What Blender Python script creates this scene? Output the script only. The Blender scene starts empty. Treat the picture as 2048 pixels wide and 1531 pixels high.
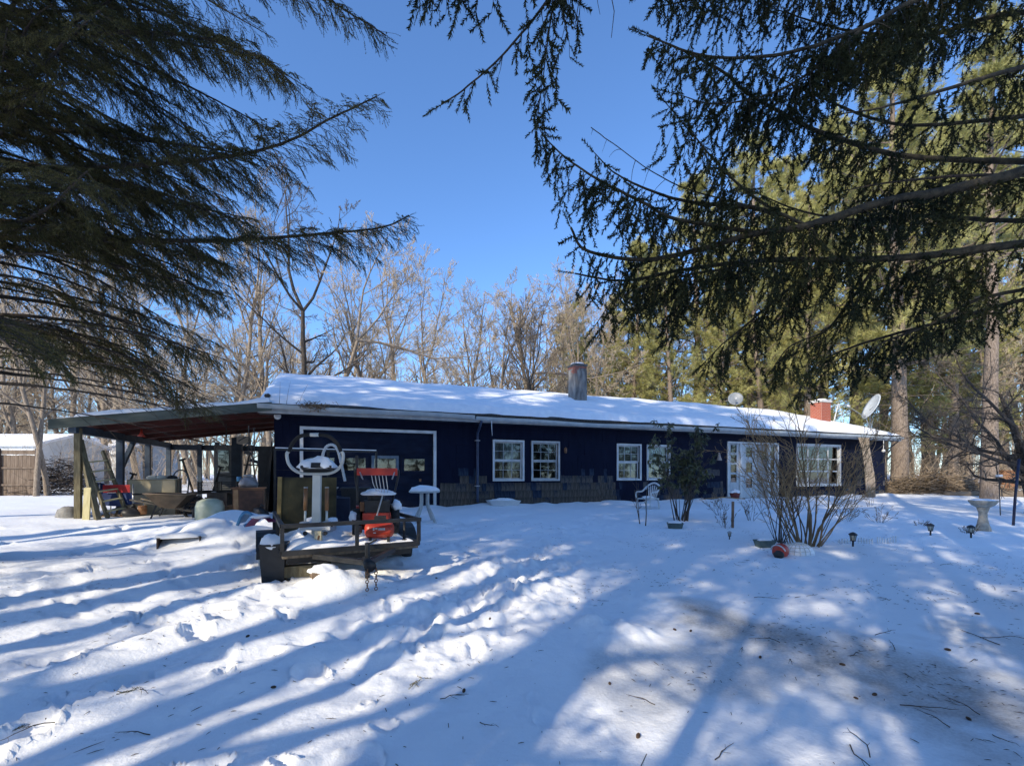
import bpy, math, random
import numpy as np
from mathutils import Vector, Matrix, Euler

# ------------------------------------------------------------------ camera, sky, sun, exposure
SC = bpy.context.scene
COL = SC.collection
F, CX, CY, EYE = 900.0, 1024.0, 948.0, 1.55          # focal length / principal column / horizon row in photo pixels, eye height
camd = bpy.data.cameras.new('camera'); cam = bpy.data.objects.new('camera', camd); COL.objects.link(cam)
cam.location = (0, 0, EYE); cam.rotation_euler = (math.radians(90), 0, 0)
camd.sensor_width = 36; camd.lens = 36 * F / 2048; camd.shift_y = (CY - 765.5) / 2048
camd.clip_start = 0.05; camd.clip_end = 2000
SC.camera = cam

SUN_EL = math.radians(29)
SX, SY = -0.5715, -0.8206                            # horizontal direction towards the sun
wd = bpy.data.worlds.new('World'); SC.world = wd; wd.use_nodes = True
nt = wd.node_tree; nt.nodes.clear()
sky = nt.nodes.new('ShaderNodeTexSky'); sky.sky_type = 'NISHITA'; sky.sun_disc = False
sky.sun_elevation = SUN_EL; sky.sun_rotation = math.atan2(SX, SY)
sky.air_density = 1.0; sky.dust_density = 0.25; sky.ozone_density = 8.0; sky.altitude = 100
bg = nt.nodes.new('ShaderNodeBackground'); bg.inputs[1].default_value = 0.15
wo = nt.nodes.new('ShaderNodeOutputWorld')
nt.links.new(sky.outputs[0], bg.inputs[0]); nt.links.new(bg.outputs[0], wo.inputs[0])
sl = bpy.data.lights.new('sun', 'SUN'); sl.energy = 2.8; sl.angle = math.radians(0.53); sl.color = (1, 0.88, 0.68)
so = bpy.data.objects.new('sun', sl); COL.objects.link(so); so.location = (-10, -14, 14)
so.rotation_euler = Vector((-SX * math.cos(SUN_EL), -SY * math.cos(SUN_EL), -math.sin(SUN_EL))).to_track_quat('-Z', 'Y').to_euler()
SC.view_settings.view_transform = 'Standard'; SC.view_settings.look = 'None'
SC.view_settings.exposure = 0.97; SC.view_settings.gamma = 1
SC.render.engine = 'CYCLES'
cy = SC.cycles
cy.use_denoising = True; cy.max_bounces = 7; cy.diffuse_bounces = 3; cy.glossy_bounces = 2; cy.transparent_max_bounces = 12
cy.transmission_bounces = 3; cy.use_adaptive_sampling = True; cy.adaptive_threshold = 0.015

# ------------------------------------------------------------------ helpers
RNG = np.random.default_rng(7)
random.seed(7)
PI = math.pi

def at(px, py, Y):
    return Vector(((px - CX) * Y / F, Y, EYE + (CY - py) * Y / F))

def perlin(x, y, seed=0):
    x = np.asarray(x, float); y = np.asarray(y, float)
    xi = np.floor(x).astype(np.int64); yi = np.floor(y).astype(np.int64)
    xf = x - xi; yf = y - yi
    def grad(ix, iy):
        h = (ix * 374761393 + iy * 668265263 + seed * 1442695041) & 0x7fffffff
        h = ((h ^ (h >> 13)) * 1274126177) & 0x7fffffff
        a = (h & 0xffff) / 65536.0 * 2 * np.pi
        return np.cos(a), np.sin(a)
    u = xf * xf * xf * (xf * (xf * 6 - 15) + 10); w = yf * yf * yf * (yf * (yf * 6 - 15) + 10)
    r = 0
    vals = []
    for dx in (0, 1):
        for dy in (0, 1):
            gx, gy = grad(xi + dx, yi + dy)
            vals.append(gx * (xf - dx) + gy * (yf - dy))
    a = vals[0] + (vals[2] - vals[0]) * u; b = vals[1] + (vals[3] - vals[1]) * u
    return (a + (b - a) * w) * 1.5

def fbm(x, y, seed=0, o=4):
    r = 0; a = 1.0
    for k in range(o):
        r = r + a * perlin(np.asarray(x) * 2 ** k, np.asarray(y) * 2 ** k, seed + k * 17); a *= .5
    return r

def sstep(a, b, x):
    t = np.clip((x - a) / (b - a), 0, 1); return t * t * (3 - 2 * t)

# --- materials
MATS = {}
def mat(name, c, c2=None, rough=0.7, metal=0.0, scale=8.0, bump=0.0, bscale=None, stretch=None, trans=0.0, spec=0.5, island=0.0, detail=5, emis=None, dist=0.3):
    """principled material; colour wanders between c and c2 with object-space noise"""
    if name in MATS: return MATS[name]
    m = bpy.data.materials.new(name); m.use_nodes = True; MATS[name] = m
    n = m.node_tree; b = n.nodes['Principled BSDF']
    b.inputs['Roughness'].default_value = rough; b.inputs['Metallic'].default_value = metal
    b.inputs['Specular IOR Level'].default_value = spec
    c2 = c2 or tuple(min(1, x * 1.35 + .004) for x in c)
    tc = n.nodes.new('ShaderNodeTexCoord'); mp = n.nodes.new('ShaderNodeMapping')
    if stretch: mp.inputs['Scale'].default_value = stretch
    n.links.new(tc.outputs['Object'], mp.inputs[0])
    nz = n.nodes.new('ShaderNodeTexNoise'); nz.inputs['Scale'].default_value = scale; nz.inputs['Detail'].default_value = detail
    nz.inputs['Distortion'].default_value = dist
    n.links.new(mp.outputs[0], nz.inputs['Vector'])
    rp = n.nodes.new('ShaderNodeValToRGB'); rp.color_ramp.elements[0].position = .36; rp.color_ramp.elements[1].position = .66
    rp.color_ramp.elements[0].color = (*c, 1); rp.color_ramp.elements[1].color = (*c2, 1)
    n.links.new(nz.outputs[0], rp.inputs[0])
    col = rp.outputs[0]
    if island:
        g = n.nodes.new('ShaderNodeNewGeometry'); hs = n.nodes.new('ShaderNodeHueSaturation')
        mr = n.nodes.new('ShaderNodeMapRange'); mr.inputs[3].default_value = 1 - island; mr.inputs[4].default_value = 1 + island
        n.links.new(g.outputs['Random Per Island'], mr.inputs[0]); n.links.new(mr.outputs[0], hs.inputs['Value'])
        n.links.new(col, hs.inputs['Color']); col = hs.outputs[0]
    n.links.new(col, b.inputs['Base Color'])
    if bump:
        nb = n.nodes.new('ShaderNodeTexNoise'); nb.inputs['Scale'].default_value = bscale or scale * 4; nb.inputs['Detail'].default_value = 6
        n.links.new(mp.outputs[0], nb.inputs['Vector'])
        bp = n.nodes.new('ShaderNodeBump'); bp.inputs['Strength'].default_value = min(1, bump); bp.inputs['Distance'].default_value = .02
        n.links.new(nb.outputs[0], bp.inputs['Height']); n.links.new(bp.outputs[0], b.inputs['Normal'])
    if trans:
        tr = n.nodes.new('ShaderNodeBsdfTranslucent'); mx = n.nodes.new('ShaderNodeMixShader'); mx.inputs[0].default_value = trans
        n.links.new(col, tr.inputs[0]); n.links.new(b.outputs[0], mx.inputs[1]); n.links.new(tr.outputs[0], mx.inputs[2])
        n.links.new(mx.outputs[0], n.nodes['Material Output'].inputs[0])
    return m

def glass_mat(name, tint=(.55, .62, .66), gl=1.0):
    if name in MATS: return MATS[name]
    m = bpy.data.materials.new(name); m.use_nodes = True; MATS[name] = m
    n = m.node_tree; n.nodes.remove(n.nodes['Principled BSDF'])
    fr = n.nodes.new('ShaderNodeFresnel'); fr.inputs[0].default_value = 1.55
    ad = n.nodes.new('ShaderNodeMath'); ad.operation = 'MULTIPLY_ADD'; ad.inputs[1].default_value = 1.6 * gl; ad.inputs[2].default_value = .03
    ad.use_clamp = True
    tr = n.nodes.new('ShaderNodeBsdfTransparent'); tr.inputs[0].default_value = (*tint, 1)
    go = n.nodes.new('ShaderNodeBsdfGlossy'); go.inputs['Roughness'].default_value = .03
    tc = n.nodes.new('ShaderNodeTexCoord'); nz = n.nodes.new('ShaderNodeTexNoise'); nz.inputs['Scale'].default_value = 3.0
    bp = n.nodes.new('ShaderNodeBump'); bp.inputs['Strength'].default_value = .06; bp.inputs['Distance'].default_value = .02
    n.links.new(tc.outputs['Object'], nz.inputs['Vector']); n.links.new(nz.outputs[0], bp.inputs['Height']); n.links.new(bp.outputs[0], go.inputs['Normal'])
    mx = n.nodes.new('ShaderNodeMixShader')
    n.links.new(fr.outputs[0], ad.inputs[0]); n.links.new(ad.outputs[0], mx.inputs[0]); n.links.new(tr.outputs[0], mx.inputs[1]); n.links.new(go.outputs[0], mx.inputs[2])
    n.links.new(mx.outputs[0], n.nodes['Material Output'].inputs[0])
    return m

def mesh_np(name, V, faces):
    """V (n,3); faces: list of int arrays (m,k)"""
    me = bpy.data.meshes.new(name)
    V = np.asarray(V, np.float32)
    me.vertices.add(len(V)); me.vertices.foreach_set('co', V.ravel())
    faces = [np.asarray(f, np.int32) for f in faces if len(f)]
    nl = sum(f.size for f in faces); npoly = sum(len(f) for f in faces)
    me.loops.add(nl); me.polygons.add(npoly)
    me.loops.foreach_set('vertex_index', np.concatenate([f.ravel() for f in faces]))
    tot = np.concatenate([np.full(len(f), f.shape[1], np.int32) for f in faces])
    st = np.concatenate([[0], np.cumsum(tot)[:-1]]).astype(np.int32)
    me.polygons.foreach_set('loop_start', st); me.polygons.foreach_set('loop_total', tot)
    me.update(calc_edges=True)
    return me

def setprops(o, label=None, cat=None, group=None, kind=None):
    if label: o['label'] = label
    if cat: o['category'] = cat
    if group: o['group'] = group
    if kind: o['kind'] = kind
    return o

def link(name, me, m=None, parent=None, smooth=False, **kw):
    o = bpy.data.objects.new(name, me); COL.objects.link(o)
    if m is not None and not me.materials: me.materials.append(m)
    if smooth: me.polygons.foreach_set('use_smooth', np.ones(len(me.polygons), bool))
    if parent: o.parent = parent
    return setprops(o, **kw)

def thing(name, label, cat, loc=(0, 0, 0), rz=0.0, group=None):
    o = bpy.data.objects.new(name, None); COL.objects.link(o)
    o.location = loc; o.rotation_euler = (0, 0, rz); o.empty_display_size = .2
    return setprops(o, label, cat, group)

def copy_tree(o, parent=None, label=None, **kw):
    c = o.copy(); COL.objects.link(c)
    if parent: c.parent = parent
    if label: c['label'] = label
    for k, v in kw.items(): setattr(c, k, v)
    for ch in o.children: copy_tree(ch, c)
    return c

class MB:
    def __init__(s): s.v = []; s.f = []
    def add(s, vs, fs):
        k = len(s.v); s.v += [tuple(p) for p in vs]; s.f += [tuple(i + k for i in f) for f in fs]; return s
    def box(s, x0, x1, y0, y1, z0, z1):
        vs = [(x0, y0, z0), (x1, y0, z0), (x1, y1, z0), (x0, y1, z0), (x0, y0, z1), (x1, y0, z1), (x1, y1, z1), (x0, y1, z1)]
        return s.add(vs, [(3, 2, 1, 0), (4, 5, 6, 7), (0, 1, 5, 4), (1, 2, 6, 5), (2, 3, 7, 6), (3, 0, 4, 7)])
    def obox(s, c, sz, e=(0, 0, 0)):
        M = Euler(e).to_matrix(); c = Vector(c); h = [x / 2 for x in sz]
        vs = [c + M @ Vector((a * h[0], b * h[1], d * h[2])) for d in (-1, 1) for a, b in ((-1, -1), (1, -1), (1, 1), (-1, 1))]
        return s.add(vs, [(3, 2, 1, 0), (4, 5, 6, 7), (0, 1, 5, 4), (1, 2, 6, 5), (2, 3, 7, 6), (3, 0, 4, 7)])
    def bar(s, p, q, w, h=None, up=(0, 0, 1)):
        """square bar from p to q"""
        h = h or w; p = Vector(p); q = Vector(q); d = (q - p).normalized(); u = Vector(up)
        if abs(d.dot(u)) > .98: u = Vector((0, 1, 0))
        a = d.cross(u).normalized(); b = a.cross(d)
        vs = [x + a * (i * w / 2) + b * (j * h / 2) for x in (p, q) for i, j in ((-1, -1), (1, -1), (1, 1), (-1, 1))]
        return s.add(vs, [(3, 2, 1, 0), (4, 5, 6, 7), (0, 1, 5, 4), (1, 2, 6, 5), (2, 3, 7, 6), (3, 0, 4, 7)])
    def tube(s, pts, r, n=8, closed=False):
        pts = [Vector(p) for p in pts]; m = len(pts)
        rs = r if isinstance(r, (list, tuple)) else [r] * m
        vs = []; a = None
        for i, p in enumerate(pts):
            d = (pts[(i + 1) % m] - pts[i - 1]) if (closed or 0 < i < m - 1) else (pts[1] - pts[0] if i == 0 else pts[-1] - pts[-2])
            d.normalize()
            if a is None: a = d.orthogonal().normalized()
            a = (a - d * a.dot(d)); a = a.normalized() if a.length > 1e-6 else d.orthogonal().normalized()
            b = d.cross(a)
            vs += [p + (a * math.cos(2 * PI * k / n) + b * math.sin(2 * PI * k / n)) * rs[i] for k in range(n)]
        fs = []
        for i in range(m if closed else m - 1):
            i2 = (i + 1) % m
            for k in range(n): fs.append((i * n + k, i * n + (k + 1) % n, i2 * n + (k + 1) % n, i2 * n + k))
        if not closed: fs += [tuple(range(n))[::-1], tuple((m - 1) * n + k for k in range(n))]
        return s.add(vs, fs)
    def lathe(s, prof, n=20, c=(0, 0, 0), M=None):
        vs = []; fs = []; c = Vector(c); M = M or Matrix.Identity(3)
        for r, z in prof:
            vs += [c + M @ Vector((r * math.cos(2 * PI * k / n), r * math.sin(2 * PI * k / n), z)) for k in range(n)]
        for i in range(len(prof) - 1):
            for k in range(n): fs.append((i * n + k, i * n + (k + 1) % n, (i + 1) * n + (k + 1) % n, (i + 1) * n + k))
        fs += [tuple(range(n))[::-1], tuple((len(prof) - 1) * n + k for k in range(n))]
        return s.add(vs, fs)
    def prism(s, poly, y0, y1):
        """polygon in xz extruded along y"""
        n = len(poly)
        vs = [(x, y0, z) for x, z in poly] + [(x, y1, z) for x, z in poly]
        fs = [tuple(range(n)), tuple(range(2 * n - 1, n - 1, -1))] + [(k, k + n, (k + 1) % n + n, (k + 1) % n) for k in range(n)]
        return s.add(vs, fs)
    def blob(s, c, r, seed=0, amp=.15, nu=18, nv=10, flat=None, fr=1.3):
        """noisy ellipsoid; flat clips the underside at that local height"""
        c = Vector(c); fs = []
        th, ph = np.meshgrid(np.pi * np.arange(nv + 1) / nv, 2 * np.pi * np.arange(nu) / nu, indexing='ij')
        dx = np.sin(th) * np.cos(ph); dy = np.sin(th) * np.sin(ph); dz = np.cos(th)
        k = 1 + amp * (perlin(dx * fr + seed * 3.1 + dz, dy * fr + 7.7 - dz * .6, seed) + .5 * perlin(dx * 2.7 * fr + seed, dy * 2.7 * fr + dz * 2, seed + 5))
        z = dz * r[2] * k
        if flat is not None: z = np.maximum(z, flat)
        vs = [tuple(q) for q in np.stack([c.x + dx * r[0] * k, c.y + dy * r[1] * k, c.z + z], -1).reshape(-1, 3)]
        for j in range(nv):
            for i in range(nu): fs.append((j * nu + i, (j + 1) * nu + i, (j + 1) * nu + (i + 1) % nu, j * nu + (i + 1) % nu))
        return s.add(vs, fs)
    def grid(s, fn, nu, nv):
        vs = [fn(i / nu, j / nv) for j in range(nv + 1) for i in range(nu + 1)]
        fs = [(j * (nu + 1) + i, j * (nu + 1) + i + 1, (j + 1) * (nu + 1) + i + 1, (j + 1) * (nu + 1) + i) for j in range(nv) for i in range(nu)]
        return s.add(vs, fs)
    def mesh(s, name):
        me = bpy.data.meshes.new(name); me.from_pydata(s.v, [], s.f); me.update(); return me
    def build(s, name, m, parent=None, smooth=False, **kw):
        return link(name, s.mesh(name), m, parent, smooth, **kw)

def arc(c, r, a0, a1, n, ax=(1, 0, 0), ay=(0, 0, 1)):
    c = Vector(c); ax = Vector(ax); ay = Vector(ay)
    return [c + ax * (r * math.cos(a0 + (a1 - a0) * k / n)) + ay * (r * math.sin(a0 + (a1 - a0) * k / n)) for k in range(n + 1)]

def spline(pts, n):
    """catmull-rom through pts, n samples per span"""
    P = [Vector(p) for p in pts]; P = [P[0] * 2 - P[1]] + P + [P[-1] * 2 - P[-2]]
    out = []
    for i in range(1, len(P) - 2):
        for k in range(n):
            t = k / n
            out.append(.5 * ((2 * P[i]) + (P[i + 1] - P[i - 1]) * t + (2 * P[i - 1] - 5 * P[i] + 4 * P[i + 1] - P[i + 2]) * t * t + (3 * P[i] - P[i - 1] - 3 * P[i + 1] + P[i + 2]) * t ** 3))
    return out + [P[-2]]

# --- house frame: x along the front wall to the right, y into the house
UX, UY = 0.930, 0.368
HA = (-6.45, 12.2); HZ = 0.55; HROT = math.atan2(UY, UX)
def house_tw(x, y):
    dx = x - HA[0]; dy = y - HA[1]
    return dx * UX + dy * UY, -dx * UY + dy * UX
def H(t, w, z=0.0):
    return Vector((HA[0] + UX * t - UY * w, HA[1] + UY * t + UX * w, HZ + z))

# --- ground height
def blobf(x, y, cx, cy, rx, ry, rot=0.0):
    c, s_ = math.cos(rot), math.sin(rot); dx = x - cx; dy = y - cy
    return np.exp(-(((dx * c + dy * s_) / rx) ** 2 + ((-dx * s_ + dy * c) / ry) ** 2))
def seg_d(x, y, ax, ay, bx, by):
    L2 = (bx - ax) ** 2 + (by - ay) ** 2
    t = np.clip(((x - ax) * (bx - ax) + (y - ay) * (by - ay)) / L2, 0, 1)
    return np.hypot(x - ax - t * (bx - ax), y - ay - t * (by - ay))
TRAIL = [(-.9, 4.2), (-.2, 5.0), (.35, 6.3), (.6, 8.0), (1.4, 10.2), (2.6, 12.4)]
PRINTS = []
_pr = random.Random(17)
def _walkprints(path, n, spread, d0):
    for k in range(n):
        s = k / max(1, n - 1) * (len(path) - 1); i = min(int(s), len(path) - 2); f = s - i
        (ax, ay), (bx, by) = path[i], path[i + 1]; L = math.hypot(bx - ax, by - ay); ux, uy = (bx - ax) / L, (by - ay) / L
        sd = (1 if k % 2 else -1) * .13 + _pr.gauss(0, spread)
        PRINTS.append((ax + (bx - ax) * f - uy * sd, ay + (by - ay) * f + ux * sd, math.atan2(uy, ux) + _pr.gauss(0, .2), d0 * _pr.uniform(.6, 1.15)))
_walkprints(TRAIL, 22, .06, .05); _walkprints(TRAIL[::-1], 20, .35, .045)
_walkprints([(-6.8, 5.2), (-4.5, 4.6), (-2.6, 4.9), (-.6, 6.4), (.4, 8.2)], 24, .08, .045)
_walkprints([(-4.4, 3.2), (-2.2, 3.6), (-.6, 4.6)], 12, .1, .04); _walkprints([(-7.5, 8.6), (-5.2, 6.6), (-3.4, 5.0)], 13, .1, .045)
def ground(x, y, fine=True):
    x = np.asarray(x, float); y = np.asarray(y, float)
    t, w = house_tw(x, y)
    z = HZ * np.clip(1 - (-w) / 12.0, 0, 1) - .04 * sstep(6, 14, -w)
    z = z + .03 * fbm(x * .25, y * .25, 3, 3) * sstep(2, 8, -w + 6)
    far = sstep(18, 40, w); z = z + far * .5
    # wind ripples running with the slope on the left
    rx = x * .57 + y * .82; ry = -x * .82 + y * .57
    left = sstep(1.2, -2.5, x - .1 * y) * sstep(.8, 1.6, -w)
    if fine:
        z = z + left * (.065 * fbm(rx * .4, ry * 1.1, 11, 3) + .022 * fbm(rx * 1.2, ry * 3.0, 12, 2))
        z = z + .03 * fbm(x * .55, y * .55, 15, 2) * sstep(12, 6, y)
        z = z + .018 * fbm(x * .9, y * .9, 5, 3)
        # trodden path
        d = np.full(x.shape, 9.0)
        for (a, b), (c, e) in zip(TRAIL[:-1], TRAIL[1:]): d = np.minimum(d, seg_d(x, y, a, b, c, e))
        tr = np.exp(-(d / .85) ** 2)
        lum = np.abs(fbm(x * 2.2, y * 2.2, 21, 3)); fin = fbm(x * 6, y * 6, 23, 2)
        z = z + tr * (-.03 + .085 * lum + .028 * fin)
        # scattered old footprints on the left
        fp = fbm(x * 1.9, y * 1.9, 31, 2)
        z = z - left * .07 * sstep(.5, .75, fp) + left * .03 * sstep(.45, .5, fp) * (1 - sstep(.5, .6, fp))
        # a second, thinner line of footprints out to the left
        d2 = np.minimum(seg_d(x, y, -3.2, 4.6, -.8, 6.3), seg_d(x, y, -6.5, 5.6, -3.2, 4.6))
        tr2 = np.exp(-(d2 / .45) ** 2)
        z = z + tr2 * (-.025 + .065 * np.abs(fbm(x * 2.6, y * 2.6, 41, 2)))
        # piled lumps in the middle
        for cx, cy_, r, h in ((1.0, 4.15, .3, .12), (.75, 4.35, .16, .08), (.35, 4.75, .25, .07), (.1, 5.4, .5, .09), (.95, 6.6, .5, .08), (-.15, 6.6, .6, .07), (1.5, 5.2, .35, .06)):
            z = z + h * blobf(x, y, cx, cy_, r, r * .8) * (1 + .5 * fin)
        # boot prints along the paths and a loose line across the left
        for fx, fy, fa, fd in PRINTS:
            near = (np.abs(x - fx) < .5) & (np.abs(y - fy) < .5)
            if not near.any(): continue
            dx = x[near] - fx; dy = y[near] - fy; c_, s_ = math.cos(fa), math.sin(fa)
            u = (dx * c_ + dy * s_) / .155; v = (-dx * s_ + dy * c_) / (.062 + .012 * (dx * c_ + dy * s_) / .155)
            q = np.sqrt(u * u + v * v)
            z[near] += -fd * (1 - sstep(.75, 1.1, q)) + fd * .45 * np.exp(-((q - 1.35) / .28) ** 2) * (.6 + .8 * perlin(dx * 9 + fx, dy * 9, 77))
    # humps beside things
    z = z + .2 * blobf(x, y, -2.02, 5.38, .5, .22, .45) * (1 + .25 * fbm(x * 2.5, y * 2.5, 19, 2))             # over the trailer tongue
    z = z + .1 * blobf(x, y, -2.98, 5.3, .32, .2, .3)
    z = z + .40 * blobf(x, y, -5.75, 9.15, .95, .55, .35) + .22 * blobf(x, y, -4.7, 7.9, .9, .5, .45)          # drifts in front of the carport
    z = z + .34 * blobf(x, y, -5.38, 7.82, .6, .30, .35)
    z = z + .12 * blobf(x, y, 9.6, 13.4, 2.2, .8, .4)
    z = z - .10 * blobf(x, y, -1.6, 6.7, 1.0, .5, .55)              # hollow under the trailer
    # drift along the wall
    nearw = np.exp(-((w + .25) / .5) ** 2) * sstep(.3, 1.5, t) * sstep(28, 26.5, t)
    z = z + nearw * (.05 + .09 * fbm(t * .9, w * .5, 51, 2))
    # bare under house and carport
    ins = sstep(-.05, .25, w) * sstep(8.2, 7.9, w) * sstep(-.1, .1, t) * sstep(26.7, 26.4, t)
    car = sstep(-.12, .2, w) * sstep(6.6, 6.0, w) * sstep(-4.45, -4.1, t) * sstep(.3, .1, t)
    z = z - .25 * np.maximum(ins, car)
    return z
def gz(x, y): return float(ground(np.array([float(x)]), np.array([float(y)]))[0])
def on(px, py, lift=0.0):
    """point of the ground seen at a photo pixel"""
    Y = 8.0
    for _ in range(22):
        X = (px - CX) * Y / F
        Yn = (EYE - gz(X, Y)) * F / max(py - CY, 4)
        Y += .6 * (Yn - Y)
    X = (px - CX) * Y / F
    return Vector((X, Y, gz(X, Y) + lift))
def onY(px, Y, lift=0.0):
    X = (px - CX) * Y / F; return Vector((X, Y, gz(X, Y) + lift))
# ------------------------------------------------------------------ ground
def snow_material():
    m = bpy.data.materials.new('snow'); m.use_nodes = True
    n = m.node_tree; b = n.nodes['Principled BSDF']
    tc = n.nodes.new('ShaderNodeTexCoord')
    at_ = n.nodes.new('ShaderNodeAttribute'); at_.attribute_name = 'ice'
    def noise(sc, det=5, rough=.6):
        q = n.nodes.new('ShaderNodeTexNoise'); q.inputs['Scale'].default_value = sc; q.inputs['Detail'].default_value = det; q.inputs['Roughness'].default_value = rough
        n.links.new(tc.outputs['Object'], q.inputs['Vector']); return q
    n1 = noise(1.7); n2 = noise(42, 3, .7); n3 = noise(160, 2)
    r1 = n.nodes.new('ShaderNodeValToRGB'); r1.color_ramp.elements[0].color = (.83, .85, .88, 1); r1.color_ramp.elements[1].color = (.93, .935, .94, 1)
    n.links.new(n1.outputs[0], r1.inputs[0])
    # grey refrozen ice with grit in it
    r2 = n.nodes.new('ShaderNodeValToRGB'); r2.color_ramp.elements[0].position = .3; r2.color_ramp.elements[1].position = .72
    r2.color_ramp.elements[0].color = (.24, .245, .255, 1); r2.color_ramp.elements[1].color = (.52, .53, .54, 1)
    n.links.new(n2.outputs[0], r2.inputs[0])
    mx = n.nodes.new('ShaderNodeMix'); mx.data_type = 'RGBA'
    n.links.new(at_.outputs['Fac'], mx.inputs[0]); n.links.new(r1.outputs[0], mx.inputs[6]); n.links.new(r2.outputs[0], mx.inputs[7])
    # fallen needles and crumbs: sparse dark specks
    vo = n.nodes.new('ShaderNodeTexVoronoi'); vo.inputs['Scale'].default_value = 26; vo.inputs['Randomness'].default_value = 1
    mpv = n.nodes.new('ShaderNodeMapping'); mpv.inputs['Scale'].default_value = (1, 1, .01); mpv.inputs['Rotation'].default_value = (0, 0, .6)
    n.links.new(tc.outputs['Object'], mpv.inputs[0]); n.links.new(mpv.outputs[0], vo.inputs['Vector'])
    le = n.nodes.new('ShaderNodeMath'); le.operation = 'LESS_THAN'; le.inputs[1].default_value = .085
    n.links.new(vo.outputs['Distance'], le.inputs[0])
    sp = n.nodes.new('ShaderNodeSeparateColor'); n.links.new(vo.outputs['Color'], sp.inputs[0])
    gt = n.nodes.new('ShaderNodeMath'); gt.operation = 'LESS_THAN'; gt.inputs[1].default_value = .1
    n.links.new(sp.outputs[0], gt.inputs[0])
    ml = n.nodes.new('ShaderNodeMath'); ml.operation = 'MULTIPLY'; n.links.new(le.outputs[0], ml.inputs[0]); n.links.new(gt.outputs[0], ml.inputs[1])
    mx2 = n.nodes.new('ShaderNodeMix'); mx2.data_type = 'RGBA'; mx2.inputs[7].default_value = (.1, .075, .05, 1)
    n.links.new(ml.outputs[0], mx2.inputs[0]); n.links.new(mx.outputs[2], mx2.inputs[6])
    n.links.new(mx2.outputs[2], b.inputs['Base Color'])
    mr = n.nodes.new('ShaderNodeMapRange'); mr.inputs[3].default_value = .72; mr.inputs[4].default_value = .3
    n.links.new(at_.outputs['Fac'], mr.inputs[0]); n.links.new(mr.outputs[0], b.inputs['Roughness'])
    b.inputs['Specular IOR Level'].default_value = .35
    n4 = noise(9, 5, .62)
    sm = n.nodes.new('ShaderNodeMath'); sm.operation = 'MULTIPLY_ADD'; sm.inputs[1].default_value = .1
    n.links.new(n2.outputs[0], sm.inputs[0]); n.links.new(n4.outputs[0], sm.inputs[2])
    sm2 = n.nodes.new('ShaderNodeMath'); sm2.operation = 'MULTIPLY_ADD'; sm2.inputs[1].default_value = .02
    n.links.new(n3.outputs[0], sm2.inputs[0]); n.links.new(sm.outputs[0], sm2.inputs[2])
    bp = n.nodes.new('ShaderNodeBump'); bp.inputs['Strength'].default_value = .4; bp.inputs['Distance'].default_value = .04
    n.links.new(sm2.outputs[0], bp.inputs['Height']); n.links.new(bp.outputs[0], b.inputs['Normal'])
    return m
SNOW = snow_material(); MATS['snow'] = SNOW
SNOWP = mat('packed_snow', (.84, .86, .89), (.93, .935, .94), rough=.7, scale=5, bump=.35, bscale=14, spec=.3)

def make_ground():
    a1 = np.linspace(math.radians(-72), math.radians(72), 450)
    a2 = np.linspace(math.radians(72), math.radians(288), 50)[1:-1]
    ang = np.concatenate([a1, a2]); na = len(ang)
    rad = np.concatenate([[.02, .5, 1.0], np.geomspace(1.8, 30, 310), np.geomspace(32, 900, 24)]); nr = len(rad)
    A, R = np.meshgrid(ang, rad)
    X = R * np.sin(A); Y = R * np.cos(A)
    Z = ground(X, Y)
    V = np.stack([X, Y, Z], -1).reshape(-1, 3)
    i = np.arange(nr - 1)[:, None]; j = np.arange(na)[None, :]; j2 = (j + 1) % na
    q = np.stack([(i * na + j), (i * na + j2), ((i + 1) * na + j2), ((i + 1) * na + j)], -1).reshape(-1, 4)[:, ::-1]
    me = mesh_np('ground', V, [q])
    # refrozen driveway: an uneven tongue of grey ice on the right
    d = seg_d(X, Y, 2.0, 4.9, 3.3, 3.15) / (.28 + .42 * sstep(5.2, 3.4, Y))
    ice = sstep(1.7, .2, d + .75 * fbm(X * 1.3, Y * 1.3, 61, 4)) * (.85 + .25 * fbm(X * 4, Y * 4, 63, 3))
    ice = np.clip(ice, 0, 1)
    d2 = np.minimum(seg_d(X, Y, 2.4, 3.9, 1.0, 3.4) / .5, seg_d(X, Y, 3.2, 3.2, 3.6, 2.2) / .5)
    ice = np.maximum(ice, .5 * sstep(1.3, .5, d2 + .6 * fbm(X * 1.6, Y * 1.6, 71, 4)))
    ice = np.maximum(ice, .42 * sstep(.8, .2, seg_d(X, Y, 4.2, 4.2, 6.2, 3.2) / .7 + .6 * fbm(X * 1.6, Y * 1.6, 75, 3)))
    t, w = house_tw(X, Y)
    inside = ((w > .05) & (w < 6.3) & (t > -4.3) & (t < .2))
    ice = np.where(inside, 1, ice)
    att = me.attributes.new('ice', 'FLOAT', 'POINT'); att.data.foreach_set('value', ice.astype(np.float32).ravel())
    link('snow_ground', me, SNOW, None, True, kind='structure')
make_ground()

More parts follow.
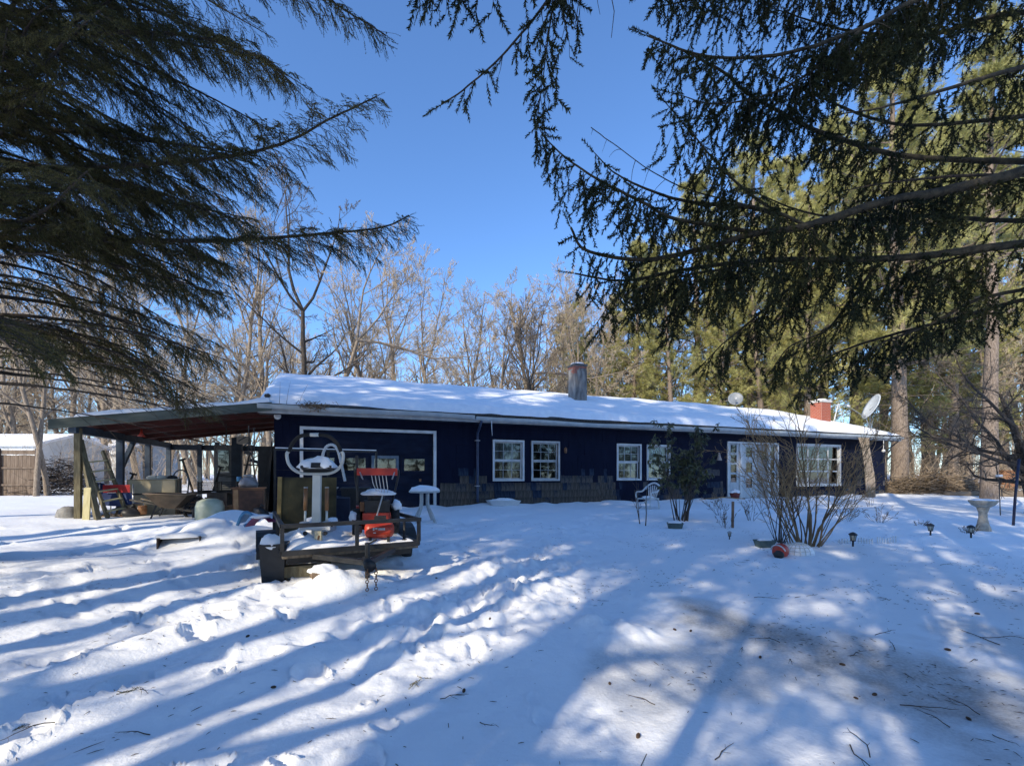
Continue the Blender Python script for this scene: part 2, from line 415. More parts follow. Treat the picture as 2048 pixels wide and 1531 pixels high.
# ------------------------------------------------------------------ ranch house
M_navy = mat('navy_paint', (.004, .006, .02), (.006, .009, .026), rough=.75, scale=6, bump=.2, bscale=40, stretch=(1, 1, .25), spec=.12)
M_navy2 = mat('navy_worn', (.006, .011, .032), (.03, .045, .07), spec=.15, rough=.8, scale=5, bump=.3, bscale=40, stretch=(4, 4, 1))
M_half = mat('shingle_peeling', (.01, .014, .03), (.1, .085, .07), rough=.85, scale=9, bump=.5, bscale=40, stretch=(3, 3, .7))
M_bare = mat('shingle_bare', (.03, .025, .021), (.125, .1, .08), rough=.9, scale=8, bump=.6, bscale=40, stretch=(6, 6, .6))
M_white = mat('white_trim', (.52, .53, .53), (.68, .68, .66), rough=.6, scale=4, bump=.1)
M_dgrey = mat('dull_grey_paint', (.3, .31, .32), (.42, .42, .41), rough=.7, scale=6)
M_alu = mat('gutter_metal', (.32, .36, .38), (.45, .47, .46), rough=.45, metal=.0, scale=3, bump=.1, spec=.6)
M_roof = mat('roof_shingle', (.03, .028, .027), (.07, .065, .06), rough=.95, scale=30, bump=.6)
M_dark = mat('dark_interior', (.03, .026, .022), (.06, .05, .042), rough=.9, scale=2)
M_room = mat('room_wall', (.035, .026, .018), (.06, .045, .03), rough=.9, scale=1)
M_glass = glass_mat('window_glass', gl=1.0)
M_brick = mat('red_brick', (.33, .085, .05), (.46, .15, .09), rough=.85, scale=14, bump=.4)
M_brickd = mat('dull_brick', (.2, .07, .055), (.3, .12, .09), rough=.9, scale=20, bump=.4)
M_mortar = mat('mortar', (.42, .36, .31), (.52, .46, .40), rough=.9, scale=20, bump=.3)
M_stucco = mat('cement_render', (.11, .105, .1), (.26, .25, .235), rough=.92, scale=4, bump=.5, bscale=30, stretch=(2, 2, .5))
M_black = mat('black_plastic', (.012, .012, .013), (.025, .025, .026), rough=.5, scale=10)
M_iron = mat('black_steel', (.014, .015, .017), (.032, .03, .028), rough=.5, metal=.2, scale=12, bump=.1)
M_rust = mat('rusty_steel', (.16, .065, .028), (.3, .16, .08), rough=.85, scale=14, bump=.3)
M_wood = mat('grey_wood', (.16, .125, .085), (.27, .215, .15), rough=.85, scale=5, bump=.5, bscale=30, stretch=(5, 5, .6))

house = thing('ranch_house', 'long low navy blue shingled house with snow on its roof', 'house', (*HA, HZ), HROT)
HL = 26.5; HD = 7.6; WH = 2.78
openings = {  # t0, t1, z0, z1
    'garage': (.72, 4.34, 0.02, 2.24),
    'w1': (6.32, 7.30, 0.84, 2.06), 'w2': (7.68, 8.62, 0.84, 2.06),
    'w3': (11.05, 12.0, 0.84, 2.05), 'w4': (12.37, 13.32, 0.84, 2.05),
    'door': (16.35, 19.1, 0.02, 2.26), 'big': (20.38, 23.1, 0.56, 2.26)}
def wall_boxes(mb, x0, x1, z0, z1, y0, y1, ops):
    xs = sorted({x0, x1, *[o[0] for o in ops], *[o[1] for o in ops]})
    for a, b in zip(xs[:-1], xs[1:]):
        c = sorted([(o[2], o[3]) for o in ops if o[0] < (a + b) / 2 < o[1]])
        z = z0
        for p, q in c:
            if p > z + .001: mb.box(a, b, y0, y1, z, p)
            z = q
        if z < z1: mb.box(a, b, y0, y1, z, z1)
m = MB(); wall_boxes(m, 0, HL, -.3, WH, .0, .16, list(openings.values()))
front = m.build('front_wall', M_navy, house)
MB().box(0, .16, .162, HD - .162, -.3, WH).prism([(0.001, 0), (.001, 0)], 0, 0).build('side_wall', M_navy, house) if False else None
m = MB(); m.box(0.003, .16, .162, HD, -.3, WH)
m.add([(.003, -.1, WH), (.003, HD + .1, WH), (.003, 3.6, 4.1), (.16, -.1, WH), (.16, HD + .1, WH), (.16, 3.6, 4.1)], [(0, 1, 2), (5, 4, 3), (0, 3, 4, 1), (1, 4, 5, 2), (2, 5, 3, 0)])
m.build('gable_wall', M_navy, house)
MB().box(HL - .16, HL - .003, .162, HD, -.3, WH).build('end_wall', M_navy2, house)
MB().box(.163, HL - .163, HD - .16, HD - .003, -.3, WH).build('rear_wall', M_navy, house)
m = MB(); m.box(.165, HL - .165, .165, HD - .165, -.05, .0); m.box(.165, HL - .165, .165, HD - .165, WH - .16, WH - .1); m.box(.17, HL - .17, 3.4, 3.5, 0.001, WH - .161)
for x in (4.6, 9.4, 14.6, 19.3): m.box(x, x + .1, .17, 3.39, .001, WH - .161)
m.build('interior', M_room, house)

# --- shingles: the courses of the front wall
EXP = .243
rows = int(WH / EXP) + 1
shing_protos = {}
def shingle_mesh(wi, mi):
    if (wi, mi) not in shing_protos:
        w = (.13, .165, .2)[wi]; jag = (.006, -.004, .008)[wi]
        v = [(0, 0, 0), (w - .007, 0, jag), (w - .007, .004, EXP + .02), (0, .004, EXP + .02),
             (0, .021, 0), (w - .007, .021, jag), (w - .007, .012, EXP + .02), (0, .012, EXP + .02)]
        v = [(x, -y, z) for x, y, z in [(a, {0: 0, .004: .002}.get(b, b), c) for a, b, c in v]]
        me = bpy.data.meshes.new('shingle')
        me.from_pydata(v, [], [(0, 1, 2, 3), (7, 6, 5, 4), (0, 4, 5, 1), (1, 5, 6, 2), (2, 6, 7, 3), (3, 7, 4, 0)])
        me.materials.append((M_navy, M_navy2, M_half, M_bare)[mi]); shing_protos[(wi, mi)] = me
    return shing_protos[(wi, mi)]
rest = [[], [], [], []]; nsh = 0
rs = random.Random(5)
for r in range(rows):
    z = -.02 + r * EXP; x = 0.0 + rs.random() * .1
    while x < HL - .1:
        wi = rs.randrange(3); w = (.13, .165, .2)[wi]
        if not ((4.4 < x < 10.9 and z < 1.3) or x < .7 or x > 23.1 or z < .5): w = rs.uniform(.5, 1.1)
        x1 = x + w
        if x1 > HL: break
        hit = any(x1 > o[0] - .1 and x < o[1] + .1 and z + EXP > o[2] - .1 and z < o[3] + .1 for o in openings.values())
        if not hit and z + EXP * .8 < WH:
            # weathering is strongest low down between the downspout and the third window
            k = fbm(np.array([x * .5]), np.array([z * .9]), 91, 3)[0]
            wear = 1.15 - z * 1.15 + k * .9
            if 4.4 < x < 10.9: wear += .95 - max(0, z - .75) * 1.6
            elif 13.4 < x < 16.3: wear += .35
            elif x > 23.2: wear += .25 + .2 * k
            else: wear -= .25
            wear += rs.uniform(-.55, .5) - max(0, z - .45) * .5
            mi = 0 if wear < .75 else 1 if wear < 1.15 else 2 if wear < 1.65 else 3
            near = (4.4 < x < 10.2 and z < 1.2) or (0 < x < .7 and z < 2.2) or (23.2 < x and z < .6)
            if near and nsh < 298:
                o = bpy.data.objects.new('shingle', shingle_mesh(wi, mi)); COL.objects.link(o); o.parent = front
                o.location = (x, -.001, z + rs.uniform(-.008, .004)); o.rotation_euler = (0, rs.uniform(-.012, .012), 0); nsh += 1
            else: rest[mi].append((x, w, z + rs.uniform(-.004, .003)))
        x = x1
for mi, lst in enumerate(rest):
    m = MB()
    for x, w, z in lst:
        m.add([(x, -.021, z), (x + w - .007, -.021, z), (x + w - .007, -.009, z + EXP + .01), (x, -.009, z + EXP + .01), (x, -.001, z), (x + w - .007, -.001, z)],
              [(0, 1, 2, 3), (4, 5, 1, 0), (4, 0, 3), (1, 5, 2)])
    if lst: m.build('shingle_courses', (M_navy, M_navy2, M_half, M_bare)[mi], house, kind='stuff')

# --- windows
def window(t0, t1, z0, z1, cols, rws, sash=True, name='window', fm=M_white, casing=.06, recess=.05, mw=.011, label=None):
    m = MB(); c = casing; y0 = -.05; y1 = .1
    m.box(t0 - c, t0, y0, y1, z0 - c, z1 + c); m.box(t1, t1 + c, y0, y1, z0 - c, z1 + c)
    m.box(t0, t1, y0, y1, z1, z1 + c); m.box(t0, t1, y0 - .02, y1, z0 - c, z0)
    win = m.build(name, fm, house)
    if label: win['label'] = label
    s = MB(); gp = recess
    spans = [(z0, (z0 + z1) / 2), ((z0 + z1) / 2, z1)] if sash else [(z0, z1)]
    st = .04 if sash else .03
    panes = []
    for k, (a, b) in enumerate(spans):
        yy = gp + (0.03 if (sash and k == 0) else 0)
        if not sash: yy = gp
        s.box(t0, t0 + st, yy, yy + .03, a, b); s.box(t1 - st, t1, yy, yy + .03, a, b)
        s.box(t0 + st, t1 - st, yy, yy + .03, a, a + st); s.box(t0 + st, t1 - st, yy, yy + .03, b - st, b)
        iw = (t1 - t0 - 2 * st); ih = b - a - 2 * st; R = rws // 2 if sash else rws
        for i in range(1, cols): x = t0 + st + iw * i / cols; s.box(x - mw / 2, x + mw / 2, yy + .004, yy + .026, a + st, b - st)
        for j in range(1, R):
            zz = a + st + ih * j / R
            for i in range(cols): s.box(t0 + st + iw * i / cols + mw / 2 * (i > 0), t0 + st + iw * (i + 1) / cols - mw / 2 * (i < cols - 1), yy + .005, yy + .025, zz - mw / 2, zz + mw / 2)
        for i in range(cols):
            for j in range(R):
                panes.append((t0 + st + iw * i / cols, t0 + st + iw * (i + 1) / cols, a + st + ih * j / R, a + st + ih * (j + 1) / R, yy + .015))
    s.build('sash', fm, win)
    for a, b, c_, d, yy in panes:
        MB().add([(a, yy, c_), (b, yy, c_), (b, yy + .003, d), (a, yy + .003, d), (a, yy + .004, c_), (b, yy + .004, c_), (b, yy + .007, d), (a, yy + .007, d)],
                 [(0, 1, 2, 3), (7, 6, 5, 4)]).build('pane', M_glass, win)
    return win
W1 = window(*openings['w1'], 3, 4); W2 = window(*openings['w2'], 3, 4, fm=mat('aged_trim', (.4, .41, .41), (.55, .55, .53), rough=.65, scale=5))
W3 = window(*openings['w3'], 3, 4); W4 = window(*openings['w4'], 3, 4)
BIG = window(*openings['big'], 4, 3, sash=False, mw=.05, casing=.09, recess=.02)
M_curt = mat('pale_curtain', (.42, .45, .46), (.6, .62, .62), rough=.9, scale=3, trans=.3)
def curtain(win, t0, t1, z0f, z1, cut):
    m = MB()
    def fn(u, v):
        x = t0 + (t1 - t0) * u; zb = z0f(u); z = zb + (z1 - zb) * v
        return (x, .16 + .02 * math.sin(u * 34) + .01 * math.sin(u * 11), z)
    m.grid(fn, 40, 4); m.build('curtain', M_curt, win, True)
t0, t1, z0, z1 = openings['w1']
curtain(W1, t0 + .02, t1 - .25, lambda u: z0 + .62 - .28 * sstep(.3, .8, u) * 1.0, z1 - .02, 0)
t0, t1, z0, z1 = openings['w3']
curtain(W3, t1 - .2, t1 - .01, lambda u: z0 + .03, z1 - .02, 0)
t0, t1, z0, z1 = openings['w4']
curtain(W4, t0 + .3, t1 - .01, lambda u: z1 - .3, z1 - .02, 0)
t0, t1, z0, z1 = openings['big']
MB().box(t0 + .5, t1 - .3, 1.6, 1.7, 0, .9).build('indoor_sofa', mat('brown_cloth', (.2, .11, .05), (.28, .16, .08)), BIG)

# --- entrance: sidelight, door with three square panes, weathered second leaf
t0, t1, z0, z1 = openings['door']
M_gdoor = mat('chalky_paint', (.4, .43, .45), (.56, .58, .58), rough=.8, scale=4, bump=.2, stretch=(3, 3, .5))
M_wdoor = mat('weathered_door', (.2, .185, .17), (.4, .38, .36), rough=.9, scale=5, bump=.4, stretch=(5, 5, .5))
m = MB(); m.box(t0 - .07, t0, -.05, .1, 0, z1 + .07); m.box(t1, t1 + .07, -.05, .1, 0, z1 + .07); m.box(t0, t1, -.05, .1, z1, z1 + .07)
m.box(t0 + .62, t0 + .72, -.03, .1, 0, z1); m.box(t1 - .52, t1 - .42, -.03, .1, 0, z1); m.box(t0, t1, -.14, .1, -.1, -.001)
ent = m.build('entrance_frame', M_white, house)
def leaf(x0, x1, holes, name, mm, hand=None):
    m = MB(); wall_boxes(m, x0, x1, .01, z1 - .01, .03, .075, holes)
    d = m.build(name, mm, house)
    for a, b, c, e in holes:
        f = MB(); f.box(a, a + .02, .02, .03, c, e); f.box(b - .02, b, .02, .03, c, e); f.box(a + .02, b - .02, .02, .03, c, c + .02); f.box(a + .02, b - .02, .02, .03, e - .02, e)
        f.build('pane_frame', mm, d)
        MB().box(a, b, .048, .055, c, e).build('pane', M_glass, d)
    if hand is not None:
        MB().lathe([(.0, 0), (.03, .0), (.03, .012), (.012, .02), (.012, .045), (.028, .055), (.03, .075), (.015, .09), (0, .09)], 12, (hand, .03, 1.02), Matrix.Rotation(PI / 2, 3, 'X')).build('door_knob', M_iron, d, True)
    return d
leaf(t0 + .001, t0 + .618, [(t0 + .14, t0 + .5, .66 + .4 * k, 1.02 + .4 * k) for k in range(4)], 'sidelight', M_gdoor)
leaf(t0 + .723, t0 + 1.62, [(t0 + .98, t0 + 1.36, .42 + .64 * k, .86 + .64 * k) for k in range(3)], 'door', M_gdoor, t0 + 1.5)
leaf(t0 + 1.63, t1 - .523, [(t0 + 1.86, t0 + 2.16, 1.6, 2.0)], 'door', M_wdoor)['label'] = 'weathered grey brown right hand door leaf'
leaf(t1 - .418, t1 - .001, [(t1 - .33, t1 - .09, .6 + .55 * k, 1.1 + .55 * k) for k in range(3)], 'sidelight', M_gdoor)

# --- garage door with a row of windows
t0, t1, z0, z1 = openings['garage']
m = MB(); c = .085
m.box(t0 - c, t0, -.06, .1, -.1, z1 + c); m.box(t1, t1 + c, -.06, .1, -.1, z1 + c); m.box(t0, t1, -.06, .1, z1, z1 + c)
m.build('garage_door_trim', M_white, house)
gh = [(t0 + .12 + .86 * k, t0 + .12 + .86 * k + .72, 1.06, 1.52) for k in range(4)]
m = MB(); wall_boxes(m, t0 + .004, t1 - .004, .0, z1 - .004, .06, .1, gh)
M_gar = mat('garage_navy', (.004, .007, .02), (.007, .013, .032), rough=.7, scale=3, bump=.15, stretch=(1, 1, 3), spec=.15)
gd = m.build('garage_door', M_gar, house)
for z in (.5, 1.0, 1.58): MB().box(t0 + .01, t1 - .01, .046, .06, z - .02, z + .02).build('panel_rail', M_gar, gd)
for k, (a, b, c, d) in enumerate(gh):
    f = MB(); w = .05; f.box(a - .03, a + w, .03, .06, c - .03, d + .03); f.box(b - w, b + .03, .03, .06, c - .03, d + .03); f.box(a + w, b - w, .03, .06, c - .03, c + w); f.box(a + w, b - w, .03, .06, d - w, d + .03)
    f.build('garage_window_frame', (M_gar, M_gar, M_dgrey if False else mat('blue_grey_trim', (.05, .09, .14), (.1, .15, .2)), M_gar)[k], gd)
    MB().box(a, b, .075, .082, c, d).build('pane', M_glass, gd)
MB().box(t1 - .42, t1 - .36, .02, .045, .78, .86).build('door_handle', M_rust, gd)

# --- roof
EZ = 2.86; RZ = EZ + .35 * 4.05; TL, TR = -.33, 26.95; RT = 24.3; WB = 8.05
def roofz(t, w):
    front_ = EZ + .35 * (np.asarray(w) + .45); back = EZ + .35 * (WB - np.asarray(w)); hip = EZ + (RZ - EZ) / (TR - RT) * (TR - np.asarray(t))
    return np.minimum(np.minimum(front_, back), hip)
m = MB(); th = .14
top = [(TL, -.45, EZ), (TR, -.45, EZ), (RT, 3.6, RZ), (TL, 3.6, RZ), (TL, WB, EZ), (TR, WB, EZ)]
vs = top + [(x, y, z - th) for x, y, z in top]
m.add(vs, [(0, 1, 2, 3), (3, 2, 5, 4), (1, 5, 2), (9, 8, 7, 6), (10, 11, 8, 9), (8, 11, 7), (0, 3, 9, 6), (3, 4, 10, 9), (1, 0, 6, 7), (5, 1, 7, 11), (4, 5, 11, 10)])
roof = m.build('roof', M_roof, house)
m = MB(); m.box(TL, TR, -.449, -.42, EZ - .26, EZ - .145); m.build('fascia', M_dgrey, roof)
m = MB(); m.box(TL, TR, -.418, -.03, EZ - .262, EZ - .24); m.build('soffit', mat('soffit_navy', (.006, .009, .02), (.01, .014, .03)), roof)

# snow on the roof, uneven along the eave so that the dark roof edge shows in places
nt_, nw_ = 300, 56
T = np.linspace(0, 1, nt_)[None, :]; Wn = np.linspace(0, 1, nw_)[:, None] ** .85
tt = TL - .02 + (TR - TL + .03) * T + 0 * Wn
edge = -.47 + .05 * fbm(tt[0] * 1.1, tt[0] * 0, 101, 3) + .22 * sstep(.5, 1.0, np.sin((tt[0] - .1) * .9) * (tt[0] > .3) * (tt[0] < 3.2)) + .16 * sstep(.1, .5, fbm(tt[0] * .45, tt[0] * 0 + 3, 103, 3)) * (tt[0] > 5) * (tt[0] < 13)
edge = np.clip(edge, -.50, -.15)
ww = edge[None, :] + (4.1 - edge[None, :]) * Wn
thick = .21 + .05 * fbm(tt * .35, ww * .6, 105, 3) - .1 * sstep(20, 25, tt)
e1 = np.clip((ww - edge[None, :]) / .30, 0, 1); e2 = np.clip((tt - TL + .02) / .32, 0, 1); e3 = np.clip((TR - tt + .0) / .8, 0, 1)
prof = np.sqrt(1 - (1 - e1) ** 2) * np.sqrt(1 - (1 - e2) ** 2) * np.sqrt(1 - (1 - e3) ** 2)
hgt = roofz(tt, ww) + .006 + np.maximum(thick, .04) * prof + .012 * fbm(tt * 1.5, ww * 1.5, 107, 3) * prof
V = np.stack([tt, ww + 0 * tt, hgt], -1).reshape(-1, 3)
i = np.arange(nw_ - 1)[:, None]; j = np.arange(nt_ - 1)[None, :]
q = np.stack([i * nt_ + j, i * nt_ + j + 1, (i + 1) * nt_ + j + 1, (i + 1) * nt_ + j], -1).reshape(-1, 4)
link('roof_snow', mesh_np('roof_snow', V, [q]), SNOWP, roof, True)
# back slope carries a plain blanket too
m = MB(); m.grid(lambda u, v: (TL + .1 + (RT - TL) * u + (TR - RT - .3) * u * v, 3.9 + (WB - 3.9) * v, float(roofz(0, 3.9 + (WB - 3.9) * v)) + .18 * math.sqrt(max(0, 1 - v ** 4)) + .01), 24, 8); m.build('roof_snow', SNOWP, roof, True)

# gutter with a sag in the middle
def gut(ts):
    return EZ - .03 - .05 * math.exp(-((ts - 9.5) / 3.0) ** 2) - (.03 if ts > 5.55 else 0) - .02 * math.sin(ts * .8) ** 2
def gutter(ta, tb, name='gutter'):
    m = MB(); n = max(4, int((tb - ta) * 3)); prof = [(0, 0), (0.001, -.105), (-.03, -.12), (-.085, -.12), (-.115, -.07), (-.118, -.005), (-.112, -.005), (-.108, -.07), (-.08, -.112), (-.006, -.1), (-.006, 0)]
    k = len(prof)
    vs = [(ta + (tb - ta) * i / n, -.452 + a, gut(ta + (tb - ta) * i / n + 1e-4) + b) for i in range(n + 1) for a, b in prof]
    fs = [(i * k + j, i * k + (j + 1) % k, (i + 1) * k + (j + 1) % k, (i + 1) * k + j) for i in range(n) for j in range(k)]
    m.add(vs, fs + [tuple(range(k)), tuple(n * k + j for j in range(k))[::-1]])
    return m.build(name, M_alu, roof)
gutter(TL, 5.5); gutter(5.56, TR)
m = MB(); ts = 5.72
m.tube([(ts, -.5, 2.7), (ts, -.5, 2.62), (ts, -.3, 2.42), (ts, -.12, 2.3), (ts, -.11, 2.1), (ts, -.11, .25), (ts, -.16, .12)], .045, 8)
ds = m.build('downspout', mat('navy_pipe', (.015, .028, .07), (.03, .05, .1), rough=.4), house, True)
for z in (2.05, .62): MB().box(ts - .07, ts + .07, -.165, -.03, z, z + .03).build('pipe_strap', M_dgrey, ds)
MB().tube([(ts + .34, -.5, 2.68), (ts + .34, -.5, 2.5), (ts + .36, -.49, 2.2)], [.02, .012, .006], 6).build('icicle', mat('ice', (.7, .75, .8), (.85, .9, .95), rough=.15), house, True)
# leaf clump and dry stalks in the gutter
m = MB(); rr = random.Random(3)
for k in range(190):
    c = Vector((1.05 + rr.gauss(0, .2), -.56 + rr.gauss(0, .05), 2.84 + rr.gauss(0, .05) - rr.random() * .06))
    m.obox(c, (rr.uniform(.05, .16), rr.uniform(.01, .03), .006), (rr.uniform(-.6, .6), rr.uniform(-.9, .9), rr.uniform(-3, 3)))
m.build('leaf_clump', mat('dead_leaf', (.16, .1, .05), (.3, .2, .11), island=.4), roof)
for x, hh, le in ((.18, .62, .02), (.34, .66, .1), (.62, .6, .24)):
    MB().tube([(x, -.5, 2.8), (x + le * .4, -.5, 2.8 + hh * .5), (x + le, -.52, 2.8 + hh)], [.006, .004, .002], 5).build('dry_stalk', mat('dry_stem', (.08, .06, .045), (.16, .12, .09)), roof)
# small vent stubs poking from the snow edge
for x, w in ((-.12, -.36), (4.75, -.2), (11.25, -.2)):
    MB().blob((x, w, float(roofz(x, w)) + .17), (.07, .06, .06), int(x * 3) + 9, .3).build('roof_debris', M_dark, roof, True)

# --- chimneys
def brick_courses(m, x0, x1, y0, y1, z0, z1, parent, mm, bh=.075, bw=.2, gap=.012, part=True, cond=None):
    pr = {}
    k = 0; z = z0
    while z + bh <= z1 + .001:
        off = (k % 2) * .5
        for side in range(2):
            a, b = (x0, x1) if side == 0 else (y0, y1)
            n = max(1, round((b - a) / bw)); L = (b - a) / n
            for i in range(-1, n):
                s0 = a + (i + off) * L; s1 = s0 + L; s0 = max(s0, a); s1 = min(s1, b)
                if s1 - s0 < .03: continue
                if cond and not cond(side, (s0 + s1) / 2, z): continue
                key = (round(s1 - s0, 3), side)
                if key not in pr:
                    l = s1 - s0 - gap
                    pr[key] = (MB().box(-l / 2, l / 2, -.012, .03, 0, bh - gap) if side == 0 else MB().box(-.012, .03, -l / 2, l / 2, 0, bh - gap)).mesh('brick')
                    pr[key].materials.append(mm)
                o = bpy.data.objects.new('brick', pr[key]); COL.objects.link(o); o.parent = parent
                jit = rs.uniform(-.003, .003)
                o.location = ((s0 + s1) / 2, y0 + jit, z) if side == 0 else (x0 + jit, (s0 + s1) / 2, z)
        z += bh; k += 1
cx, cyw = 10.7, 2.3; bz = float(roofz(cx, cyw)) - .2; tz = 5.98 - HZ
m = MB(); a = .27; m.box(cx - a, cx + a, cyw - a, cyw + a, bz, tz - .09)
ch = m.build('chimney', M_stucco, house); ch['label'] = 'grey cement rendered chimney with red brick corner'
MB().box(cx - a + .09, cx + a + .004, cyw - a - .022, cyw - a - .002, bz + .3, tz - .3).build('render_patch', M_stucco, ch)
brick_courses(None, cx - a, cx + a, cyw - a, cyw + a, tz - .4, tz - .09, ch, M_brickd, cond=lambda s, u, z: (z > tz - .2) or (s == 0 and u < cx - .1) or (s == 1 and u < cyw - .05) )
MB().box(cx - a - .03, cx + a + .03, cyw - a - .03, cyw + a + .03, tz - .088, tz).build('chimney_cap', mat('dark_cap', (.05, .05, .055), (.1, .1, .1)), ch)
MB().blob((cx, cyw, tz), (a + .02, a + .02, .1), 4, .12, flat=0.0).build('snow_cap', SNOWP, ch, True)
cx, cyw = 24.45, 1.75; bz = float(roofz(cx, cyw)) - .25; tz = 5.28 - HZ; a = .34; b = .28
ch = MB().box(cx - a, cx + a, cyw - b, cyw + b, bz, tz - .12).build('chimney', M_mortar, house); ch['label'] = 'bright red brick chimney with pale crown'
brick_courses(None, cx - a, cx + a, cyw - b, cyw + b, bz + .02, tz - .12, ch, M_brick)
MB().box(cx - a - .05, cx + a + .05, cyw - b - .05, cyw + b + .05, tz - .118, tz).build('chimney_cap', mat('pale_cement', (.5, .48, .45), (.62, .6, .56)), ch)
MB().blob((cx, cyw, tz), (a, b, .09), 5, .1, flat=0).build('snow_cap', SNOWP, ch, True)

# --- dishes and antenna on the roof
M_dish = mat('dish_grey', (.14, .16, .18), (.2, .22, .24), rough=.5, scale=4)
def dish(name, label, base, centre, nrm, r, mm, armlen):
    d = thing(name, label, 'satellite dish', base)
    B = Vector(base); c = Vector(centre) - B; nrm = Vector(nrm).normalized()
    M = nrm.to_track_quat('Z', 'Y').to_matrix()
    prof = [(0, -.18 * r)] + [(r * k / 6, -.18 * r * (1 - (k / 6) ** 2)) for k in range(1, 7)]
    prof += [(x, z - .03) for x, z in prof[::-1]]
    MB().lathe(prof, 28, c, M).build('reflector', mm, d, True)
    back = c - nrm * (.2 * r)
    MB().tube([(0, 0, 0), (0, 0, max(.05, back.z - .1)), back], .028, 8).build('mast', M_dish, d, True)
    lo = c + M @ Vector((0, -r * .9, 0)); lnb = c + nrm * armlen + M @ Vector((0, -r * .55, 0))
    MB().tube([lo, lnb], .016, 6).build('feed_arm', M_dish, d)
    MB().tube([lnb, lnb - nrm * .14], [.04, .05], 10).build('receiver', mat('pale_plastic', (.5, .5, .5), (.6, .6, .6)), d, True)
    return d
b0 = H(20.9, 3.75, float(roofz(20.9, 3.75)) + .15)
dish('satellite_dish', 'small grey satellite dish standing on the snowy roof ridge', b0, b0 + Vector((-.02, -.05, .45)), (-.35, -.85, .35), .36, M_dish, .4)
b0 = H(26.15, .45, float(roofz(26.15, .45)) + .05)
dd = dish('satellite_dish', 'large pale satellite dish on mast at the right roof end', b0, at(1741, 812, b0.y - .1), (-.88, .22, .42), .64, mat('dish_pale', (.5, .54, .56), (.6, .63, .64), rough=.45), .95)
MB().bar((0.0, 0, .02), (-.35, -.1, .7), .035).build('strut', M_dish, dd); MB().bar((.0, -.02, .0), (.14, -.05, .75), .025).build('strut', M_dish, dd)
b0 = H(25.35, 1.7, float(roofz(25.35, 1.7)) + .1)
ant = thing('roof_antenna', 'thin white leaning antenna mast beside the red brick chimney', 'antenna', b0)
MB().tube([(0, 0, -.1), (.26, 0, .92)], .026, 6).build('mast', M_white, ant)
m = MB(); m.bar((.12, 0, .82), (.36, 0, .72), .02); m.bar((.3, 0, .9), (.44, 0, .25), .02); m.bar((.26, -.1, .6), (.3, .3, .78), .018); m.build('cross_arms', M_white, ant)

# --- small things on the wall
def wallthing(name, label, cat, t, z, y=-.03):
    return thing(name, label, cat, H(t, y, z), HROT)
fl = wallthing('flood_light', 'round white flood light under the left eave corner', 'lamp', .1, 2.56, -.06)
MB().lathe([(0, 0), (.05, 0), (.06, .05), (.085, .07), (.09, .1), (.07, .115), (0, .118)], 18, (0, 0, 0), Matrix.Rotation(PI / 2, 3, 'X')).build('lamp_head', mat('white_enamel', (.6, .6, .6), (.7, .7, .7)), fl, True)
MB().box(-.03, .03, 0, .05, .02, .2).build('bracket', M_iron, fl)
wl = wallthing('wall_bell', 'small pale bell shaped ornament left of the front door', 'ornament', 15.75, 1.55)
MB().lathe([(0, .0), (.1, .0), (.105, .02), (.05, .18), (.03, .3), (.0, .32)], 12, (0, -.08, 0)).build('bell', mat('pale_brown', (.35, .27, .23), (.45, .36, .3)), wl, True)
MB().tube([(0, -.08, .31), (0, -.02, .45)], .008, 5).build('hook', M_iron, wl)
sw = wallthing('wall_lamp', 'small rusty wall lamp right of the second window', 'lamp', 8.86, 1.72)
MB().lathe([(0, 0), (.03, 0), (.05, .05), (.05, .16), (.02, .2), (0, .21)], 8, (0, -.08, 0)).build('lantern', M_rust, sw)
MB().bar((0, 0, .12), (0, -.08, .12), .02).build('bracket', M_iron, sw)
hg = thing('hanging_ornament', 'white ornament hanging on a cord below the right eave', 'ornament', H(25.55, -.46, 2.05), HROT)
MB().tube([(0, 0, .72), (.01, 0, .3), (-.01, 0, .12)], .014, 5).build('cord', M_white, hg)
MB().lathe([(0, 0), (.07, .03), (.085, .08), (.04, .14), (0, .16)], 10, (0, 0, -.02)).build('drop', M_white, hg, True)
pole = thing('eave_strut', 'thin dark brace pole under the right roof corner', 'pole', H(26.5, -.05, 2.2), HROT)
MB().bar((.0, 0, -.05), (.62, -.2, .42), .04).build('brace', M_iron, pole)

# ------------------------------------------------------------------ carport on the left
M_beam = mat('green_grey_beam', (.05, .065, .055), (.11, .125, .105), rough=.75, scale=3, bump=.2, stretch=(.5, 2, 2))
M_red = mat('dark_red_ceiling', (.05, .008, .006), (.085, .014, .01), rough=.7, scale=2)
M_post = mat('mossy_post', (.1, .085, .05), (.19, .165, .1), rough=.9, scale=6, bump=.4, stretch=(4, 4, .7))
M_bpost = mat('blue_post', (.02, .035, .06), (.04, .065, .1), rough=.7, scale=5)
cp = thing('carport', 'open timber carport with low snowy lean-to roof left of the house', 'carport', (*HA, HZ), HROT)
CZ0, CZ1 = 2.86, 2.22     # roof top height at the house and at the outer edge (local)
def cz(t): return CZ0 + (CZ1 - CZ0) * (-t / 4.38)
m = MB(); CW0, CW1 = -.5, 6.1
m.add([(-4.38, CW0 + .02, cz(-4.38)), (-.02, CW0 + .02, cz(0)), (-.02, CW1, cz(0)), (-4.38, CW1, cz(-4.38)),
       (-4.38, CW0 + .02, cz(-4.38) - .05), (-.02, CW0 + .02, cz(0) - .05), (-.02, CW1, cz(0) - .05), (-4.38, CW1, cz(-4.38) - .05)],
      [(0, 1, 2, 3), (7, 6, 5, 4), (0, 4, 5, 1), (1, 5, 6, 2), (2, 6, 7, 3), (3, 7, 4, 0)])
m.build('roof', M_red, cp)
m = MB()
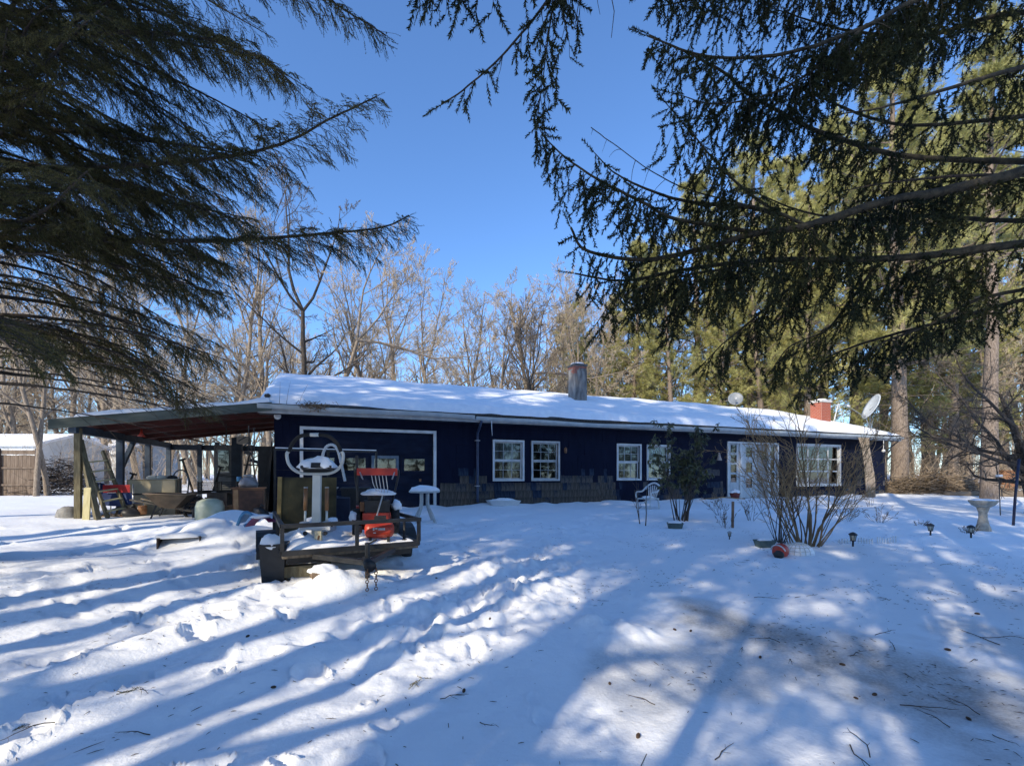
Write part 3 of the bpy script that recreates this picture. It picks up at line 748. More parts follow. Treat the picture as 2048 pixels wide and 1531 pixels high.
def beam(m, w, t0, t1, dz, h, th=.05):
    m.add([(t0, w - th, cz(t0) + dz), (t1, w - th, cz(t1) + dz), (t1, w, cz(t1) + dz), (t0, w, cz(t0) + dz), (t0, w - th, cz(t0) + dz - h), (t1, w - th, cz(t1) + dz - h), (t1, w, cz(t1) + dz - h), (t0, w, cz(t0) + dz - h)],
          [(0, 1, 2, 3), (7, 6, 5, 4), (0, 4, 5, 1), (1, 5, 6, 2), (2, 6, 7, 3), (3, 7, 4, 0)])
beam(m, CW0 + .015, -4.44, -.0, .02, .22); m.build('front_beam', M_beam, cp)
for w in (.9, 2.2, 3.5, 4.8): beam(MB_ := MB(), w, -4.3, -.05, -.055, .12); MB_.build('rafter', M_red, cp)
MB().box(-4.12, -3.98, CW0 + .03, CW1, cz(-4.2) - .3, cz(-4.2) - .11).build('side_beam', M_bpost, cp)
MB().box(-4.1, -.05, CW1 - .1, CW1 - .01, cz(-4.2) - .36, cz(-4.2) - .16).build('rear_beam', M_bpost, cp)
for i_, (t_, w_, s_, mm) in enumerate(((-4.02, -.28, .115, M_post), (-4.04, 2.0, .15, M_bpost), (-4.04, 4.0, .13, M_bpost), (-4.04, 5.95, .13, M_bpost), (-3.1, 5.98, .13, M_bpost), (-2.55, 5.98, .13, M_bpost), (-1.72, 4.9, .3, M_bpost))):
    MB().box(t_ - s_ / 2, t_ + s_ / 2, w_ - s_ / 2, w_ + s_ / 2, -.5, cz(t_) - .12 - (.18 if mm is M_bpost else .08)).build('post', mm, cp)
MB().bar((-4.04, 2.1, 1.2), (-4.04, 2.9, 2.0), .1).build('knee_brace', M_bpost, cp)
MB().box(-2.45, -1.9, 5.0, 5.06, .1, 2.05).build('grey_panel', mat('grey_panel', (.12, .13, .14), (.18, .185, .19), rough=.35), cp)
MB().box(-2.32, -1.99, 4.965, 4.998, 1.1, 1.85).build('panel_window', M_glass, cp); MB().box(-2.34, -1.97, 4.94, 4.999, 1.05, 1.098).build('panel_sill', M_white, cp)
MB().bar((-1.6, 5.4, 1.35), (-.1, 5.4, 1.35), .05).build('cross_rail', M_bpost, cp)
# tarp sagging beneath the ceiling
m = MB(); m.grid(lambda u, v: (-3.3 + 1.75 * u, 3.9 + .5 * v, 2.12 + .1 * math.cos(u * 5.5) - .16 * u * (1 - u) + .05 * v + .1 * u), 20, 5); m.build('tarp_strip', mat('pale_tarp', (.45, .42, .36), (.58, .54, .47)), cp, True)
m = MB(); m.box(-1.56, -1.2, 3.9, 4.3, 2.05, 2.3); m.build('storage_box', mat('carton_white', (.5, .48, .42), (.6, .57, .5)), cp)
# snow on the carport roof
def csn(u, v):
    t = -4.3 + 4.25 * u; w = CW0 - .045 + 6.05 * v * v
    e = min(1, u / .04 + .2) * (0.0 if v == 0 else 1.0) * min(1, (1 - v) / .05)
    k = float(fbm(np.array([t * .9]), np.array([w * .9]), 111, 3)[0])
    return (t, w, cz(t) + .024 + max(0.0, (.11 + .06 * k - .08 * (u < .08)) * math.sqrt(max(e, 0))))
MB().grid(csn, 70, 40).build('roof_snow', SNOWP, cp, True)
MB().box(-4.2, -.0, -.05, 6.2, -.32, -.09).build('dirt_floor', mat('litter_floor', (.035, .025, .018), (.12, .085, .055), rough=.95, scale=10, bump=.6), cp)
# ------------------------------------------------------------------ trees
def nrm(v): return v / np.maximum(np.linalg.norm(v, axis=-1, keepdims=True), 1e-9)
def tubes(P, R, S):
    """P (N,K,3), R (N,K): tapered tubes with S sides"""
    N, K, _ = P.shape
    T = np.empty_like(P); T[:, 1:-1] = P[:, 2:] - P[:, :-2]; T[:, 0] = P[:, 1] - P[:, 0]; T[:, -1] = P[:, -1] - P[:, -2]
    T = nrm(T)
    ref = np.where(np.abs(T[:, :1, 2:3]) > .8, np.array([1., 0, 0]), np.array([0, 0, 1.]))
    A = nrm(np.cross(T, np.broadcast_to(ref, T.shape))); B = np.cross(T, A)
    th = np.arange(S) * 2 * np.pi / S
    V = P[:, :, None] + R[:, :, None, None] * (A[:, :, None] * np.cos(th)[:, None] + B[:, :, None] * np.sin(th)[:, None])
    V = V.reshape(-1, 3)
    n = np.arange(N)[:, None, None]; k = np.arange(K - 1)[None, :, None]; s = np.arange(S)[None, None, :]
    b = n * K * S
    q = np.stack([b + k * S + s, b + k * S + (s + 1) % S, b + (k + 1) * S + (s + 1) % S, b + (k + 1) * S + s], -1).reshape(-1, 4)
    return V, q
class Acc:
    def __init__(s): s.V = []; s.Q = []; s.T = []; s.n = 0
    def quads(s, V, q): s.V.append(V); s.Q.append(q + s.n); s.n += len(V)
    def tris(s, V, t): s.V.append(V); s.T.append(t + s.n); s.n += len(V)
    def mesh(s, name): return mesh_np(name, np.concatenate(s.V), ([np.concatenate(s.Q)] if s.Q else []) + ([np.concatenate(s.T)] if s.T else []))
    def count(s): return sum(len(t) for t in s.T) + 2 * sum(len(q) for q in s.Q)
def polyat(P, idx, f):
    """points and tangents of polylines P[idx] at fraction f"""
    K = P.shape[1]; x = f * (K - 1); i = np.minimum(x.astype(int), K - 2); u = (x - i)[:, None]
    a = P[idx, i]; b = P[idx, i + 1]
    return a + (b - a) * u, nrm(b - a)
def grow(P, R, L, n, fr, ang, ratio, K, rng, wig=.12, up=.0, rfac=.6, taper=.25, lmin=0.0, tipw=.55):
    """n children on each parent polyline"""
    N = len(P); idx = np.repeat(np.arange(N), n)
    f = np.tile((np.arange(n) + .5) / n, N) + rng.uniform(-.5, .5, N * n) / n
    f = fr[0] + (fr[1] - fr[0]) * np.clip(f, 0, 1)
    o, t = polyat(P, idx, f)
    r0 = (R[idx, 0] + (R[idx, -1] - R[idx, 0]) * f) * rfac
    a = rng.uniform(ang[0], ang[1], N * n)[:, None]
    rv = rng.normal(size=(N * n, 3)); side = nrm(rv - t * (rv * t).sum(-1, keepdims=True))
    d = nrm(t * np.cos(a) + side * np.sin(a))
    ln = L[idx] * ratio * (1 - tipw * f) * rng.uniform(.65, 1.2, N * n)
    return walk(o, d, ln, K, rng, wig, up), r0[:, None] * np.linspace(1, taper, K)[None], ln
def walk(o, d, ln, K, rng, wig, up):
    pts = [o]; st = ln[:, None] / (K - 1)
    for k in range(K - 1):
        d = nrm(d + rng.normal(size=d.shape) * wig + np.array([0, 0, up]))
        pts.append(pts[-1] + d * st)
    return np.stack(pts, 1)

M_bark = mat('grey_brown_bark', (.17, .135, .1), (.32, .26, .2), rough=.95, scale=9, bump=.8, bscale=25, stretch=(3, 3, .8))
M_barkd = mat('dark_bark', (.035, .028, .022), (.085, .068, .053), rough=.95, scale=9, bump=.8, bscale=25, stretch=(3, 3, .8))
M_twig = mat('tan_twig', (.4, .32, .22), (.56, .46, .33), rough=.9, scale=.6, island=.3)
M_twigd = mat('brown_twig', (.085, .065, .05), (.17, .135, .1), rough=.9, scale=.6, island=.3)
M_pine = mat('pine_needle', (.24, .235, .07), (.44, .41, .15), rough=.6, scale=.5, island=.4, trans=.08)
M_pineb = mat('pine_bark', (.14, .105, .08), (.27, .215, .17), rough=.95, scale=10, bump=.9, bscale=18, stretch=(3, 3, .7))
M_spruce = mat('spruce_needle', (.014, .022, .012), (.05, .056, .022), rough=.7, scale=1.2, island=.45, trans=.1, spec=.2)
M_hem = mat('hemlock_needle', (.04, .046, .018), (.15, .13, .05), rough=.7, scale=1.0, island=.45, trans=.12, spec=.2)

def bare_proto(seed, h, r, fork=True, spread=1.0, n=(8, 6, 6, 5), lean=0.0, up=.05, wig=.1, first=.3):
    rng = np.random.default_rng(seed)
    d0 = nrm(np.array([[lean, 0, 1.]]))
    P0 = walk(np.array([[0, 0, -.4]]), d0, np.array([h * (.62 if fork else .9)]), 9, rng, .05, .04)
    R0 = r * np.linspace(1.15, .5, 9)[None]; L0 = np.array([h * .75])
    w = Acc(); tw = Acc(); w.quads(*tubes(P0, R0, 9))
    if fork:
        o, t = P0[:, -1], nrm(P0[:, -1] - P0[:, -2])
        o = np.repeat(o, 3, 0); d = nrm(np.repeat(t, 3, 0) + rng.normal(size=(3, 3)) * .4 * spread)
        PF = walk(o, d, np.array([h * .5, h * .45, h * .4]), 8, rng, wig, .06); RF = r * .5 * np.array([1, .85, .75])[:, None] * np.linspace(1, .18, 8)[None]
        w.quads(*tubes(PF, RF, 7))
    P1, R1, L1 = grow(P0, R0, L0, n[0], (first, .98), (.5, 1.1 * spread), .55, 8, rng, wig, up, .55)
    if fork:
        P1b, R1b, L1b = grow(PF, RF, np.full(3, h * .5), n[0] // 2 + 1, (.15, .98), (.4, .95), .6, 8, rng, wig, up, .6)
        P1 = np.concatenate([P1, P1b]); R1 = np.concatenate([R1, R1b]); L1 = np.concatenate([L1, L1b])
    w.quads(*tubes(P1, R1, 6))
    P2, R2, L2 = grow(P1, R1, L1, n[1], (.2, 1), (.4, .95), .5, 6, rng, wig * 1.2, up, .62, .3)
    R2 = np.maximum(R2, .007)
    w.quads(*tubes(P2, R2, 4))
    P3, R3, L3 = grow(P2, R2, L2, n[2], (.15, 1), (.4, .9), .55, 4, rng, wig * 1.3, up * 1.2, .62, .4)
    R3 = np.maximum(R3, .0065); tw.quads(*tubes(P3, R3, 3))
    P4, R4, L4 = grow(P3, R3, L3, n[3], (.1, 1), (.35, .9), .6, 3, rng, wig * 1.3, up * 1.2, .7, .5)
    R4 = np.maximum(R4, .0055); tw.quads(*tubes(P4, R4, 3))
    return w.mesh('branches'), tw.mesh('twigs')

def put_tree(name, label, protos, loc, rz, s, group=None, mats=(M_bark, M_twig), names=('trunk', 'crown'), tilt=(0, 0)):
    o = thing(name, label, 'tree', loc, rz, group); o.scale = (s, s, s) if not isinstance(s, tuple) else s
    o.rotation_euler = (tilt[0], tilt[1], rz)
    for nm_, me, mm in zip(names, protos, mats):
        c = bpy.data.objects.new(nm_, me); COL.objects.link(c); c.parent = o
        if not me.materials: me.materials.append(mm)
        if c.material_slots and me.materials[0] != mm: c.material_slots[0].link = 'OBJECT'; c.material_slots[0].material = mm
        if len(me.polygons) < 400000 and nm_ == 'trunk': me.polygons.foreach_set('use_smooth', np.ones(len(me.polygons), bool))
    return o

bares = [bare_proto(100 + k, 12, .135, fork=k != 2, spread=(1.0, 1.25, .8, 1.1, .9)[k], n=((9, 7, 6, 5), (9, 7, 6, 5), (12, 7, 6, 4), (8, 7, 6, 5), (9, 7, 6, 5))[k], lean=(0, .1, 0, .3, -.1)[k], first=(.4, .3, .35, .35, .45)[k]) for k in range(5)]
# --- the bare trees behind the house: (photo column, depth, scale, prototype, spin, what sets it apart)
BT = [
 (1056, 24.5, 0.84, 0, .4, 'dark trunked bare tree behind the roof left of the grey chimney', 1),
 (1078, 25.5, 0.79, 4, 2.1, 'slim dark bare tree just left of the grey chimney', 1),
 (585, 26.0, 1.45, 1, 0.2, 'tall bare tree rising behind the left end of the snowy roof', 1),
 (622, 27.5, 1.35, 3, 0.0, 'bare tree leaning right behind the left part of the roof', 0),
 (545, 30, 1.40, 2, 1.2, 'straight slim bare tree behind the junction of carport and roof', 0),
 (742, 30, 1.10, 2, 3.0, 'pale slim bare tree above the garage door part of the roof', 0),
 (830, 28, 1.01, 3, 2.9, 'crooked bare tree leaning left over the middle of the roof', 0),
 (880, 31, 1.17, 1, 4.0, 'wide crowned bare tree against the sky at mid roof', 0),
 (985, 27, 0.96, 4, 5.1, 'light brown bare tree with upright twigs left of the twin dark trunks', 0),
 (955, 33, 1.19, 0, 1.0, 'tall pale bare tree against the blue sky gap', 0),
 (1130, 29, 0.99, 1, 2.2, 'tan bare tree directly behind the grey chimney', 0),
 (1195, 30, 1.03, 0, 3.3, 'tan bare tree just right of the grey chimney', 0),
 (690, 34, 1.29, 4, 4.4, 'tall thin bare tree seen over the garage roof', 0),
 (470, 31, 1.50, 0, 5.5, 'tall bare tree above the carport roof near the house', 0),
 (400, 29, 1.35, 3, 3.6, 'leaning bare tree seen over the middle of the carport', 0),
 (330, 33, 1.50, 1, 1.5, 'bare tree behind the grey panel of the carport', 0),
 (240, 30, 1.40, 4, 2.6, 'bare tree seen over the outer end of the carport', 0),
 (150, 35, 1.50, 2, .9, 'bare tree beyond the outer carport post', 0),
 (30, 32, 1.40, 0, 2.2, 'bare tree behind the wooden fence at the left edge', 0),
 (1340, 33, 1.25, 3, 1.9, 'bare tree between the pines left of the small roof dish', 0),
 (1880, 34, 1.30, 1, .5, 'bare tree in the open wood right of the house', 0),
 (1935, 30, 1.10, 4, 3.9, 'thin bare tree left of the grey trunk behind the birdbath', 0),
 (1850, 40, 1.50, 0, 4.2, 'distant bare tree over the brush pile', 0),
 (2040, 33, 1.40, 2, 2.0, 'bare tree at the right edge behind the spreading tree', 0)]
for px, Y, s, k, rz, lab, dk in BT:
    p = onY(px, Y)
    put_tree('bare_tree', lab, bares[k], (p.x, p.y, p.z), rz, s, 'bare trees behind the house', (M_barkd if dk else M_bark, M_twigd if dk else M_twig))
rb = random.Random(12)
for k in range(64):
    px = -150 + 2400 * (k + rb.random()) / 64; Y = rb.uniform(33, 54); p = onY(px, Y)
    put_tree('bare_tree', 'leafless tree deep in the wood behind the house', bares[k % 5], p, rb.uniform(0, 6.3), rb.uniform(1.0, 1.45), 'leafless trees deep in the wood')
for k in range(44):
    px = rb.uniform(-260, 620) if k < 30 else rb.uniform(880, 1320); Y = rb.uniform(31, 46); p = onY(px, Y)
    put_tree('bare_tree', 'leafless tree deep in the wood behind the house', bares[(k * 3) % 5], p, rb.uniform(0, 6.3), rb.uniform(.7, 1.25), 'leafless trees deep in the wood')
# slim pair by the fence
pr = bare_proto(131, 11, .1, fork=False, n=(10, 6, 5, 4), first=.35)
for px, Y, rz, lab in ((72, 20.5, 0.3, 'slim tree with lit bark in front of the fence end'), (96, 21, 2.3, 'slim darker tree just right of the fence end')):
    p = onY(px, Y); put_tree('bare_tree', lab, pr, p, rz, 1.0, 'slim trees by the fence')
# spreading old fruit tree at the right edge
def fruit_tree():
    rng = np.random.default_rng(77); w = Acc(); tw = Acc()
    P0 = np.array([[[0, 0, -.3], [-.02, 0, .5], [-.12, .05, 1.1], [-.2, .05, 1.6], [-.42, .05, 2.3], [-.75, 0, 3.1], [-.95, .1, 3.9]]]); R0 = np.array([[.2, .17, .15, .12, .09, .07, .04]])
    B1 = [np.array([[-.15, 0, 1.35], [-.6, -.05, 1.62], [-1.2, -.1, 1.72], [-1.9, -.1, 2.0], [-2.6, -.15, 2.35], [-3.3, -.1, 2.5], [-3.9, 0, 2.9]]),
          np.array([[-.2, .02, 1.7], [-.7, .3, 1.95], [-1.3, .4, 2.1], [-2.0, .5, 2.6], [-2.7, .6, 2.9], [-3.2, .6, 3.4], [-3.6, .6, 3.9]]),
          np.array([[-.1, 0, 1.3], [.3, -.2, 1.8], [.7, -.3, 2.4], [1.1, -.4, 3.1], [1.3, -.5, 3.8], [1.6, -.5, 4.4], [1.7, -.6, 5.0]]),
          np.array([[-.42, .05, 2.3], [-.9, -.3, 2.8], [-1.5, -.5, 3.1], [-2.1, -.6, 3.6], [-2.7, -.8, 3.9], [-3.1, -.8, 4.4], [-3.4, -.9, 4.9]]),
          np.array([[-.05, 0, .9], [-.25, .4, 1.6], [-.3, .8, 2.4], [-.6, 1.2, 3.2], [-.8, 1.5, 4.0], [-1.2, 1.7, 4.6], [-1.5, 1.9, 5.2]])]
    P1 = np.stack(B1); R1 = np.array([.085, .07, .085, .06, .07])[:, None] * np.linspace(1, .25, 7)[None]; L1 = np.full(5, 4.0)
    PA = np.concatenate([P0, P1]); RA = np.concatenate([R0, R1]); LA = np.concatenate([[4.5], L1])
    w.quads(*tubes(PA, RA, 8))
    P2, R2, L2 = grow(PA, RA, LA, 16, (.25, 1), (.5, 1.2), .42, 6, rng, .25, .03, .5, .3); w.quads(*tubes(P2, np.maximum(R2, .008), 4))
    P3, R3, L3 = grow(P2, R2, L2, 9, (.15, 1), (.5, 1.2), .5, 4, rng, .3, .03, .55, .4); tw.quads(*tubes(P3, np.maximum(R3, .005), 3))
    P4, R4, L4 = grow(P3, R3, L3, 7, (.1, 1), (.4, 1.2), .6, 3, rng, .3, .05, .6, .5); tw.quads(*tubes(P4, np.maximum(R4, .004), 3))
    return w.mesh('trunk'), tw.mesh('twigs')
p = onY(2066, 14.5)
put_tree('fruit_tree', 'dark spreading leafless tree with tangled twigs at the right edge', fruit_tree(), p, 0, 1.0, None, (M_barkd, M_twigd))

# --- white pines
def tuft_proto(n, ln, wd, rng, cone=.9):
    V = []; T = []
    for k in range(n):
        a = rng.uniform(0, 2 * np.pi); th = abs(rng.normal(0, cone))
        d = np.array([np.sin(th) * np.cos(a), np.sin(th) * np.sin(a), np.cos(th)])
        s = nrm(np.cross(d, rng.normal(size=3))) * wd; l = ln * rng.uniform(.7, 1.15); b = len(V)
        V += [d * l * .08 - s, d * l * .08 + s, d * l]; T.append((b, b + 1, b + 2))
    return np.array(V), np.array(T)
def place(protos, pos, dirs, scale, rng, acc):
    """stamp random prototypes (z axis along dirs) at pos"""
    which = rng.integers(len(protos), size=len(pos))
    d = nrm(dirs); a = nrm(np.cross(d, rng.normal(size=d.shape))); b = np.cross(d, a)
    for k, (V, T) in enumerate(protos):
        s = which == k; n = s.sum()
        if not n: continue
        sc = scale[s][:, None, None]
        W = pos[s][:, None] + sc * (V[None, :, 0:1] * a[s][:, None] + V[None, :, 1:2] * b[s][:, None] + V[None, :, 2:3] * d[s][:, None])
        acc.tris(W.reshape(-1, 3), (T[None] + (np.arange(n) * len(V))[:, None, None]).reshape(-1, 3))
def pine_proto(seed, h, r, base, wid, whorls=18, nb=5, tn=11, dens=1.0, tl=.3):
    rng = np.random.default_rng(seed); w = Acc(); f = Acc()
    P0 = walk(np.array([[0, 0, -.4]]), np.array([[0, 0, 1.]]), np.array([h + .4]), 14, rng, .02, .04); R0 = r * np.linspace(1.1, .08, 14)[None] ** .9
    w.quads(*tubes(P0, R0, 9))
    zf = np.linspace(base / h, .97, whorls); idx = np.repeat(zf, nb) + rng.uniform(-.012, .012, whorls * nb); N = len(idx)
    o, t = polyat(P0, np.zeros(N, int), idx)
    u = (idx - base / h) / (1 - base / h)
    ln = wid * (1.0 - .8 * np.clip(u, 0, 1) ** 1.5) * (.65 + .35 * np.minimum(1, u * 5)) * rng.uniform(.5, 1.2, N)
    a = rng.uniform(0, 2 * np.pi, N); el = .05 + .55 * np.clip(u, 0, 1)
    d = np.stack([np.cos(a) * np.cos(el), np.sin(a) * np.cos(el), np.sin(el)], -1)
    P1 = walk(o, d, ln, 7, rng, .09, .035); R1 = (.012 + .012 * ln)[:, None] * np.linspace(1, .25, 7)[None]
    w.quads(*tubes(P1, R1, 4))
    # dead stubs below the crown
    n0 = 16; ids = rng.uniform(.08, base / h, n0); o0, _ = polyat(P0, np.zeros(n0, int), ids); a0 = rng.uniform(0, 6.28, n0)
    Pd = walk(o0, np.stack([np.cos(a0), np.sin(a0), rng.normal(0, .15, n0)], -1), rng.uniform(.6, 2.4, n0), 5, rng, .12, -.02); w.quads(*tubes(Pd, np.full((n0, 1), .02) * np.linspace(1, .3, 5)[None], 3))
    P2, R2, L2 = grow(P1, R1, ln, 7, (.3, 1), (.4, .95), .42, 4, rng, .12, .04, .5, .4)
    w.quads(*tubes(P2, np.maximum(R2, .006), 3))
    protos = [tuft_proto(tn, tl, .011, rng) for _ in range(6)]
    m = int(7 * dens)
    ii = np.repeat(np.arange(len(P2)), m); ff = rng.uniform(.2, 1, len(ii)); pos, tg = polyat(P2, ii, ff)
    pos = pos + rng.normal(0, .09, pos.shape)
    dr = nrm(tg + rng.normal(0, .45, tg.shape) + np.array([0, 0, .35]))
    place(protos, pos, dr, rng.uniform(.7, 1.3, len(pos)), rng, f)
    return w.mesh('trunk'), f.mesh('needles')
pines = [pine_proto(201, 24, .36, 7.0, 4.8, 20, 5, dens=1.6, tl=.36), pine_proto(202, 24, .33, 4.0, 4.4, 22, 5, dens=1.6, tl=.36), pine_proto(203, 22, .3, 8.5, 4.2, 15, 5, dens=1.5, tl=.36)]
PT = [
 (1797, 25.0, 1.08, 0, .3, 'thick trunked pine right behind the house end'),
 (1978, 20.5, 1.0, 2, 1.4, 'pine with bare grey trunk behind the birdbath'),
 (1395, 34, 1.0, 1, 2.0, 'pine with yellow green crown left of the small roof dish'),
 (1300, 37, .82, 0, 3.1, 'shorter pine standing between the grey chimney and the small dish'),
 (1495, 33, 1.05, 0, 4.0, 'pine directly behind the small roof dish'),
 (1560, 38, 1.12, 1, 5.2, 'sunlit pine between the small dish and the red chimney'),
 (1640, 32, 1.1, 1, .9, 'tall pine behind the red brick chimney'),
 (1715, 35, 1.2, 2, 2.7, 'tall open crowned pine between red chimney and large dish'),
 (1860, 33, 1.18, 1, 3.7, 'dense sunlit pine above the brush pile'),
 (1930, 38, 1.3, 0, 1.1, 'very tall pine at upper right behind the spruce boughs'),
 (2060, 31, 1.15, 1, 4.5, 'pine crown cut by the right edge'),
 (1215, 42, .72, 1, .2, 'low rounded pine at the right side of the sky gap'),
 (1130, 40, .62, 0, 2.9, 'small pine top behind the twin dark trunks'),
 (1440, 44, 1.05, 2, 1.7, 'thin crowned far pine above the middle right roof'),
 (1590, 46, 1.2, 0, 3.0, 'far pine above the front door'),
 (1760, 47, 1.35, 1, 5.9, 'far pine behind the large dish')]
PT += [(1260, 34, .78, 1, 1.2, 'low dense pine just right of the grey chimney'), (1345, 30, .66, 1, 2.5, 'low young pine left of the small dish'), (1430, 29.5, .62, 1, .7, 'young pine close behind the roof left of the small dish'),
 (1530, 29, .7, 1, 3.6, 'young pine close behind the roof right of the small dish'), (1905, 30, .85, 1, 5.0, 'half grown pine over the brush pile'),
 (2010, 40, 1.35, 1, 3.0, 'broad tall pine near the right edge'), (1170, 36, .62, 1, 4.1, 'low pine close to the grey chimney'), (1615, 29, .75, 1, 4.9, 'half grown pine left of the red chimney')]
for px, Y, s, k, rz, lab in PT:
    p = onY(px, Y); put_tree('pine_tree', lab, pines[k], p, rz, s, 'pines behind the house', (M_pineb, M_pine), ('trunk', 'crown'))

# --- trees behind the camera: they throw the long trunk shadows on the lawn and shade the house
shade = pine_proto(210, 19, .24, 8.2, 3.4, 17, 5, 13, .75, .3)
ordn = ['first', 'second', 'third', 'fourth', 'fifth', 'sixth', 'seventh', 'eighth', 'ninth', 'tenth', 'eleventh', 'twelfth', 'thirteenth', 'fourteenth', 'fifteenth', 'sixteenth', 'seventeenth', 'eighteenth', 'nineteenth', 'twentieth']
shade2 = pine_proto(211, 19, .24, 8.2, 3.7, 12, 4, 11, .6, .3)
def back_tree(off, back, s, lab, rz, pr=None):
    """off: metres across the sun's direction from the main trunk shadow; back: metres towards the sun"""
    pr = pr or (shade2 if off > .2 else shade)
    x = -.76 + SX * back - SY * off; y = 2.4 + SY * back + SX * off
    put_tree('pine_tree', lab, pr, (x, y, -.05), rz, s, 'trees behind the viewer', (M_pineb, M_spruce), ('trunk', 'crown'))
ROW1 = [(0, 8.6), (-1.45, 9.4), (-3.6, 9.0), (-5.2, 10.4), (-9.6, 10.0), (-14, 10), (3.3, 9.8), (6.0, 9.0), (8.6, 10.5), (11.5, 9.5)]
ROW2 = [(-2.3, 12.5), (-4.4, 13.4), (-10.2, 13.5), (.4, 13), (2.6, 13.5), (6.2, 13.4)]
for k, (o_, d_) in enumerate(ROW1): back_tree(o_, d_, 1.0 + .05 * math.sin(k * 2.3), 'tall bare stemmed pine behind the viewer, ' + ordn[k] + ' of the near row', k * 1.7)
for k, (o_, d_) in enumerate(ROW2): back_tree(o_, d_, 1.28 + .06 * math.sin(k * 1.3), 'very tall pine behind the viewer, ' + ordn[k] + ' of the rear row', k * 2.1 + .5)

for k, (o_, d_, s_) in enumerate(((2.6, 5.8, .5), (5.0, 6.6, .56), (7.4, 6.0, .5), (9.6, 7.5, .6), (1.25, 6.4, .46))):
    back_tree(o_, d_, s_, 'young low crowned conifer behind the viewer, ' + ordn[k] + ' towards the right', k * 1.1 + .2)
for k, (o_, d_, s_) in enumerate(((-.8, 10.2, 1.25), (-4.4, 9.6, 1.3), (-8.0, 10.8, 1.2), (1.0, 8.8, 1.1))):
    x = -.76 + SX * d_ - SY * o_; y = 2.4 + SY * d_ + SX * o_
    put_tree('bare_tree', 'leafless tree behind the viewer, ' + ordn[k] + ' in the near row', bares[(k * 2) % 5], (x, y, -.05), k * 1.4, s_, 'trees behind the viewer', (M_barkd, M_twigd))
rb = random.Random(21)
for k in range(40):  # unseen treeline, added to darken window reflections and cut sky fill
    a_ = math.radians(100 + 160 * (k + rb.random() * .8) / 40); r_ = rb.uniform(40, 52)
    put_tree('pine_tree', 'unseen pine, added to dim reflections and skylight, in the distant treeline behind the viewer', pines[k % 3], (r_ * math.sin(a_), r_ * math.cos(a_), -.2), rb.uniform(0, 6), rb.uniform(.55, .72), 'distant treeline behind the viewer', (M_pineb, M_spruce), ('trunk', 'crown'))
# --- near conifers: boughs with needle shoots
def shoot_proto(n, ln, nl, nw, rng, flat=0.0):
    """a short leafy shoot along +z; flat presses the needles into one plane"""
    V = []; T = []
    for k in range(n):
        z = ln * (.04 + .96 * k / n); a = rng.uniform(0, 2 * np.pi)
        rad = np.array([np.cos(a), np.sin(a) * (1 - flat), 0]); rad = rad / np.linalg.norm(rad)
        l = nl * rng.uniform(.8, 1.2) * (1.0 if k < n * .85 else .8)
        d = nrm(rad * .8 + np.array([0, 0, .62])) * l
        s = nrm(np.cross(d, np.array([rng.normal(), rng.normal(), rng.normal()]))) * nw; b = len(V); c = np.array([0, 0, z])
        V += [c - s, c + s, c + d]; T.append((b, b + 1, b + 2))
    b = len(V); q = .0022
    V += [np.array([q, 0, 0]), np.array([-q * .5, q * .87, 0]), np.array([-q * .5, -q * .87, 0]), np.array([0, 0, ln])]
    T += [(b, b + 1, b + 3), (b + 1, b + 2, b + 3), (b + 2, b, b + 3)]
    return np.array(V), np.array(T)
_r = np.random.default_rng(9)
SPR = [shoot_proto(46, .15, .024, .0045, _r) for _ in range(5)]
HEM = [shoot_proto(18, .09, .014, .0033, _r, .6) for _ in range(5)]

def resample(pts, step):
    P = np.array([tuple(p) for p in pts]); d = np.linalg.norm(np.diff(P, axis=0), axis=1); s = np.concatenate([[0], np.cumsum(d)])
    n = max(4, int(s[-1] / step)); q = np.linspace(0, s[-1], n)
    return np.stack([np.interp(q, s, P[:, k]) for k in range(3)], -1), s[-1]

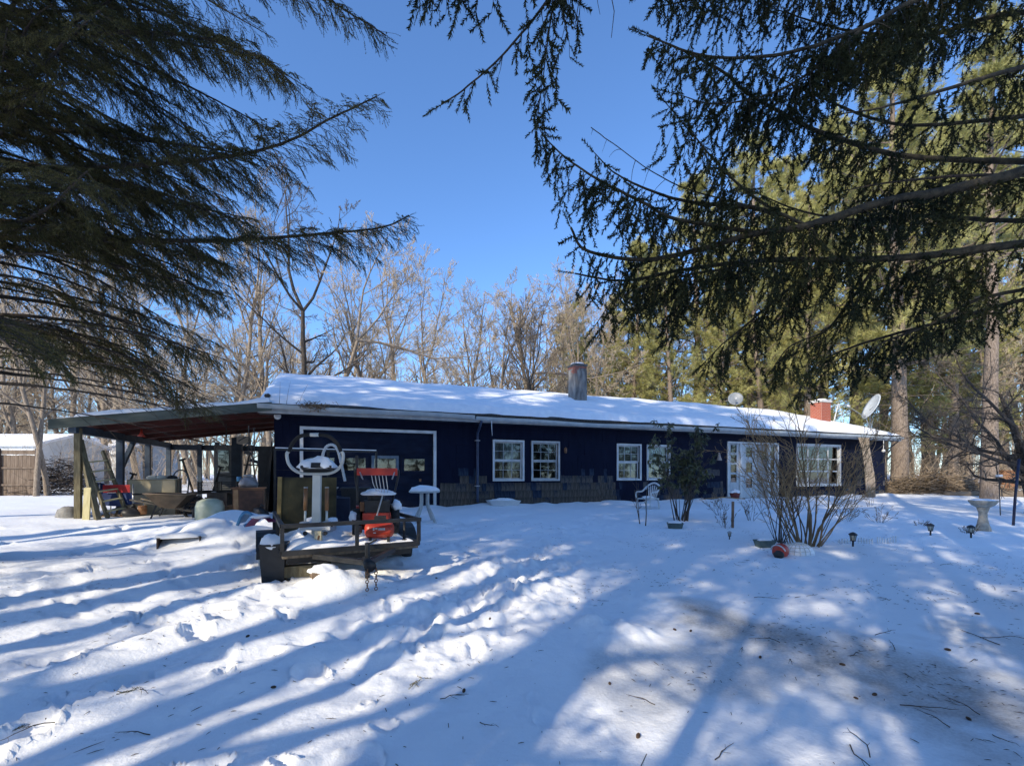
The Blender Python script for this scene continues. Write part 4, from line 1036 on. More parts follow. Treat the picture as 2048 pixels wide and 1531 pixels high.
def bough(tree, axis, r0, seed, kind='spruce', start=.12, dens=1.0, l2=.55, droop=1.0, stail=1.0, bare=False, name='bough', woodmat=None, snr=None):
    rng = np.random.default_rng(seed); wood = Acc(); fol = Acc()
    A, L = resample(spline(axis, 8), .05); K = len(A)
    A = A + np.cumsum(rng.normal(0, .0015, A.shape), 0)
    ra = r0 * np.linspace(1, .12, K) ** .8
    wood.quads(*tubes(A[None], np.maximum(ra, .004)[None], 7))
    T = np.gradient(A, axis=0); T = nrm(T)
    sp = .05 if kind == 'spruce' else .045
    n2 = max(4, int(L * (1 - start) / sp * dens)); f = np.linspace(start, .985, n2) + rng.uniform(-.004, .004, n2)
    o, t = polyat(A[None], np.zeros(n2, int), np.clip(f, 0, .999))
    side = np.where(np.arange(n2) % 2 == 0, 1., -1.)
    hz = nrm(np.cross(t, np.array([0, 0, 1.])))
    env = np.minimum(1, (1 - f) * 2.6 + .22) * np.minimum(1, .35 + (f - start) * 2.0)
    ln = l2 * env * rng.uniform(.55, 1.25, n2)
    if kind == 'spruce':
        d = nrm(t * .4 + hz * side[:, None] * rng.uniform(.15, .8, n2)[:, None] + np.array([0, 0, -1.]) * rng.uniform(.1, 1.0, n2)[:, None] * droop)
        P2 = walk(o, d, ln, 6, rng, .13, -.3 * droop)
    else:
        d = nrm(t * .7 + hz * side[:, None] * rng.uniform(.4, .9, n2)[:, None] + np.array([0, 0, -1.]) * rng.uniform(-.1, .35, n2)[:, None] * droop)
        P2 = walk(o, d, ln, 6, rng, .09, -.10 * droop)
    R2 = (.0025 + .005 * ln)[:, None] * np.linspace(1, .35, 6)[None]
    wood.quads(*tubes(P2, R2, 4))
    if not bare:
        st = .062 if kind == 'spruce' else .03
        n3 = np.maximum(2, (ln / st).astype(int)); ii = np.repeat(np.arange(n2), n3)
        ff = np.concatenate([np.linspace(.08, 1, k) for k in n3])
        pos, tg = polyat(P2, ii, np.minimum(ff, .999))
        sd = np.where(rng.random(len(ii)) < .5, 1., -1.)[:, None]
        lat = nrm(np.cross(tg, np.array([0, 0, 1.]) + rng.normal(0, .25, tg.shape)))
        if kind == 'spruce':
            dr = nrm(tg * .7 + lat * sd * rng.uniform(.1, 1.1, len(ii))[:, None] + rng.normal(0, .2, tg.shape) + np.array([0, 0, -.35]) * droop)
            sc = rng.uniform(.6, 1.25, len(ii)) * stail * 1.35
            place(SPR, pos, dr, sc, rng, fol)
        else:
            # small drooping sprays: each carries its own shoots
            m = 3
            dr = nrm(tg * .75 + lat * sd * rng.uniform(.3, 1.0, len(ii))[:, None] + np.array([0, 0, -.18]) * droop)
            l3 = .05 + .13 * (1 - ff) * rng.uniform(.5, 1.2, len(ii))
            e = pos + dr * l3[:, None]
            wood.quads(*tubes(np.stack([pos, e], 1), np.tile([[.0022, .0012]], (len(ii), 1)), 3))
            for q in range(m):
                pq = pos + (e - pos) * (q / (m - 1)); 
                s2 = np.where((np.arange(len(ii)) + q) % 2 == 0, 1., -1.)[:, None]
                dq = nrm(dr * .8 + lat * s2 * rng.uniform(.1, .8, len(ii))[:, None] + np.array([0, 0, -.25]))
                place(HEM, pq, dq, rng.uniform(.65, 1.25, len(ii)) * stail, rng, fol)
        # leading tip
        place(SPR if kind == 'spruce' else HEM, A[-1:], T[-1:], np.array([1.2]), rng, fol)
    b = link(name, wood.mesh(name), woodmat or M_barkd, tree, True)
    if not bare: link('needles', fol.mesh('needles'), M_spruce if kind == 'spruce' else M_hem, b)
    return wood.count() + fol.count()

NT = 0
def bough_proto(L, sag, seed, kind, dens, l2, stail, droop=1.0):
    global NT
    tmp = bpy.data.objects.new('tmp', None); COL.objects.link(tmp)
    ax = [Vector((L * q, .04 * L * math.sin(q * 4 + seed), .12 * math.sin(q * 3.0) - sag * q * q)) for q in (.04, .3, .6, .85, 1)]
    NT += bough(tmp, ax, .028, seed, kind, .08, dens, l2, droop, stail)
    w_ = tmp.children[0]; n_ = w_.children[0]; r = (w_.data, n_.data)
    for o in (n_, w_, tmp): bpy.data.objects.remove(o)
    return r
def put_bough(tree, pr, loc, az, el, s, roll=0.0):
    w_ = bpy.data.objects.new('bough', pr[0]); COL.objects.link(w_); w_.parent = tree; w_.location = loc; w_.rotation_euler = (roll, -el, az); w_.scale = (s, s, s)
    n_ = bpy.data.objects.new('needles', pr[1]); COL.objects.link(n_); n_.parent = w_
def px_axis(lst, loc):
    return [at(a, b, c) - Vector(loc) for a, b, c in lst]
# big spruce on the right
loc = Vector((6.35, 4.7, gz(6.35, 4.7)))
sp = thing('spruce_tree', 'large spruce whose hanging boughs reach in from the right', 'tree', loc)
MB().tube([(0, 0, -.3), (0.02, 0, 1.5), (0.0, .05, 5), (.05, .0, 11), (.0, 0, 17)], [.4, .33, .28, .17, .03], 14).build('trunk', M_barkd, sp, True)
SB = [  # (photo column, row, depth) along each bough from stem to tip; radius, fullness, hanging length
 ([(2150, 300, 4.7), (2048, 341, 4.5), (1890, 380, 4.4), (1752, 408, 4.3), (1615, 451, 4.25), (1497, 470, 4.2), (1400, 500, 4.2), (1280, 520, 4.2), (1170, 500, 4.2), (1140, 455, 4.2)], .058, 1.0, .5),
 ([(2150, 470, 4.7), (2048, 486, 4.7), (1811, 513, 4.7), (1654, 519, 4.7), (1537, 521, 4.7), (1380, 537, 4.7), (1250, 560, 4.7), (1155, 545, 4.7)], .046, 1.0, .58),
 ([(2150, 110, 4.7), (2048, 133, 4.3), (1930, 168, 4.1), (1772, 215, 4.0), (1690, 229, 3.95)], .03, .5, .42),
 ([(2150, 330, 4.7), (2048, 325, 4.9), (1811, 309, 4.8), (1654, 270, 4.6), (1568, 231, 4.5), (1497, 192, 4.4), (1430, 140, 4.3), (1300, 75, 4.3)], .035, .95, .5),
 ([(2160, -160, 4.7), (1960, -50, 4.4), (1811, 8, 4.2), (1733, 51, 4.1), (1615, 94, 4.0), (1517, 114, 4.0), (1400, 110, 4.0), (1290, 70, 4.0)], .035, 1.2, .55),
 ([(1499, 463, 4.22), (1350, 439, 4.1), (1291, 408, 4.05), (1193, 357, 4.0), (1130, 314, 4.0), (1085, 270, 4.0), (1073, 235, 4.0)], .02, 1.3, .36),
 ([(1560, 430, 4.22), (1499, 412, 4.2), (1389, 404, 4.3), (1311, 384, 4.3), (1232, 345, 4.3), (1190, 302, 4.3)], .022, 1.2, .3),
 ([(2160, -260, 4.7), (1980, -180, 4.9), (1780, -80, 5.0), (1600, -30, 5.0), (1450, -10, 5.0), (1330, 10, 5.0)], .035, 1.3, .6),
 ([(1654, 519, 4.7), (1560, 590, 4.8), (1500, 640, 4.85), (1450, 680, 4.9), (1410, 720, 4.9)], .02, .9, .5),
 ([(2150, 600, 4.7), (2048, 600, 5.3), (1900, 640, 5.4), (1780, 670, 5.4), (1690, 700, 5.4), (1630, 735, 5.4), (1600, 790, 5.4)], .03, .95, .42),
 ([(2150, 560, 4.7), (1960, 600, 4.9), (1860, 650, 5.0), (1760, 690, 5.0), (1700, 740, 5.0)], .025, .5, .34),
 ([(1752, 530, 4.7), (1700, 600, 4.9), (1650, 660, 5.0), (1580, 690, 5.0), (1540, 740, 5.0)], .018, .8, .42),
 ([(1537, 521, 4.7), (1440, 540, 4.4), (1330, 560, 4.3), (1230, 600, 4.3), (1190, 650, 4.3)], .016, .8, .42),
 ([(1380, 537, 4.7), (1350, 600, 4.6), (1330, 660, 4.6)], .012, 1.0, .4),
 ([(2160, 220, 4.7), (1980, 240, 5.6), (1800, 250, 5.8), (1650, 200, 5.9), (1540, 150, 5.9)], .03, .5, .42),
 ([(2160, 20, 4.7), (2000, 30, 5.2), (1850, 70, 5.3), (1700, 60, 5.3), (1560, 20, 5.3)], .03, 1.1, .55),
 ([(1615, 451, 4.25), (1520, 400, 4.1), (1440, 330, 4.0), (1390, 270, 4.0), (1330, 200, 4.0)], .016, 1.2, .45),
 ([(1733, 51, 4.1), (1640, 130, 4.0), (1540, 190, 4.0), (1430, 210, 4.0), (1340, 190, 4.0)], .016, 1.2, .5),
 ([(2150, 440, 4.7), (1990, 440, 5.3), (1860, 430, 5.5), (1720, 440, 5.6), (1600, 420, 5.6), (1500, 380, 5.6)], .03, .45, .4),
 ([(2160, -420, 4.7), (1900, -330, 4.5), (1700, -230, 4.2), (1500, -120, 4.0), (1360, -60, 3.9), (1290, -20, 3.9)], .03, 1.3, .6)]
for k, (ax, r0, de, l2) in enumerate(SB):
    NT += bough(sp, px_axis(ax, loc), r0, 300 + k, 'spruce', .08 if k > 4 else .16, de, l2, woodmat=mat('spruce_limb', (.03, .026, .017), (.075, .062, .038), rough=.95, scale=14, bump=.6))
# dead hanging twigs in the gap
NT += bough(sp, px_axis([(1499, 412, 4.3), (1380, 380, 4.3), (1300, 340, 4.3), (1230, 290, 4.3), (1180, 255, 4.3)], loc), .008, 390, 'spruce', .3, .35, .3, 1.0, bare=True)
# boughs out of sight, towards the sun, of the same tree (they shade the lawn)
rq = np.random.default_rng(44)
SPP = [bough_proto(L_, .55, 410 + q, 'spruce', .42, .7, 1.35) for q, L_ in enumerate((3.0, 3.6, 4.1))]
for k in range(10):
    a = rq.uniform(2.8, 5.4); z = 4 + k * .55
    put_bough(sp, SPP[k % 3], (0, 0, z), a, rq.uniform(-.1, .12), rq.uniform(.8, 1.05), rq.uniform(-.2, .2))

# spruce overhead, behind the viewer: its forward bough hangs into the top of the picture
loc = Vector((1.9, -3.4, -.05))
s2 = thing('spruce_tree', 'spruce behind the viewer whose tip sprays hang at the top centre', 'tree', loc)
MB().tube([(0, 0, -.3), (0, 0, 2), (0, .03, 6), (0, 0, 13)], [.34, .28, .2, .03], 14).build('trunk', M_barkd, s2, True)
FB = [([(2.0, -2.9, 6.6), (1.5, -.6, 6.9), (.95, 1.6, 6.5), (.6, 2.9, 5.95), (.36, 3.4, 5.35), (.0, 3.6, 5.0), (-.35, 3.7, 4.75), (-.6, 3.75, 4.62)], .03, .6, .5, .42),
      ([(.6, 2.9, 5.95), (.42, 3.3, 5.5), (.3, 3.5, 5.1), (.24, 3.6, 4.75), (.2, 3.65, 4.45)], .012, .1, .8, .34),
      ([(.5, 3.1, 5.75), (.1, 3.3, 5.55), (-.3, 3.4, 5.45), (-.75, 3.5, 5.4)], .012, .1, .8, .36)]
for k, (ax, r0, stt, de, l2) in enumerate(FB):
    NT += bough(s2, [Vector(p) - loc for p in ax], r0, 450 + k, 'spruce', stt, de, l2)
NT += bough(s2, [Vector(p) - loc for p in [(.7, 2.8, 6.0), (.62, 3.2, 5.75), (.58, 3.5, 5.55), (.55, 3.7, 5.4)]], .007, 460, 'spruce', .1, .5, .75, 1.6, bare=True)
for k in range(30):
    a = rq.uniform(0, 6.28); z = 3.6 + k * .27; s_ = (1.15 - k * .022) * rq.uniform(.75, 1.05); pr = SPP[k % 3]; L_ = (3.0, 3.6, 4.1)[k % 3] * s_
    tip = loc + Vector((L_ * math.cos(a), L_ * math.sin(a), z - .5))
    if tip.y > .6 and tip.z < 1.55 + tip.y * 1.25 + .8: continue
    put_bough(s2, pr, (0, 0, z), a, rq.uniform(-.1, .1), s_, rq.uniform(-.2, .2))

# hemlock on the left
loc = Vector((-7.55, 6.1, gz(-7.55, 6.1)))
hm = thing('hemlock_tree', 'dark feathery hemlock filling the upper left with drooping sprays', 'tree', loc)
MB().tube([(0, 0, -.3), (0.0, 0, 1.5), (.05, .05, 5), (.05, 0, 10), (0, 0, 15)], [.36, .3, .25, .15, .03], 14).build('trunk', M_barkd, hm, True)
HB = [([(-110, 470, 6.1), (150, 478, 6.2), (420, 480, 6.2), (620, 468, 6.1), (760, 455, 6.0), (822, 430, 6.0)], .045, .8, .72),
      ([(-110, 340, 6.1), (180, 335, 5.8), (420, 318, 5.7), (560, 290, 5.6), (660, 240, 5.5), (752, 195, 5.5)], .04, .8, .72),
      ([(-110, 100, 6.1), (200, 60, 5.2), (400, 70, 5.0), (520, 110, 4.9), (590, 165, 4.8)], .035, .8, .6),
      ([(-110, -160, 6.1), (200, -140, 5.0), (480, -90, 4.6), (620, -30, 4.4), (770, 60, 4.3)], .03, .8, .45),
      ([(-110, -330, 6.1), (250, -300, 4.6), (600, -200, 4.2), (790, -70, 4.0), (860, 10, 4.0)], .025, .7, .4)]
for k, (ax, r0, de, l2) in enumerate(HB):
    NT += bough(hm, px_axis(ax, loc), r0, 500 + k, 'hemlock', .06, de, l2)
rh = np.random.default_rng(55)
nh = 0
HP = [bough_proto(L_, sg, 530 + q, 'hemlock', de, l2_, 1.1, 1.1) for q, (L_, sg, de, l2_) in enumerate(((2.0, .35, .45, .5), (2.6, .4, .42, .6), (3.0, .35, .4, .66), (3.4, .45, .42, .62), (3.8, .4, .38, .7), (4.3, .5, .36, .68)))]
HPL = (2.0, 2.6, 3.0, 3.4, 3.8, 4.3)
for k in range(116):
    # boughs fanning towards the view, rightwards and back
    row = rh.uniform(-340, 680); a = rh.uniform(-1.15, 1.3); q = int(rh.integers(6)); s_ = rh.uniform(.8, 1.15); L = HPL[q] * s_
    z0 = EYE + (CY - row) * 6.1 / F - loc.z
    tip = loc + Vector((L * math.cos(a), L * math.sin(a), z0))
    tpx = CX + F * tip.x / max(tip.y, .5)
    lim = 640 if row < 150 else 580 if row < 420 else 530 if row < 600 else 480
    if tip.y < 2.2 or tpx > lim: continue
    put_bough(hm, HP[q], (0, 0, z0), a, rh.uniform(-.12, .14), s_, rh.uniform(-.35, .35)); nh += 1
# low bare dead limbs
for k in range(16):
    row = rh.uniform(500, 800); a = rh.uniform(-.7, .9); L = rh.uniform(1.8, 3.6); z0 = EYE + (CY - row) * 6.1 / F - loc.z
    e = [Vector((L * q * math.cos(a), L * q * math.sin(a), z0 - .38 * q * q)) for q in (.04, .35, .7, 1)]
    NT += bough(hm, e, .016, 640 + k, 'hemlock', .2, .25, .6, bare=True)
print('near conifer triangles', NT, 'hemlock boughs', nh)

# ------------------------------------------------------------------ far wood: a mass of stems and twigs
def far_wood():
    rng = np.random.default_rng(88); w = Acc()
    N = 400
    ang = rng.uniform(-1.02, 1.02, N); r = rng.uniform(40, 90, N)
    x = r * np.tan(ang) ; y = r
    ok = np.abs(x) < 150; x = x[ok]; y = y[ok]; N = len(x)
    z = ground(x, y, False)
    h = rng.uniform(6, 16, N)
    P0 = walk(np.stack([x, y, z - .3], -1), nrm(np.stack([rng.normal(0, .08, N), rng.normal(0, .05, N), np.ones(N)], -1)), h, 6, rng, .07, .03)
    R0 = (.05 + .008 * h)[:, None] * np.linspace(1, .15, 6)[None]
    w.quads(*tubes(P0, R0, 4))
    P1, R1, L1 = grow(P0, R0, h, 8, (.25, 1), (.4, .9), .36, 4, rng, .15, .07, .5, .3); w.quads(*tubes(P1, np.maximum(R1, .012), 3))
    P2, R2, L2 = grow(P1, R1, L1, 4, (.2, 1), (.4, .9), .55, 3, rng, .18, .08, .5, .4); w.quads(*tubes(P2, np.maximum(R2, .013), 3))
    return w
w = far_wood(); print('far wood', w.count())
link('far_wood', w.mesh('far_wood'), mat('far_twig', (.36, .29, .2), (.52, .42, .3), rough=.95, scale=.3, island=.35), None, False, label='distant leafless wood along the horizon', cat='woodland', kind='stuff')
def thicket():
    rng = np.random.default_rng(89); w = Acc()
    N = 1150
    Y = rng.uniform(24, 42, N); px = rng.uniform(-250, 2250, N); keep = ~((px > 520) & (px < 1600) & (rng.random(N) < .5))
    Y = np.concatenate([Y[keep], rng.uniform(27, 36, 320)]); px = np.concatenate([px[keep], rng.uniform(1740, 2300, 320)]); N = len(Y); X = (px - CX) * Y / F
    h = rng.uniform(.8, 5.5, N) ** 1.0; z = ground(X, Y, False)
    P0 = walk(np.stack([X, Y, z - .1], -1), nrm(np.stack([rng.normal(0, .3, N), rng.normal(0, .2, N), np.ones(N)], -1)), h, 5, rng, .16, .0); R0 = np.full((N, 1), .011) * np.linspace(1, .4, 5)[None]
    w.quads(*tubes(P0, R0, 3))
    P1, R1, L1 = grow(P0, R0, h, 6, (.2, 1), (.4, 1.1), .5, 4, rng, .2, .0, .7, .5); w.quads(*tubes(P1, np.maximum(R1, .006), 3))
    return w
w = thicket(); print('thicket', w.count())
link('undergrowth', w.mesh('undergrowth'), mat('dry_brush', (.28, .21, .14), (.44, .35, .25), rough=.95, scale=.5, island=.4), None, False, label='dry leafless undergrowth at the edge of the wood', cat='brush', kind='stuff')
# ------------------------------------------------------------------ yard things
M_wp = mat('white_plastic', (.5, .52, .53), (.62, .63, .62), rough=.45, scale=3)
M_redp = mat('red_plastic', (.42, .035, .015), (.52, .06, .025), rough=.4, scale=5)
M_redm = mat('red_paint', (.38, .035, .02), (.48, .06, .035), rough=.45, scale=8)
M_chrome = mat('dull_steel', (.35, .35, .35), (.5, .5, .5), rough=.35, metal=.8, scale=10)
M_rubber = mat('rubber', (.014, .014, .014), (.03, .03, .03), rough=.85, scale=20)
M_cream = mat('cream_metal', (.55, .55, .49), (.66, .66, .6), rough=.4, scale=4)
M_brown = mat('brown_board', (.16, .075, .035), (.26, .13, .065), rough=.7, scale=4, stretch=(1, 1, 4))
M_stem = mat('bush_stem', (.13, .085, .045), (.26, .18, .1), rough=.9, scale=3, island=.35)
M_stemd = mat('dark_stem', (.05, .038, .03), (.11, .085, .065), rough=.9, scale=3, island=.35)

# --- utility trailer
TR_ = (-2.06, 5.92); TROT = math.radians(30); tgz = .25
trailer = thing('utility_trailer', 'black steel utility trailer half buried in snow in front of the garage', 'trailer', (*TR_, tgz), TROT)
HWD, DEP, LOZ, TOZ = .86, 2.35, .36, .69
MB().box(-HWD, HWD, 0.03, DEP, LOZ - .1, LOZ - .03).build('deck', M_wood, trailer)
m = MB(); m.box(-HWD, HWD, -.03, .03, LOZ - .06, LOZ); m.box(-HWD - .03, -HWD + .03, .032, DEP, LOZ - .06, LOZ); m.box(HWD - .03, HWD + .03, .032, DEP, LOZ - .06, LOZ); m.box(-HWD, HWD, DEP + .002, DEP + .06, LOZ - .06, LOZ)
m.box(-HWD + .05, HWD - .05, .2, .28, LOZ - .2, LOZ - .102); m.box(-HWD + .05, HWD - .05, 1.2, 1.28, LOZ - .2, LOZ - .102); m.build('frame', M_iron, trailer)
MB().box(-HWD - .01, HWD + .03, -.026, .026, TOZ - .05, TOZ).build('front_rail', M_iron, trailer)
MB().box(HWD - .025, HWD + .025, .028, DEP, TOZ - .05, TOZ - .002).build('side_rail', M_iron, trailer)
MB().box(-HWD - .025, -HWD + .025, .028, DEP, TOZ - .05, TOZ - .002).build('side_rail', M_iron, trailer)
for x, y in ((-HWD, 0), (0.02, 0), (HWD, 0), (HWD, 1.1), (-HWD, 1.1), (HWD, DEP - .03), (-HWD, DEP - .03)):
    MB().box(x - .022, x + .022, y - .022, y + .022, LOZ + .001, TOZ - .052).build('stake', M_iron, trailer)
m = MB(); G1 = 1.74
m.box(-HWD, HWD, DEP + .07, DEP + .11, G1 - .035, G1); m.box(-HWD, -HWD + .035, DEP + .07, DEP + .11, LOZ, G1 - .036); m.box(HWD - .035, HWD, DEP + .07, DEP + .11, LOZ, G1 - .036)
m.box(-.02, .02, DEP + .075, DEP + .105, LOZ, G1 - .036); m.box(-HWD + .036, HWD - .036, DEP + .075, DEP + .105, LOZ + .02, LOZ + .05)
gate = m.build('ramp_gate', M_iron, trailer)
m = MB()
for k in range(1, 9): m.box(-HWD + .036, -.021, DEP + .088, DEP + .093, LOZ + .12 * k + .05, LOZ + .12 * k + .055); m.box(.021, HWD - .036, DEP + .088, DEP + .093, LOZ + .12 * k + .05, LOZ + .12 * k + .055)
m.build('gate_mesh', M_iron, gate)
MB().box(-HWD + .02, HWD - .02, DEP + .075, DEP + .105, G1 + .001, G1 + .018).build('snow_strip', SNOWP, gate)
for sx in (-1, 1):
    x = sx * (HWD + .14)
    wh = MB().lathe([(.0, -.08), (.14, -.08), (.16, -.06), (.27, -.08), (.3, -.05), (.3, .05), (.27, .08), (.16, .06), (.14, .08), (0, .08)], 22, (x, 1.25, .12), Matrix.Rotation(PI / 2, 3, 'Y')).build('wheel', M_rubber, trailer, True)
    MB().lathe([(0, 0), (.13, 0), (.13, .02), (.05, .03), (.04, .06), (0, .06)], 14, (x + sx * .075, 1.25, .12), Matrix.Rotation(sx * PI / 2, 3, 'Y')).build('hub', M_white, wh, True)
    f = MB(); n = 10
    for k in range(n):
        a0 = PI * k / n; a1 = PI * (k + 1) / n
        f.add([(x - .13, 1.25 - .38 * math.cos(a0), .14 + .36 * math.sin(a0)), (x + .13, 1.25 - .38 * math.cos(a0), .14 + .36 * math.sin(a0)), (x + .13, 1.25 - .38 * math.cos(a1), .14 + .36 * math.sin(a1)), (x - .13, 1.25 - .38 * math.cos(a1), .14 + .36 * math.sin(a1))], [(0, 1, 2, 3)])
    f.build('fender', M_iron, trailer)
m = MB(); m.bar((-.5, .0, LOZ - .09), (.0, -.72, LOZ - .1), .06); m.bar((.5, .0, LOZ - .09), (.03, -.70, LOZ - .1), .06); m.build('tongue', M_iron, trailer)
cpl = MB().tube([(0, -.55, LOZ - .1), (0, -.75, LOZ - .1), (0, -.86, LOZ - .12)], [.05, .06, .07], 10).build('coupler', M_iron, trailer, True)
m = MB(); m.tube([(.02, -.62, LOZ - .3), (.02, -.62, LOZ + .12)], .03, 8); m.tube([(.02, -.62, LOZ + .1), (.12, -.66, LOZ + .16)], .012, 6); m.build('jack', M_iron, trailer)
for sx in (-1, 1):
    ch_ = MB(); q0 = Vector((sx * .05 + .02, -.84, LOZ - .16))
    for k in range(6): ch_.tube(arc(q0 + Vector((0, 0, -.045 * k)), .018, 0, 2 * PI * .96, 8, (1, 0, 0) if k % 2 else (0, 1, 0)), .006, 5)
    ch_.build('safety_chain', M_rust, trailer)
# snow lying on the deck
def deck_snow(u, v):
    x = -HWD + .035 + (2 * HWD - .07) * u; y = .05 + (DEP - .1) * v
    e = min(1, u * 7, (1 - u) * 7, v * 7, (1 - v) * 7)
    h = .06 + .09 * float(fbm(np.array([x * 2.1]), np.array([y * 2.1]), 131, 3)[0]) + .12 * math.exp(-((x + .45) / .3) ** 2 - ((y - .95) / .4) ** 2) + .12 * math.exp(-((x + .68) / .16) ** 2 - ((y - .25) / .18) ** 2) + .06 * math.exp(-((x - .3) / .25) ** 2 - ((y - .3) / .2) ** 2)
    return (x, y, LOZ - .03 + max(.004, h) * math.sqrt(max(0, e)) + .005)
MB().grid(deck_snow, 50, 56).build('deck_snow', SNOWP, trailer, True)
def on_trailer(x, y, z): return Vector((TR_[0] + math.cos(TROT) * x - math.sin(TROT) * y, TR_[1] + math.sin(TROT) * x + math.cos(TROT) * y, tgz + z))

# --- stepper exercise machine standing on the trailer
b0 = at(634, 1072, 6.12); b0.z = tgz + LOZ + .02
st = thing('exercise_stepper', 'white stair stepper exercise machine with looped handlebar on the trailer', 'exercise machine', b0, math.radians(4))
def sp_(px, py, dy=0.0):   # local point in the machine's own plane
    p = at(px, py, b0.y + dy) - b0; return Vector((p.x, dy, p.z))
m = MB(); m.add([*(sp_(627, 948) + Vector((0, a, 0)) for a in (-.03, .03)), *(sp_(642, 948) + Vector((0, a, 0)) for a in (-.03, .03)), *(sp_(625, 1068) + Vector((0, a, 0)) for a in (-.035, .035)), *(sp_(640, 1068) + Vector((0, a, 0)) for a in (-.035, .035))],
                [(0, 2, 3, 1), (4, 5, 7, 6), (0, 4, 6, 2), (1, 3, 7, 5), (0, 1, 5, 4), (2, 6, 7, 3)])
m.build('upright_post', M_cream, st)
loop = spline([sp_(634, 947, -.03), sp_(605, 946, -.03), sp_(588, 938, -.03), sp_(578, 925, -.04), sp_(575, 908, -.05), sp_(579, 902, -.05)], 6)
loop2 = [Vector((2 * sp_(633, 947).x - p.x - .0, p.y, p.z)) for p in loop]
M_hb = mat('grey_enamel', (.42, .44, .42), (.52, .53, .5), rough=.35, scale=3)
MB().tube(loop, .021, 10).tube(loop2, .021, 10).build('handlebar', M_hb, st, True)
g1 = spline([sp_(579, 903, -.05), sp_(586, 886, -.06), sp_(599, 873, -.07), sp_(612, 869.5, -.07), sp_(621, 869, -.07)], 6)
g2 = [Vector((2 * sp_(633, 947).x - p.x, p.y, p.z)) for p in g1]
M_foam = mat('black_foam', (.008, .008, .009), (.016, .016, .016), rough=.9)
MB().tube(g1, .025, 10).build('foam_grip', M_foam, st, True); MB().tube(g2, .025, 10).build('foam_grip', M_foam, st, True)
e1 = sp_(620, 869, -.07); MB().tube([e1, Vector((2 * sp_(633, 947).x - e1.x, e1.y, e1.z))], .026, 10).build('grip_plate', M_cream, st, True)
c = sp_(636, 938, -.05); MB().obox(c, (.4, .2, .035), (-.35, 0, 0)).build('console', M_black, st); MB().obox(c + Vector((0, -.09, .05)), (.12, .03, .07), (-.3, 0, 0)).build('console_display', M_black, st)
MB().blob(c + Vector((-.02, .03, .03)), (.24, .14, .13), 12, 0.35, flat=-.02, fr=1.9).build('snow_cap', SNOWP, st, True)
for px0, px1, col in ((613, 611, 1), (654, 653, 2)):
    p0 = sp_(px0, 973, .05); p1 = sp_(px1, 1046, .02)
    MB().tube([p0, p0 * .96 + p1 * .04], .027, 10).build('shock_cap', M_chrome, st, True)
    MB().tube([p0 * .96 + p1 * .04, p0 * .35 + p1 * .65], .026, 10).build('shock_cylinder', mat('amber_brown', (.2, .09, .035), (.3, .15, .06), rough=.45), st, True)
    MB().tube([p0 * .35 + p1 * .65, p1], .016, 8).build('shock_rod', M_cream, st, True)
    MB().obox(p1 + Vector((0, -.02, -.03)), (.085, .12, .11)).build('pedal_bracket', M_wp, st)
    MB().obox(p1 + Vector((0, .2, -.02)), (.12, .34, .03), (.12, 0, 0)).build('pedal', M_black, st)
    MB().blob(p1 + Vector((0, .22, .0)), (.07, .16, .06), px0, .2, flat=-.005).build('snow_cap', SNOWP, st, True)
q = sp_(632, 1056, -.1); MB().obox(q, (.36, .05, .045)).build('cross_bar', M_wp, st)
for sx in (-1, 1): MB().lathe([(0, 0), (.028, 0), (.028, .02), (0, .02)], 10, q + Vector((sx * .13, -.04, -.06)), Matrix.Rotation(PI / 2, 3, 'X')).build('roller', M_black, st)
q = sp_(635, 1074, -.17); MB().obox(q, (.085, .06, .17)).build('front_foot', mat('stained_cream', (.5, .44, .28), (.62, .56, .4), scale=10), st); MB().obox(q + Vector((.01, -.032, -.0)), (.02, .006, .06), (0, .2, 0)).build('rust_mark', M_rust, st)
MB().bar(sp_(632, 1070, 0.0), sp_(632, 1070, 0.0) + Vector((0, .75, .02)), .07, .06).build('base_beam', M_wp, st)
MB().bar(sp_(600, 1070, .7), sp_(664, 1070, .7), .06).build('rear_foot', M_wp, st)

# --- olive weathered board leaning behind the machine
b0 = on_trailer(-.42, 1.62, LOZ + .02); rz = math.radians(12)
bd = thing('weathered_board', 'olive brown weathered board leaning upright behind the exercise machine', 'board', b0, rz)
M_olive = mat('olive_board', (.03, .026, .012), (.1, .08, .034), rough=.9, scale=3, bump=.3)
m = MB(); m.obox((0, .0, .44), (.86, .04, .86), (-.08, 0, 0)); m.build('panel', M_olive, bd)
MB().obox((-.4, -.03, .44), (.06, .03, .88), (-.08, 0, 0)).build('edge_batten', mat('golden_wood', (.22, .14, .04), (.34, .23, .08)), bd)

# --- black bin with a snowy lid at the front left of the trailer
b0 = at(549, 1106, 5.72); b0.z = gz(b0.x, b0.y) - .03
bn = thing('black_bin', 'square black bin with snow on its lid at the trailer front left corner', 'bin', b0, math.radians(18))
m = MB(); m.add([(-.12, -.12, 0), (.12, -.12, 0), (.12, .12, 0), (-.12, .12, 0), (-.145, -.145, .5), (.145, -.145, .5), (.145, .145, .5), (-.145, .145, .5)], [(3, 2, 1, 0), (4, 5, 6, 7), (0, 1, 5, 4), (1, 2, 6, 5), (2, 3, 7, 6), (3, 0, 4, 7)]); m.build('tub', M_black, bn)
MB().box(-.155, .155, -.155, .155, .501, .53).build('lid', M_black, bn); MB().bar((.1, -.15, .53), (.19, -.17, .34), .04).build('handle', M_iron, bn)
MB().blob((-.03, -.03, .535), (.125, .125, .11), 21, 0.21, flat=-.07, fr=1.9).build('snow_cap', SNOWP, bn, True)

